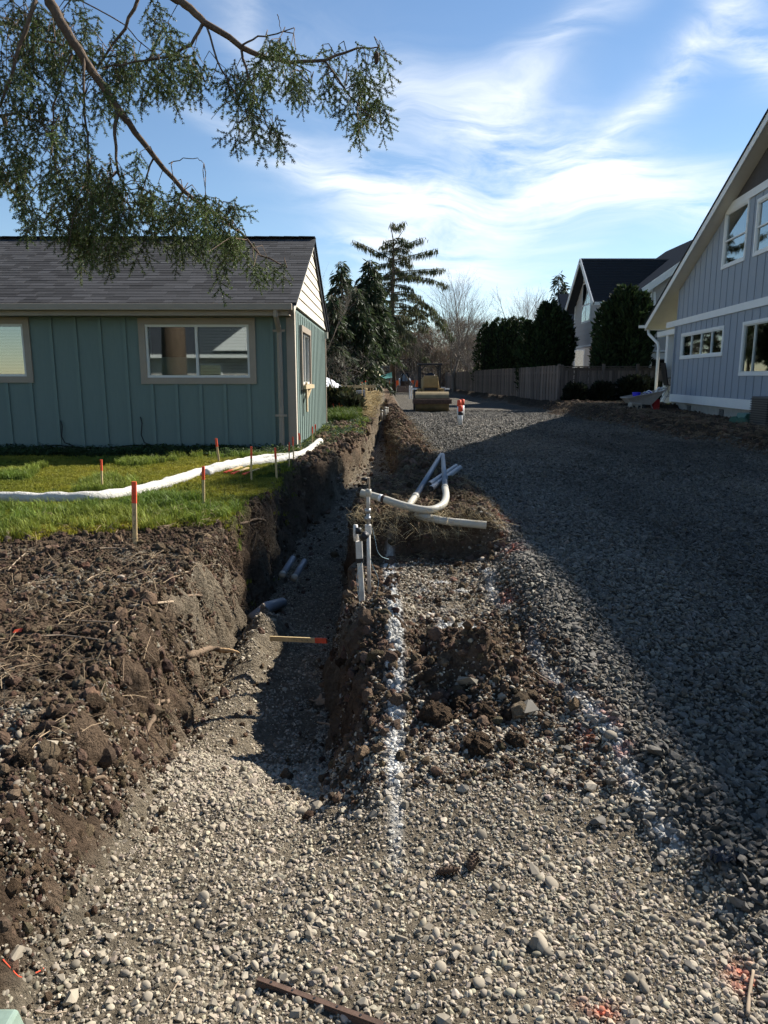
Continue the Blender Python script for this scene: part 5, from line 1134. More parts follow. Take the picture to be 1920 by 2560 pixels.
def grass():
    n = 30000; y = 5.0+7.2*rng.random(n)**1.25; x = -1.2-rng.random(n)*(.56*y-.7); left, lawn, straw, road, bed = masks(x, y); k = (rng.random(n) < lawn*np.clip(.75+1.6*fbm(x*1.1, y*1.1, 1), .25, 1)) & ~((x < -1.45) & (y > 12.0)); x, y = x[k], y[k]
    x2, y2 = rng.uniform(-1.45, -.4, 5200), rng.uniform(9, 19.5, 5200); left, lawn, *_ = masks(x2, y2); k = (rng.random(5200) < lawn*.9) & (fbm(x2*1.6, y2*.9, 3) > -.1); x = np.concatenate([x, x2[k]]); y = np.concatenate([y, y2[k]])
    # ragged overhang along the lip and stray tufts on the soil
    x3 = XL(np.linspace(5.8, 9, 500)) + rng.normal(-.05, .06, 500); y3 = np.linspace(5.8, 9, 500); k = fbm(x3*2, y3*2.5, 4) > .05; x = np.concatenate([x, x3[k]]); y = np.concatenate([y, y3[k]])
    n = len(x); tall = (fbm(x*1.3, y*1.3, 5) > .34) | ((y < 6.6) & (rng.random(n) < .10)); cover = (y > 11.0) & (x < -1.5) | ((y > 11.3-(.6*rng.random(n))) & (rng.random(n) < .5))
    vid = np.where(cover, rng.integers(8, 11, n), np.where(tall, rng.integers(5, 8, n), rng.integers(0, 5, n)))
    s = rng.uniform(.6, 1.25, n)*np.where(cover, 1.3, 1); P = np.stack([x, y, H(x, y)+.004], 1); rot = np.stack([rng.normal(0, .12, n), rng.normal(0, .12, n), rng.uniform(0, 6.28, n)], 1)
    t = np.clip(.5+1.5*fbm(x*.9, y*.9, 2), 0, 1)[:, None]; c = lerp(np.array([.150, .180, .022]), np.array([.270, .245, .030]), t)*(1+rng.normal(0, .2, (n, 1))); c = np.where(tall[:, None], c*np.array([.75, .95, 1.2]), c); c = np.where(cover[:, None], np.array([.035, .060, .020])*(1+rng.normal(0, .3, (n, 1))), c)
    scatter('lawn_grass', V_GR, P, rot, np.stack([s, s, s], 1), vid, np.clip(c, .01, .4), G['lawn'], 'short bright green grass')
    # green clump at the straw yard edge
    x, y = rng.uniform(-1.55, -.75, 500), rng.uniform(19.5, 22.0, 500); P = np.stack([x, y, H(x, y)], 1); s = rng.uniform(1.5, 3., 500)
    scatter('yard_grass', V_GR, P, np.stack([0*x, 0*x, rng.uniform(0, 6.28, 500)], 1), np.stack([s, s, s], 1), rng.integers(5, 8, 500), np.clip(np.array([.075, .11, .02])*(1+rng.normal(0, .2, (500, 1))), .01, .3), G['straw_yard'], 'tuft of green grass')
    # straw: yard, earth block, lips
    for nm, (x0, x1, y0, y1, n, sc, d, base) in dict(straw_yard=(-7, -.3, 20.5, 46, 7000, 2.2, .6, (.42, .32, .16)), earth_block=(-.35, 1.15, 5.75, 8.7, 300, .7, 1, (.30, .23, .13)), soil_berm=(0, 1.0, 9.5, 26, 320, 1.1, 1, (.22, .17, .1)), soil_bank=(-3.4, -1.1, 2.4, 6.3, 260, .9, 1, (.26, .19, .12)), roadside_bank=(6.8, 9.5, 12, 30, 700, 1.4, 1, (.20, .15, .1))).items():
        x, y = rng.uniform(x0, x1, n), rng.uniform(y0, y1, n); s = sc*rng.uniform(.6, 1.3, n); P = np.stack([x, y, H(x, y)+.012], 1)
        scatter('straw', V_ST, P, np.stack([rng.normal(0, .2, n), rng.normal(0, .2, n), rng.uniform(0, 6.28, n)], 1), np.stack([s, s, s], 1), rng.integers(0, 6, n), np.clip(np.array(base)*(1+rng.normal(0, .25, (n, 1))), .02, .6), G[nm], 'scattered dry straw')
    # fringe of straw and roots hanging over the front of the block
    n = 130; x = rng.uniform(-.25, 1.0, n); y = rng.uniform(5.78, 6.05, n); P = np.stack([x, y, np.maximum(H(x, y+.12), .32)+.005], 1); s = rng.uniform(.4, .9, n)
    scatter('straw', V_ST, P, np.stack([rng.normal(1.0, .5, n), rng.normal(0, .3, n), rng.uniform(-.6, .6, n)], 1), np.stack([s, s, s], 1), rng.integers(0, 6, n), np.clip(np.array([.33, .26, .15])*(1+rng.normal(0, .25, (n, 1))), .02, .6), G['earth_block'], 'straw hanging over the block edge')
grass()

# ------------------------------------------------------------------ filter sock on the lawn
def hose():
    t = thing('filter_sock', 'long white fabric-covered drain pipe snaking across the lawn', 'hose', (-2.4, 8.5, .4))
    def run(pp, r, nm, seed):
        rd = random.Random(seed); ps = [atz(x, y, .46) for (x, y) in pp]; q = []
        for i in range(len(ps)-1):
            a = ps[max(i-1, 0)]; b = ps[i]; c = ps[i+1]; d = ps[min(i+2, len(ps)-1)]; k = max(4, int((c-b).length/.06))
            for j in range(k):
                s = j/k; v = .5*((2*b)+(c-a)*s+(2*a-5*b+4*c-d)*s*s+(3*b-a-3*c+d)*s**3); q.append(v)
        q.append(ps[-1]); pts = []; rs = []
        for i, v in enumerate(q):
            v = Vector((v.x, v.y, Hs(v.x, v.y)+r*.72)); pts.append(v); rs.append(r*(1+.07*math.sin(i*1.3)+rd.gauss(0, .05)))
        rs[0] *= .8; MB().tube(pts, rs, 12).build(nm, 'hose', t, True)
    run([(-120, 1238), (0, 1238), (120, 1240), (230, 1240), (300, 1228), (380, 1210), (450, 1192), (520, 1172), (590, 1155), (660, 1143), (720, 1138), (760, 1130), (800, 1102)], .060, 'sock', 1)
    run([(515, 1180), (550, 1168), (620, 1155), (690, 1146), (745, 1138)], .058, 'sock', 2)
hose()
# ------------------------------------------------------------------ survey stakes
def stake(label, x, y_top, y_bot, zb=None, Y=None, w=.030, tilt=0., orange=.34, ink=False, x_top=None):
    b = atz(x, y_bot, .40) if Y is None else at(x, y_bot, Y); g = Hs(b.x, b.y); p = at(x_top or x, y_top, b.y); h = p.z-g
    t = thing('survey_stake', label, 'stake', (b.x, b.y, g), 'orange-tipped survey stakes'); top = Vector((p.x, b.y+tilt, p.z)); bt = Vector((b.x, b.y, g-.08)); mid = bt.lerp(top, 1-orange*h/(h+.08))
    MB().bar(bt, mid, w, .014, (0, 1, 0)).build('shaft', 'stake', t); MB().bar(mid, top, w+.001, .015, (0, 1, 0)).build('painted_tip', 'orange', t)
    if ink:                                           # pencilled figures down the face
        rd = random.Random(4); 
        for k, q in enumerate((.90, .86, .815, .775, .62, .585, .55, .46, .43, .40, .365)):
            c = bt.lerp(top, q)+Vector((0, -.0085, 0)); r = .0055; mk = MB()
            if k % 3 == 0: pts = [c+Vector((math.cos(a)*r, 0, math.sin(a)*r*1.2)) for a in np.linspace(.4, 5.6, 8)]
            elif k % 3 == 1: pts = [c+Vector((-r, 0, r)), c+Vector((r, 0, r*.6)), c+Vector((-r*.4, 0, -r))]
            else: pts = [c+Vector((-r, 0, 0)), c+Vector((r, 0, .002)), c+Vector((.001, 0, -r)), c+Vector((r, 0, -r))]
            mk.tube(pts, .0012, 3).build('pencil_mark', 'ink', t)
    return t
stake('tall survey stake with pencilled figures nearest the trench corner', 335, 1204, 1342, ink=True, w=.034)
stake('thin survey stake standing alone left of the white drain pipe', 255, 1149, 1228, x_top=253, w=.018)
stake('survey stake at the lawn edge with pencil marks, right of the tall one', 508, 1166, 1262, w=.026)
stake('leaning survey stake behind the drain pipe below the large window', 549, 1096, 1160, x_top=540, w=.028)
stake('slender survey stake in front of the drain pipe right of the window', 628, 1116, 1204, w=.020)
stake('survey stake in front of the house corner, nearest the trench lip', 692, 1119, 1200, x_top=688, w=.024)
stake('hair-thin survey stake right of the house corner', 723, 1105, 1184, w=.012)
stake('survey stake touching the drain pipe below the downspout', 735, 1092, 1166, x_top=732, w=.018)
stake('leaning survey stake by the drain pipe end at the sunlit wall', 753, 1083, 1132, x_top=747, w=.030)
stake('thin survey stake against the sunlit side wall', 781, 1066, 1118, w=.016)
stake('farthest survey stake against the sunlit side wall', 788, 1061, 1092, w=.030)
for i, (a, b, lb) in enumerate([((562, 1184), (604, 1168), 'upper of three stakes lying on the lawn beside the drain pipe'), ((580, 1188), (620, 1171), 'middle of three stakes lying on the lawn beside the drain pipe'), ((608, 1190), (648, 1176), 'lower of three stakes lying on the lawn beside the drain pipe')]):
    p, q = atz(*a, .42), atz(*b, .42); p.z, q.z = Hs(p.x, p.y)+.03, Hs(q.x, q.y)+.03; t = thing('survey_stake', lb, 'stake', tuple(q), 'stakes lying on the lawn'); m = p.lerp(q, .4)
    MB().bar(p, m, .036, .015).build('painted_tip', 'orange', t); MB().bar(m, q, .036, .015).build('shaft', 'stake', t)
# stake lying across the trench floor
t = thing('survey_stake', 'orange-tipped stake lying across the trench floor', 'stake', (-.6, 4.7, -.3)); a, b, c = Vector((-.86, 4.80, -.30)), Vector((-.42, 4.66, -.27)), Vector((-.27, 4.62, -.26))
a, c = at(675, 1596, 4.75), at(817, 1602, 4.62); b = a.lerp(c, .80)
MB().bar(a, b, .012, .034).build('shaft', 'stake', t); MB().bar(b, c, .013, .035).build('painted_tip', 'orange', t)
for k in range(7):
    p = b.lerp(a, .10+.06*k)+Vector((0, -.0075, 0)); r = .006; MB().tube([p+Vector((-r, 0, r)), p+Vector((r*(-1)**k, 0, 0)), p+Vector((r, 0, -r))], .0012, 3).build('pencil_mark', 'ink', t)

# ------------------------------------------------------------------ pipes and posts in the dig
def catmull(ps, k=8):
    ps = [Vector(p) for p in ps]; q = []
    for i in range(len(ps)-1):
        a = ps[max(i-1, 0)]; b = ps[i]; c = ps[i+1]; d = ps[min(i+2, len(ps)-1)]
        for j in range(k): s = j/k; q.append(.5*((2*b)+(c-a)*s+(2*a-5*b+4*c-d)*s*s+(3*b-a-3*c+d)*s**3))
    return q+[ps[-1]]
def pipes():
    # two long-sweep bends with straight legs, lying on the earth block
    t = thing('conduit_bend', 'grey conduit sweep bend whose curved end reaches left over the trench', 'pipe', (.4, 6.2, .55), 'conduit bends on the earth block')
    tip = at(1107, 1137, 9.9); e1 = at(1113, 1222, 6.95)
    MB().tube([tip, e1], .029, 14).build('straight_leg', 'galv', t, True)  # leg takes the shaded tone, sweep the sunlit tone of one pipe
    cv = catmull([e1, at(1115, 1243, 6.45), at(1104, 1264, 6.12), at(1068, 1275, 5.98), at(1010, 1264, 6.05), at(955, 1246, 6.15), at(903, 1232, 6.22)])
    MB().tube(cv, .033, 14, False).build('sweep', 'pvc', t, True); MB().tube([e1, e1+(tip-e1)*.03], .036, 14).build('coupling', 'pvc', t, True)
    d = (cv[-1]-cv[-3]).normalized(); MB().tube([cv[-1]-d*.002, cv[-1]-d*.02], .027, 12).build('bore', 'black', t); MB().tube([cv[-1]-d*.10, cv[-1]], .035, 14, False).build('bell_end', 'pvc', t, True)
    n_ = len(cv); k_ = int(n_*.80); MB().tube([cv[k_], cv[k_+1]], .0338, 14).build('print_band', 'ink', t, True); MB().tube([cv[k_+1], cv[k_+2]], .0337, 14).build('print_band', 'white', t, True)
    t = thing('conduit_bend', 'grey conduit sweep bend whose curved end points right towards the road', 'pipe', (.3, 6.2, .52), 'conduit bends on the earth block')
    tip2 = at(1103, 1137, 9.85); e2 = at(1036, 1245, 6.75)
    MB().tube([tip2, e2], .029, 14).build('straight_leg', 'galv', t, True)
    cv = catmull([e2, at(1025, 1261, 6.45), at(1026, 1273, 6.22), at(1052, 1289, 6.02), at(1110, 1302, 5.9), at(1165, 1308, 5.85), at(1216, 1313, 5.82)])
    MB().tube(cv, .033, 14, False).build('sweep', 'pvc', t, True); MB().tube([e2, e2+(tip2-e2)*.035], .037, 14).build('coupling', 'pvc', t, True)
    d = (cv[-1]-cv[-3]).normalized(); MB().tube([cv[-1]-d*.002, cv[-1]-d*.02], .027, 12).build('bore', 'black', t)
    for i, (a, b, lb) in enumerate([((1073, 1212, 7.3), (1140, 1166, 8.9), 'rear of two straight grey conduits lying behind the bends'), ((1077, 1222, 7.15), (1150, 1169, 8.85), 'front of two straight grey conduits lying behind the bends')]):
        p, q = at(*a), at(*b); t = thing('conduit', lb, 'pipe', tuple(p), 'straight conduits on the earth block'); MB().tube([p, q], .031, 14, False).build('pipe', 'galv', t, True); MB().tube([p, q], .027, 14, True).build('bore', 'black', t)
    # capped pipe ends in the trench
    for i, (x, y, lb) in enumerate([(705, 1438, 'left capped white pipe end poking out of the trench wall'), (735, 1446, 'right capped white pipe end poking out of the trench wall')]):
        p = at(x, y, 6.65); q = p+Vector((.07, .32, .09)); t = thing('pipe_end', lb, 'pipe', tuple(p), 'capped pipe ends in the trench'); MB().tube([p, q], .030, 14).build('pipe', 'galv', t, True); MB().tube([p-(q-p)*.02, p+(q-p)*.10], .034, 14).build('cap', 'pvc', t, True)
    # half-buried pale slab of pipe by the left wall
    p = at(668, 1515, 6.1); t = thing('buried_pipe', 'grey pipe half buried in the trench gravel beside the left wall', 'pipe', tuple(p)); MB().tube([p+Vector((-.10, -.22, -.045)), p+Vector((.0, .0, -.012)), p+Vector((.10, .25, -.05))], [.05, .055, .05], 14).build('pipe', 'galv', t, True)
    # water service risers: near post and taller post behind it
    def riser(label, xb, yb, Y, top, parts):
        b = at(xb, yb, Y); g = Hs(b.x, b.y); t = thing('water_riser', label, 'pipe', (b.x, b.y, min(g, b.z)), 'water service risers'); return t, b
    t, b = riser('nearer square white riser post with black clamp and loose tracer wires', 910, 1535, 4.42, 0, 0)
    p0, p1 = Vector((b.x, b.y, b.z-.12)), at(899, 1395, 4.42)
    MB().bar(p0, p1, .034, .034, (0, 1, 0)).build('post', 'pvcw', t, bevel=.004); p2 = at(896, 1372, 4.42); p3 = at(896, 1330, 4.42)
    MB().bar(p1, at(897, 1352, 4.42), .042, .042, (0, 1, 0)).build('upper_sleeve', 'pvcw', t, bevel=.004)
    MB().bar(p1-Vector((0, 0, .028)), p1+Vector((0, 0, .0)), .046, .046, (0, 1, 0)).build('clamp', 'black', t)
    MB().tube([at(891, 1352, 4.44), at(889, 1335, 4.44), at(889, 1312, 4.44)], [.017, .017, .014], 10).build('valve_body', 'pvcw', t, True)
    MB().tube([at(903, 1352, 4.40), at(903, 1338, 4.40)], .014, 10).build('fitting', 'steel', t, True); MB().tube([at(896, 1334, 4.38), at(896, 1320, 4.38)], .019, 10).build('black_cap', 'black', t, True)
    MB().tube([at(906, 1345, 4.38), at(916, 1335, 4.36)], .024, 12).build('gauge', 'black', t, True)
    MB().tube(catmull([at(905, 1405, 4.36), at(893, 1435, 4.34), at(894, 1470, 4.34), at(902, 1512, 4.34), at(925, 1535, 4.33), at(945, 1533, 4.33)]), .0022, 4).build('tracer_wire', 'cyanwire', t); MB().tube(catmull([at(917, 1370, 4.36), at(932, 1415, 4.36), at(946, 1450, 4.36), at(940, 1490, 4.35), at(934, 1500, 4.35)]), .0020, 4).build('tracer_wire', 'cyanwire', t)
    t, b = riser('taller white riser behind, topped by a small valve with black knob', 925, 1450, 4.9, 0, 0)
    MB().tube([at(923, 1465, 4.9)-Vector((0, 0, .1)), at(921, 1310, 4.9)], .014, 10).build('pipe', 'pvcw', t, True); MB().bar(at(921, 1335, 4.9), at(920, 1312, 4.9), .044, .04, (0, 1, 0)).build('sleeve', 'pvcw', t, bevel=.004)
    MB().tube([at(921, 1310, 4.9), at(920, 1278, 4.9)], .014, 10).build('riser', 'steel', t, True); MB().tube([at(920, 1300, 4.9), at(919, 1292, 4.9)], .022, 8).build('union', 'steel', t, True); MB().tube([at(920, 1282, 4.9), at(919, 1272, 4.9)], .022, 8).build('union', 'steel', t, True)
    MB().tube([at(920, 1276, 4.9), at(921, 1225, 4.9)], .013, 10).build('valve_body', 'pvcw', t, True); MB().tube([at(921, 1240, 4.9), at(921, 1223, 4.9)], .021, 10).build('bushing', 'pvc', t, True)
    MB().tube([at(923, 1225, 4.9), at(923, 1196, 4.9)], [.006, .0045], 8).build('stem', 'stick', t, True); MB().box(at(920, 1205, 4.9).x-.004, at(920, 1205, 4.9).x+.012, 4.885, 4.915, at(0, 1210, 4.9).z, at(0, 1194, 4.9).z).build('stop_cock', 'stick', t)
    k = at(913, 1198, 4.9); MB().tube([k+Vector((-.026, 0, 0)), k+Vector((.014, 0, 0))], .012, 12).build('knob', 'black', t, True)
    MB().tube(catmull([at(930, 1318, 4.88), at(938, 1350, 4.88), at(944, 1378, 4.87), at(955, 1392, 4.9), at(972, 1398, 5.0)]), .0022, 4).build('tracer_wire', 'cyanwire', t)
    # far stubs in the trench
    for i, (x, y0_, y1_, Y, lb) in enumerate([(954, 1026, 1044, 26, 'left of the three white pipe stubs in the far trench'), (963, 1018, 1041, 27, 'tallest of the three white pipe stubs in the far trench'), (968, 1019, 1040, 27.2, 'right of the three white pipe stubs in the far trench')]):
        p, q = at(x, y1_+8, Y), at(x, y0_, Y); t = thing('pipe_stub', lb, 'pipe', tuple(p), 'white stubs in the far trench'); MB().tube([p, q], .045, 10).build('pipe', 'pvc', t, True); MB().tube([q-Vector((0, 0, .06)), q+Vector((0, 0, .01))], .052, 10).build('cap', 'pvc', t, True)
    for i, (x, y0_, y1_, Y, lb) in enumerate([(896, 1003, 1017, 25, 'short grey stub pipe in the straw'), (901, 998, 1018, 25.3, 'pale stub pipe in the straw beside the short one')]):
        p, q = at(x, y1_+4, Y), at(x, y0_, Y); t = thing('pipe_stub', lb, 'pipe', tuple(p), 'stubs in the straw yard'); MB().tube([p, q], .05, 10).build('pipe', 'pvcw' if i else 'galv', t, True); MB().tube([q-Vector((0, 0, .05)), q+Vector((0, 0, .01))], .055, 10).build('cap', 'galv', t, True)
    for i, (x, y0_, y1_, Y, lb) in enumerate([(1024, 965, 976, 52, 'left far white post beside the skid steer'), (1029, 966, 976, 52, 'right far white post beside the skid steer'), (1071, 0, 0, 0, '')][:2]):
        p, q = at(x, y1_, Y), at(x, y0_, Y); p.z = .05; t = thing('marker_post', lb, 'post', tuple(p), 'far white posts'); MB().tube([p, q], .045, 8).build('post', 'white', t); MB().tube([q, q+Vector((0, 0, .03))], [.045, .02], 8).build('cap', 'white', t)
    # orange-topped marker posts on the road
    for i, (x, yb, yt, Y, lb) in enumerate([(1151, 1062, 1014, 21.0, 'front of three white marker posts with orange tops on the road'), (1148, 1052, 1000, 23.0, 'middle of three white marker posts with orange tops on the road'), (1156, 1046, 998, 24.0, 'rear of three white marker posts with orange tops on the road')]):
        p, q = at(x, yb, Y), at(x, yt, Y); p.z = Hs(p.x, p.y)-.02; t = thing('marker_post', lb, 'post', tuple(p), 'orange-topped marker posts')
        m1, m2 = p.lerp(q, .72), p.lerp(q, .55); MB().tube([p, m1], .065, 10).build('post', 'white', t, True); MB().tube([m1, q], .067, 10).build('orange_top', 'orange', t, True)
        if i == 0: MB().tube([m2, m2+Vector((0, 0, .10))], .072, 10).build('black_band', 'black', t, True)
pipes()

# ------------------------------------------------------------------ machines
def roller():
    Y = 32.; xc = 2.13; gz = Hs(xc, Y); t = thing('road_roller', 'yellow single-drum road roller with black rollover frame parked on the gravel road', 'roller', (xc, Y+1, gz)); w = .735; r = .46
    dr = MB().tube([(xc-w, Y, gz+r), (xc+w, Y, gz+r)], r, 40).build('drum', 'drum', t)
    for s in (-1, 1): MB().tube([(xc+s*(w+.002), Y, gz+r), (xc+s*(w+.02), Y, gz+r)], r*.55, 24).build('drum_hub', 'rust', t)
    MB().box(xc-w-.10, xc+w+.10, Y-r-.13, Y-r-.03, gz+.40, gz+.60).build('front_beam', 'rust', t, bevel=.01); MB().box(xc-w-.02, xc+w+.02, Y-r-.032, Y-r+.02, gz+.60, gz+.64).build('scraper', 'rust', t)
    for s in (-1, 1): MB().box(xc+s*(w+.06)-.035, xc+s*(w+.06)+.035, Y-r-.05, Y+.8, gz+.40, gz+.58).build('drum_yoke', 'rust', t)
    MB().box(xc-w-.05, xc+w+.05, Y+.55, Y+.7, gz+.38, gz+.62).build('rear_beam', 'rust', t)
    h = MB().add([(xc-.45, Y+.8, gz+.6), (xc+.45, Y+.8, gz+.6), (xc+.45, Y+2.1, gz+.6), (xc-.45, Y+2.1, gz+.6), (xc-.32, Y+.9, gz+1.62), (xc+.32, Y+.9, gz+1.62), (xc+.40, Y+2.1, gz+1.45), (xc-.40, Y+2.1, gz+1.45)], MB.BF).build('hood', 'yellow', t, bevel=.04)
    MB().box(xc-.33, xc+.33, Y+.74, Y+.80, gz+1.10, gz+1.52).build('front_panel', 'yellow', t, bevel=.015); MB().box(xc-.30, xc+.30, Y+.73, Y+.742, gz+.95, gz+1.07).build('grille', 'black', t)
    for s in (-1, 1): MB().box(xc+s*.52-.08, xc+s*.52+.08, Y+.8, Y+1.9, gz+.62, gz+1.05).build('side_tank', 'yellow', t, bevel=.03); MB().tube([(xc+s*.62-.12, Y+1.9, gz+.55), (xc+s*.62+.12, Y+1.9, gz+.55)], .55, 24).build('wheel', 'black', t)
    for s in (-1, 1): MB().box(xc+s*.75-.11, xc+s*.75+.11, Y+.70, Y+.76, gz+1.00, gz+1.06).build('lamp_bracket', 'white', t)
    yb = Y+1.5; zt = at(1080, 912, yb).z
    for s in (-1, 1):
        for yy in (yb, yb+1.0): MB().box(xc+s*.46-.045, xc+s*.46+.045, yy-.045, yy+.045, gz+.7, zt).build('frame_post', 'black', t)
        MB().bar((xc+s*.46, yb, zt-.30), (xc+s*.22, yb, zt-.04), .05, .05).build('gusset', 'black', t)
    MB().box(xc-.56, xc+.56, yb-.1, yb+1.1, zt-.02, zt+.06).build('canopy', 'black', t, bevel=.02)
    MB().tube([(xc, yb+.2, gz+1.5), (xc, yb+.2, gz+1.68)], [.30, .22], 16).build('seat', 'black', t, True); MB().tube([(xc, yb-.25, gz+1.60), (xc, yb-.28, gz+1.63)], .19, 20).build('steering_wheel', 'black', t); MB().tube([(xc+.38, Y+1.0, gz+1.5), (xc+.38, Y+1.0, gz+1.85)], .03, 8).build('exhaust', 'black', t)
roller()
def skid_steer():
    Y = 72.; c = at(1012, 968, Y); xc = c.x; gz = Hs(xc, Y); t = thing('skid_steer', 'dark tracked skid steer loader parked in front of the orange mesh', 'loader', (xc, Y, gz))
    for s in (-1, 1):
        MB().poly([(xc+s*.62-.16, Y-1.1, gz), (xc+s*.62-.16, Y+.9, gz), (xc+s*.62-.16, Y+1.2, gz+.35), (xc+s*.62-.16, Y+.8, gz+.62), (xc+s*.62-.16, Y-1.0, gz+.62), (xc+s*.62-.16, Y-1.35, gz+.35)], (.32, 0, 0)).build('track', 'black', t); MB().bar((xc+s*.52, Y+1.0, gz+1.25), (xc+s*.52, Y-1.0, gz+.95), .11, .18).build('loader_arm', 'steel', t); MB().bar((xc+s*.52, Y-1.0, gz+.95), (xc+s*.52, Y-1.5, gz+.35), .11, .16).build('loader_arm', 'steel', t)
    MB().box(xc-.45, xc+.45, Y-.8, Y+1.2, gz+.35, gz+1.05).build('body', 'rust', t, bevel=.03)
    MB().poly([(xc-.42, Y-.7, gz+1.0), (xc+.42, Y-.7, gz+1.0), (xc+.40, Y-.6, gz+1.55), (xc+.25, Y-.55, gz+1.85), (xc-.25, Y-.55, gz+1.85), (xc-.40, Y-.6, gz+1.55)], (0, 1.3, 0)).build('cab', 'black', t); MB().poly([(xc-.26, Y-.72, gz+1.05), (xc+.26, Y-.72, gz+1.05), (xc+.24, Y-.64, gz+1.5), (xc+.15, Y-.60, gz+1.72), (xc-.15, Y-.60, gz+1.72), (xc-.24, Y-.64, gz+1.5)], (0, .01, 0)).build('windscreen', mat('cab_glass', (.16, .21, .27), rough=.15), t)
    MB().add([(xc-.75, Y-1.5, gz+.05), (xc+.75, Y-1.5, gz+.05), (xc+.75, Y-2.1, gz+.02), (xc-.75, Y-2.1, gz+.02), (xc-.75, Y-1.45, gz+.6), (xc+.75, Y-1.45, gz+.6), (xc+.75, Y-1.55, gz+.6), (xc-.75, Y-1.55, gz+.6)], MB.BF).build('bucket', 'rust', t)
skid_steer()
def mesh_fence(label, pts, Y, post=True):
    a = at(*pts[0], Y); t = thing('safety_mesh', label, 'barrier', (a.x, Y, .2), 'orange safety mesh'); tp = [at(x, y, Y) for x, y in pts[0::2]]; bt = [at(x, y, Y) for x, y in pts[1::2]]; m = MB()
    for i in range(len(tp)-1): m.poly([tp[i], tp[i+1], bt[i+1], bt[i]], (0, .02, 0))
    m.build('mesh_sheet', mat('safety_orange', (.85, .13, .03), rough=.6, var=.15, vscale=2), t)
    for p, q in ((tp[0], bt[0]), (tp[-1], bt[-1])): MB().tube([p+Vector((0, -.03, .1)), Vector((q.x, q.y-.03, .2))], .035, 6).build('post', 'stake', t)
mesh_fence('left panel of sagging orange safety mesh', [(962, 947), (962, 964), (970, 952), (971, 966), (984, 954), (984, 967), (997, 950), (998, 968)], 78.)
mesh_fence('right panel of orange safety mesh behind the roller', [(1026, 951), (1026, 967), (1040, 951), (1040, 968), (1056, 950), (1056, 967), (1068, 952), (1068, 966)], 76.)

# ------------------------------------------------------------------ straw yard and far left clutter
def yard():
    p = at(838, 985, 29); t = thing('tarp_pile', 'heap covered with crinkled silver tarp beside the teal house', 'tarp', (p.x, 29, .5)); rg = np.random.default_rng(9)
    nx, ny = 34, 22; V = []
    for j in range(ny):
        for i in range(nx):
            u, v = i/(nx-1)*2-1, j/(ny-1)*2-1; z = max(0, 1-(abs(u)**1.8))*max(0, 1-abs(v)**2.2); x = p.x-.55+u*1.25; y = 29+v*1.3; V.append((x+.05*float(fbm(np.array([x*3]), np.array([y*3]), 1)[0]), y, .45+z**.6*1.15*(1+.22*float(fbm(np.array([x*2.2]), np.array([y*2.2]), 3)[0]))))
    F = [(j*nx+i, j*nx+i+1, (j+1)*nx+i+1, (j+1)*nx+i) for j in range(ny-1) for i in range(nx-1)]; MB().add(V, F).build('sheet', 'tarp', t)
    for k in range(3): MB().tube([(p.x+.2+.2*k, 28.0, .5), (p.x+.1+.2*k, 28.2, .62), (p.x+.2*k, 28.5, .6)], .07, 8).build('sand_bag', 'hull', t, True)
    for i, (a, b, Y, lb) in enumerate([((845, 967), (940, 966), 36, 'long low form board across the straw yard'), ((905, 958), (906, 990), 30, 'left thin upright rod in the straw yard'), ((914, 955), (914, 988), 30, 'right thin upright rod in the straw yard')]):
        p, q = at(*a, Y), at(*b, Y); t = thing('form_board' if i == 0 else 'marker_rod', lb, 'board' if i == 0 else 'rod', tuple(p), 'form boards and rods'); 
        if i == 0: MB().bar(p, q, .04, .14).build('plank', 'beam', t); [MB().bar(p.lerp(q, s)+Vector((0, -.05, -.35)), p.lerp(q, s)+Vector((0, -.05, .12)), .05, .03, (0, 1, 0)).build('peg', 'beam', t) for s in (.1, .45, .85)]
        else: MB().tube([q-Vector((0, 0, .2)), p], .018, 6).build('rod', 'stake', t); MB().tube([p, p+Vector((0, 0, .05))], .024, 6).build('cap', 'orange', t)
    p = at(902, 984, 34); t = thing('block', 'dark square block standing in the straw', 'block', (p.x, 34, .5)); MB().box(p.x-.22, p.x+.22, 33.9, 34.2, .4, 1.02).build('body', 'galv', t, bevel=.02); MB().box(p.x-.14, p.x+.14, 33.88, 33.899, .55, .88).build('face', 'black', t)
    p = at(920, 945, 60); t = thing('teal_tarp', 'sagging teal tarp strung between the dark firs', 'tarp', (p.x, 60, .5)); V = []; nx, ny = 16, 6
    for j in range(ny):
        for i in range(nx): u, v = i/(nx-1), j/(ny-1); V.append((p.x-2.6+u*4.6, 59+v*2.5, 1.55+.5*v-.35*math.sin(u*math.pi)*(1-.3*v)+.12*math.sin(u*9+v*4)))
    MB().add(V, [(j*nx+i, j*nx+i+1, (j+1)*nx+i+1, (j+1)*nx+i) for j in range(ny-1) for i in range(nx-1)]).build('sheet', 'ttarp', t)
    for x in (-2.5, -.3, 1.9): MB().tube([(p.x+x, 59, .3), (p.x+x, 59, 1.7)], .04, 6).build('pole', 'galv', t)
    # small red plant flags
    for i, (x, y) in enumerate([(842, 1015), (879, 995)]):
        p = at(x, y, 21.5+3*i); t = thing('flag_stake', ['small red-leaved sprig before the olive shrub', 'reddish dry stalk beside the dark loose shrub'][i], 'plant', (p.x, p.y, .5))
        for k in range(5): MB().tube([(p.x, p.y, .45), (p.x+random.uniform(-.12, .12), p.y, .6), (p.x+random.uniform(-.2, .2), p.y, .75+.25*i+random.uniform(0, .15))], [.012, .01, .006], 4).build('stem', 'rust' if i else 'orange', t)
yard()

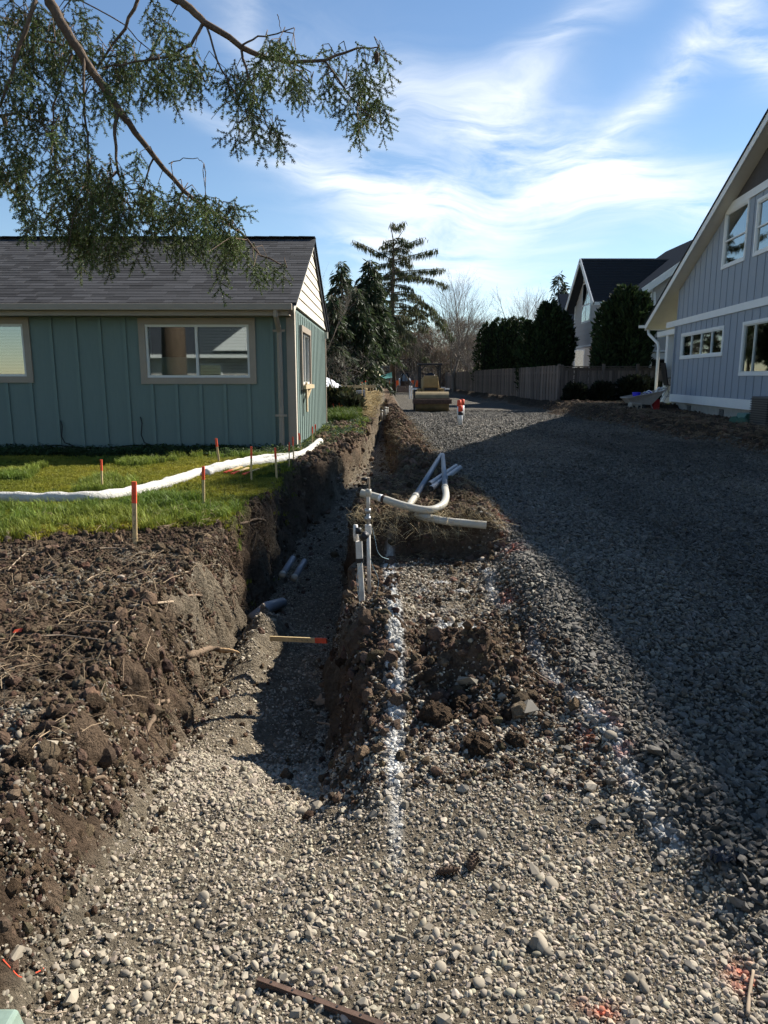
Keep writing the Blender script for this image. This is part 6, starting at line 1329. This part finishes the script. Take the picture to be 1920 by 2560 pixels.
# ------------------------------------------------------------------ things beside the blue house
def porch_things():
    # garden cart heaped with junk
    c = at(1608, 985, 26.0); x, y = c.x, 26.0; g = Hs(x, y); t = thing('garden_cart', 'grey plastic garden cart heaped with odds and ends beside the porch', 'cart', (x, y, g)); tr = MB()
    lo = [(x-0.495, y-.25, g+0.252), (x+0.231, y-.25, g+0.202), (x+0.231, y+.35, g+0.202), (x-0.495, y+.35, g+0.252)]; hi = [(x-0.660, y-.35, g+0.446), (x+0.660, y-.35, g+0.706), (x+0.660, y+.45, g+0.706), (x-0.660, y+.45, g+0.446)]
    tr.add(lo+hi, [(0, 1, 2, 3), (0, 1, 5, 4), (1, 2, 6, 5), (2, 3, 7, 6), (3, 0, 4, 7)]); tr.build('tray', 'hull', t)
    for a, b in ((4, 5), (5, 6), (6, 7), (7, 4)): MB().tube([(lo+hi)[a], (lo+hi)[b]], .025, 6).build('rim', 'hull', t)
    for s in (-.2, .35): MB().tube([(x-0.132, y+s-.04, g+0.122), (x-0.132, y+s+.04, g+0.122)], .17, 16).build('wheel', 'black', t)
    MB().tube([(x+0.231, y-.2, g+0.202), (x+0.330, y-.2, g)], .02, 6).build('leg', 'steel', t); MB().tube([(x+0.627, y-.3, g+0.720), (x+0.759, y-.3, g+0.792), (x+0.726, y+.3, g+0.792)], .02, 6).build('handle', 'hull', t)
    t = thing('plastic_jug', 'bright blue plastic jug standing in the garden cart', 'jug', (x-0.277, y-.1, g+0.360)); MB().tube([(x-0.277, y-.1, g+0.360), (x-0.277, y-.1, g+0.518), (x-0.277, y-.1, g+0.605), (x-0.277, y-.1, g+0.648)], [.12, .13, .15, .15], 14).build('body', 'bluep', t, True); MB().tube([(x-0.185, y-.1, g+0.612), (x-0.132, y-.1, g+0.540), (x-0.191, y-.1, g+0.432)], .016, 6).build('handle', 'bluep', t)
    t = thing('hose_bundle', 'blue and white tangled hose lying in the garden cart', 'hose', (x+0.099, y, g+0.432)); 
    for k in range(5): MB().tube(catmull([(x-0.165+.05*k, y-.1, g+0.475), (x-0.033, y-.2, g+0.576+.02*k), (x+0.132+.05*k, y-.1, g+0.562), (x+0.231, y+.1, g+0.619+.02*k), (x+0.066, y+.15, g+0.540)]), .022, 6).build('loop', ['bluep', 'white', 'black', 'bluep', 'white'][k], t, True)
    t = thing('folded_frame', 'white folded frame leaning on the raised end of the garden cart', 'frame', (x+0.462, y, g+0.576)); MB().tube(catmull([(x+0.297, y-.3, g+0.612), (x+0.429, y-.3, g+0.806), (x+0.528, y-.25, g+0.756), (x+0.627, y-.1, g+0.814), (x+0.693, y+.1, g+0.734)]), .03, 8).build('bar', 'white', t, True); MB().tube([(x+0.330, y-.25, g+0.605), (x+0.673, y-.25, g+0.734)], .03, 8).build('bar', 'white', t, True)
    c = at(1640, 995, 26.2); g = Hs(c.x, 26.2); t = thing('fuel_can', 'red plastic fuel can on the ground beside the porch slab', 'can', (c.x, 26.2, g)); MB().box(c.x-.13, c.x+.13, 26.1, 26.35, g, g+.42).build('body', 'red', t, bevel=.05); MB().tube([(c.x-.03, 26.2, g+.42), (c.x+.02, 26.15, g+.56)], [.03, .015], 8).build('spout', 'white', t)
    c = at(1586, 1025, 24.8); g = Hs(c.x, 24.8); t = thing('concrete_block', 'tilted pale concrete block on the dug bank', 'block', (c.x, 24.8, g)); m = MB().bar((c.x-.20, 24.75, g+.10), (c.x+.22, 24.9, g+.06), .20, .28, (.25, 0, 1)); m.build('body', 'concrete', t, bevel=.01); 
    for s in (-.09, .09): MB().bar((c.x+s-.03, 24.63, g+.09), (c.x+s+.05, 24.63, g+.08), .12, .02, (0, 1, 0)).build('hollow', 'black', t)
    # tall folding chair on the porch
    dv = Vector((-.0995, -.995, 0)); nv = Vector((-.995, .0995, 0)); o = Vector((11.2, 28.05, 0)); b = o-dv*.75+nv*.0; g = .58
    b = at(1668, 990, 28.6); t = thing('patio_chair', 'tall dark patio chair on the porch beside the white post', 'chair', (b.x, b.y, g)); X, Yc = b.x, b.y
    for s in (-.22, .22): MB().tube([(X+.30, Yc+s, g), (X-.05, Yc+s, g+.95)], .018, 6).build('leg', 'steel', t); MB().tube([(X-.25, Yc+s, g), (X+.15, Yc+s, g+.75)], .018, 6).build('leg', 'steel', t); MB().tube([(X-.12, Yc+s, g+1.0), (X+.30, Yc+s, g+1.05)], .02, 6).build('arm', 'steel', t)
    MB().add([(X-.10, Yc-.22, g+.75), (X-.10, Yc+.22, g+.75), (X-.28, Yc+.22, g+1.6), (X-.28, Yc-.22, g+1.6), (X-.06, Yc-.22, g+.75), (X-.06, Yc+.22, g+.75), (X-.24, Yc+.22, g+1.6), (X-.24, Yc-.22, g+1.6)], MB.BF).build('backrest', 'black', t); MB().box(X-.1, X+.35, Yc-.22, Yc+.22, g+.72, g+.76).build('seat', 'black', t); MB().tube([(X-.15, Yc-.23, g+.3), (X+.2, Yc-.23, g+.3)], .015, 6).build('stretcher', 'steel', t)
    # green spreader and air conditioner
    c = at(1868, 1052, 18.4); g = Hs(c.x, 18.4); t = thing('yard_spreader', 'faded green lawn spreader lying on the bank below the foundation', 'spreader', (c.x, 18.4, g)); MB().add([(c.x-.25, 18.2, g+.10), (c.x+.25, 18.2, g+.10), (c.x+.25, 18.6, g+.10), (c.x-.25, 18.6, g+.10), (c.x-.15, 18.15, g+.34), (c.x+.32, 18.15, g+.34), (c.x+.32, 18.65, g+.34), (c.x-.15, 18.65, g+.34)], MB.BF).build('hopper', 'greenp', t, bevel=.02)
    for s in (0, .4): MB().tube([(c.x-.28, 18.15+s, g+.12), (c.x-.20, 18.2+s, g+.12)], .13, 14).build('wheel', 'greenp', t)
    MB().tube([(c.x+.25, 18.4, g+.25), (c.x+.7, 18.4, g+.12)], .015, 6).build('handle', 'black', t)
    c = at(1912, 1070, 16.9); g = Hs(c.x, 16.9)-.05; t = thing('air_conditioner', 'grey louvred air conditioner unit on a pad at the right edge', 'air conditioner', (c.x+.2, 17, g)); MB().box(c.x-.12, c.x+.9, 16.7, 17.7, g, g+.09).build('pad', 'concrete', t); MB().box(c.x-.02, c.x+.75, 16.85, 17.6, g+.10, g+.83).build('cabinet', 'acgrey', t, bevel=.02)
    for k in range(12): MB().box(c.x-.035, c.x+.765, 16.83, 17.62, g+.14+k*.055, g+.165+k*.055).build('louvre', 'black', t)
porch_things()

# ------------------------------------------------------------------ roots, sticks, clods, small finds
def on_ground(pts, lift):
    return [Vector((x, y, max(Hs(x, y), z if z is not None else -9)+lift)) for (x, y, z) in pts]
def proj(px, seeds=None):
    # follow a pixel ray until it meets the ground
    x, y = px; r = ray(x, y); c = Vector((0, 0, CAMZ)); s = .8
    S = np.arange(.8, 12, .012); z = H(r.x*S, r.y*S); hit = np.nonzero(CAMZ+r.z*S < z)[0]
    return c+r*float(S[hit[0]] if len(hit) else 12.)-r*.006
def roots():
    rd = random.Random(8)
    R_ = [([(590, 1272), (630, 1310), (655, 1302)], .012), ([(600, 1308), (640, 1298), (668, 1300)], .015), ([(455, 1490), (520, 1488), (560, 1490), (612, 1506)], .011), ([(560, 1395), (575, 1440), (580, 1500), (585, 1560)], .009), ([(510, 1415), (525, 1470), (535, 1530), (530, 1580)], .008), ([(450, 1500), (480, 1550), (515, 1590)], .012),
          ([(395, 1750), (380, 1795), (360, 1835)], .015), ([(418, 1752), (395, 1755), (385, 1790)], .012), ([(300, 1806), (335, 1812), (360, 1835), (375, 1850)], .008), ([(190, 1832), (225, 1815), (245, 1795), (262, 1780)], .010), ([(160, 1842), (215, 1845), (255, 1848), (290, 1870), (310, 1895)], .008),
          ([(100, 1920), (135, 1928), (170, 1945)], .008), ([(205, 1932), (245, 1940), (300, 1952), (305, 1978), (318, 1982)], .008), ([(440, 1640), (480, 1655), (520, 1660), (560, 1668)], .008), ([(478, 1665), (490, 1700), (488, 1750)], .012), ([(455, 1655), (440, 1685), (425, 1700)], .008), ([(520, 1590), (515, 1620), (490, 1640), (470, 1650)], .010), ([(620, 1400), (640, 1340), (632, 1310)], .006),
          ([(500, 1405), (530, 1430), (560, 1470)], .006), ([(280, 1815), (320, 1838), (350, 1862)], .007), ([(355, 1765), (330, 1790), (300, 1800)], .006)]
    for pts, r in R_:
        q = [proj(p) for p in pts]; q = [v+Vector((rd.gauss(0, .006), -.004, rd.gauss(0, .006))) for v in catmull(q, 4)]; n = len(q)
        MB().tube(q, [r*(1-.45*i/n)*rd.uniform(.85, 1.15) for i in range(n)], 7).build('root', 'root', G['soil_bank'], True)
    # fine rootlets on both walls
    m = MB()
    for k in range(120):
        y = rd.uniform(2.4, 8.5); x = float(XL(np.array([y]))[0])+rd.uniform(-.05, .12); p = Vector((x, y, Hs(x, y)+.01)); q = [p]
        for j in range(4): d = Vector((rd.gauss(.02, .02), rd.gauss(-.01, .04), rd.gauss(-.03, .03))); n_ = q[-1]+d; n_.z = max(n_.z, Hs(n_.x, n_.y)+.006); q.append(n_)
        m.tube(q, [.0032, .003, .0026, .002, .001], 3, False)
    o = m.build('rootlets', 'root', G['soil_bank']); o['kind'] = 'stuff'
    # stout cut root at the slump
    a, b, c = proj((478, 1650)), proj((520, 1640)), proj((600, 1638)); t = thing('cut_root', 'stout torn root with pale broken end sticking out of the bank into the trench', 'root', tuple(b)); b = b+Vector((.02, -.02, .06)); c = at(600, 1632, b.y-.02)
    MB().tube(catmull([a+Vector((-.08, .05, 0)), a+Vector((0, -.02, .04)), b, b.lerp(c, .6)], 5), [v*.62 for v in (.040, .030, .045, .034, .044, .030, .042, .030, .039, .028, .036, .026, .034, .026, .031, .024)], 9).build('bark', 'root', t, True); MB().tube(catmull([b.lerp(c, .35), b.lerp(c, .7)+Vector((0, -.01, .012)), c], 5), [v*.62 for v in (.028, .022, .029, .020, .025, .017, .022, .014, .016, .009, .003)], 7).build('broken_end', 'cutwood', t, True)
    # loose sticks
    S_ = [([(20, 1432), (45, 1405), (65, 1388)], .008, 'pale stick lying on the soil at the left edge'), ([(325, 1526), (390, 1518), (447, 1512)], .016, 'thickest dry stick lying on the soil bank'), ([(150, 1555), (220, 1560), (285, 1562)], .008, 'straight grey stick on the soil bank'), ([(270, 1590), (295, 1560), (310, 1545)], .007, 'bent pale stick on the soil bank'), ([(100, 1598), (160, 1596), (230, 1604), (295, 1615)], .008, 'long thin dark stick above the gravel pocket'), ([(212, 1462), (230, 1448), (248, 1442)], .007, 'short pale stick in the middle of the soil bank'),
          ([(328, 1548), (355, 1535), (378, 1528)], .006, 'thin pale stick below the thickest stick'), ([(445, 1440), (470, 1435), (502, 1435)], .008, 'short stick at the trench lip'), ([(235, 1378), (275, 1376), (318, 1378)], .010, 'reddish stick at the edge of the lawn'), ([(600, 1306), (640, 1302), (676, 1298)], .0, ''), ([(793, 1812), (830, 1822), (855, 1870), (880, 1915), (885, 1940)], .009, 'curved brown stick on the gravel under the right trench wall'), ([(865, 1948), (880, 1925)], .006, 'short twig crossing the curved brown stick'),
          ([(1300, 1655), (1340, 1690), (1395, 1722)], .007, 'thin dry stalk lying among the clods by the white line'), ([(1868, 2552), (1872, 2500), (1882, 2440)], .009, 'upright dry stalk at the lower right corner'), ([(1885, 2440), (1918, 2448)], .0, ''), ([(520, 1790), (560, 1800), (582, 1815)], .005, 'pale straight twig on the gravel by the left wall'), ([(415, 2515), (430, 2490), (448, 2462)], .004, 'small pale twig on the near gravel'), ([(90, 2540), (130, 2545), (168, 2538)], .004, 'thin brown twig beside the green box')]
    for pts, r, lb in S_:
        if r == 0: continue
        q = [proj(p)+Vector((0, 0, .008+r)) for p in pts]; q = catmull(q, 4); n = len(q); t = thing('stick', lb, 'stick', tuple(q[0]), 'loose sticks'); MB().tube(q, [r*.6*(1-.3*i/n)*rd.uniform(.9, 1.1) for i in range(n)], 7).build('shaft', 'stick', t, True)
        k = q[n//2]; MB().tube([k, k+Vector((.012, -.008, .014))], [r*.35, r*.15], 5).build('twig', 'stick', t)
    # distinct stones and clods among the loose heap
    D_ = [((1168, 1712), .052, 'crush', 'pale flat stone lying on the clods', 'pebble1'), ((1322, 1790), .062, 'crush', 'upright dark slab of rock beside the clods', 'crush1'), ((1255, 1745), .026, 'crush', 'small flat stone right of the pale flat stone', 'pebble1'), ((1530, 1843), .026, 'round', 'rounded stone on the bare dirt by the road edge', 'pebble1'), ((1640, 1888), .040, 'crush', 'square grey stone at the edge of the road shadow', 'crush1'), ((40, 2395), .030, 'crush', 'block-like stone at the left edge of the near gravel', 'pebble1'), ((180, 2500), .026, 'crush', 'large flat stone standing on edge above the green box', 'pebble1'), ((1475, 1972), .030, 'crush', 'pale flat flake on the dirt near the white line', 'pebble1'), ((985, 1642), .030, 'clod', 'dark clod lying on the white line', 'clod1'),
          ((1195, 1870), .055, 'clod', 'large clod below the heap', 'clod1'), ((1090, 1800), .062, 'clod', 'large clod with a root stub left in the heap', 'clod1'), ((1060, 1700), .040, 'clod', 'dark clod at the top of the heap', 'clod1'), ((1220, 1800), .045, 'clod', 'rough clod in the middle of the heap', 'clod1'), ((1290, 1860), .038, 'clod', 'rough clod at the right of the heap', 'clod1'), ((1150, 1760), .04, 'clod', 'rough clod left of the upright slab', 'clod1'), ((860, 1660), .045, 'clod', 'dark clod on the lip of the right trench wall', 'clod1'), ((140, 1890), .036, 'clod', 'pale brown clod on the left bank', 'clod1'), ((60, 1905), .034, 'clod', 'broad flat clod at the left edge of the bank', 'clod1'), ((235, 1775), .045, 'clod', 'crumbly clod above the forked root', 'clod1'), ((125, 1692), .034, 'clod', 'tan clod among the gravel pocket', 'clod1'), ((60, 1720), .028, 'clod', 'dark clod at the left edge below the gravel pocket', 'clod1'), ((1418, 2330), .0, '', '', '')]
    for i, (px, r, kd, lb, m) in enumerate(D_):
        if r == 0: continue
        p = proj(px); nm = dict(crush='stone', round='stone', clod='clod')[kd]; me = rock_mesh(nm, m, kd, 900+i); o = link(nm, me, None, p+Vector((0, 0, r*.35)), (rd.uniform(-.4, .4), rd.uniform(-.4, .4), rd.uniform(0, 6)), (r, r, r)); tag(o, lb, nm)
    # pine cones and leaf
    def cone(px, lb, rz):
        p = proj(px)+Vector((0, 0, .018)); t = thing('fir_cone', lb, 'cone', tuple(p), 'fir cones on the gravel'); d = Vector((math.cos(rz), math.sin(rz), .1)).normalized(); MB().tube([p-d*.04, p-d*.025, p, p+d*.025, p+d*.042], [.004, .010, .011, .008, .002], 10).build('core', 'cone', t, True)
        s = MB(); u = d.orthogonal().normalized(); v = d.cross(u)
        for k in range(46):
            a = k*2.4; f = -.036+k*.0016; rr = .011*(1-abs(f/.05)**2)+.002; q = p+d*f+(u*math.cos(a)+v*math.sin(a))*rr; e = (u*math.cos(a)+v*math.sin(a)); w = d.cross(e)*.006; s.add([q-w, q+w, q+e*.009+d*.007], [(0, 1, 2)])
        s.build('scales', 'cone', t)
    cone((1120, 2188), 'long brown fir cone lying on the near gravel', .1); cone((1180, 2165), 'short rounded fir cone beside the long one', 1.2)
    p = proj((792, 1760))+Vector((0, 0, .02)); t = thing('maple_leaf', 'curled dry maple leaf in the shaded trench', 'leaf', tuple(p)); pts = []
    for k in range(15):
        a = 2*math.pi*k/15; r = .075 if k % 3 == 0 else (.035 if k % 3 == 1 else .05); pts.append((p.x+math.cos(a)*r, p.y+math.sin(a)*r, p.z+.018*math.sin(a*2)+(.015 if k % 3 == 0 else 0)))
    m = MB().add([tuple(p)]+pts, [(0, 1+k, 1+(k+1) % 15) for k in range(15)]); m.build('blade', 'leafd', t); MB().tube([p, p+Vector((-.06, -.05, .012))], .002, 4).build('stalk', 'leafd', t)
    p = proj((43, 1588))+Vector((0, 0, .012)); t = thing('flag_scrap', 'small orange scrap of flagging on the gravel pocket', 'scrap', tuple(p)); MB().add([p+Vector((-.022, 0, 0)), p+Vector((.020, .002, .006)), p+Vector((.022, .02, .018)), p+Vector((-.018, .016, .012)), p+Vector((0, .03, .006))], [(0, 1, 2, 3), (3, 2, 4)]).build('strip', 'orange', t)
    q = [proj(v)+Vector((0, 0, .012)) for v in ((8, 2408), (30, 2432), (45, 2448), (56, 2454))]; t = thing('string', 'faded orange string curling over the near gravel at left', 'string', tuple(q[0])); MB().tube(catmull(q, 5), .0017, 5).build('strand', 'orange', t); q = [proj(v)+Vector((0, 0, .012)) for v in ((90, 2442), (102, 2436), (110, 2430))]; MB().tube(catmull(q, 4), .0017, 5).build('loose_end', 'orange', t)
    # black plastic scrap near the road
    p = proj((1815, 2150))+Vector((0, 0, .02)); t = thing('plastic_scrap', 'crumpled shiny black plastic scrap at the edge of the road', 'scrap', tuple(p)); V = []
    for j in range(7):
        for i in range(9): V.append((p.x+(i-4)*.014, p.y+(j-3)*.012, p.z+.030*float(fbm(np.array([i*.9]), np.array([j*.9]), 2)[0])))
    MB().add(V, [(j*9+i, j*9+i+1, (j+1)*9+i+1, (j+1)*9+i) for j in range(6) for i in range(8)]).build('sheet', mat('wet_black_plastic', (.015, .016, .02), rough=.15), t)
roots()
def near_things():
    # perforated rusty steel stake
    a, b = Vector((-.345, 1.66, Hs(-.345, 1.66)+.022)), Vector((.30, 1.36, Hs(.3, 1.36)+.03)); d = (b-a).normalized(); s = d.cross(Vector((0, 0, 1))).normalized()
    t = thing('steel_stake', 'rusty perforated angle-steel stake lying on the near gravel', 'steel stake', tuple(a)); MB().poly([a, a+s*.004+Vector((0, 0, -.002)), a+s*.006+Vector((0, 0, -.024)), a+s*.002+Vector((0, 0, -.024))], b-a).build('flange', 'rust', t); MB().poly([a-s*.011, a+s*.003, a+s*.003+Vector((0, 0, .004)), a-s*.011+Vector((0, 0, .004))], b-a).build('flange', 'rust', t)
    for k in range(10): p = a+(b-a)*(.06+.095*k)-s*.0045+Vector((0, 0, .0042)); MB().tube([p, p+Vector((0, 0, .0012))], .0034, 10).build('hole', 'black', t)
    # green utility box corner
    c = atz(70, 2500, .22); t = thing('utility_box', 'green steel utility box, only its corner showing at the lower left', 'utility box', (c.x-.3, c.y-.2, 0)); x1, y1, z1 = c.x-.02, c.y-.005, .205
    MB().add([(x1-.55, y1-.5, -.05), (x1+.045, y1-.5, -.05), (x1+.045, y1+.03, -.05), (x1-.55, y1+.03, -.05), (x1-.55, y1-.5, z1), (x1, y1-.5, z1), (x1, y1, z1), (x1-.55, y1, z1)], MB.BF).build('cabinet', 'greenbox', t, bevel=.008)
    MB().box(x1-.54, x1-.06, y1-.48, y1-.05, z1+.002, z1+.012).build('lid', 'greenbox', t, bevel=.004); MB().box(x1-.40, x1-.2, y1-.3, y1-.25, z1+.013, z1+.02).build('latch', 'steel', t)
near_things()
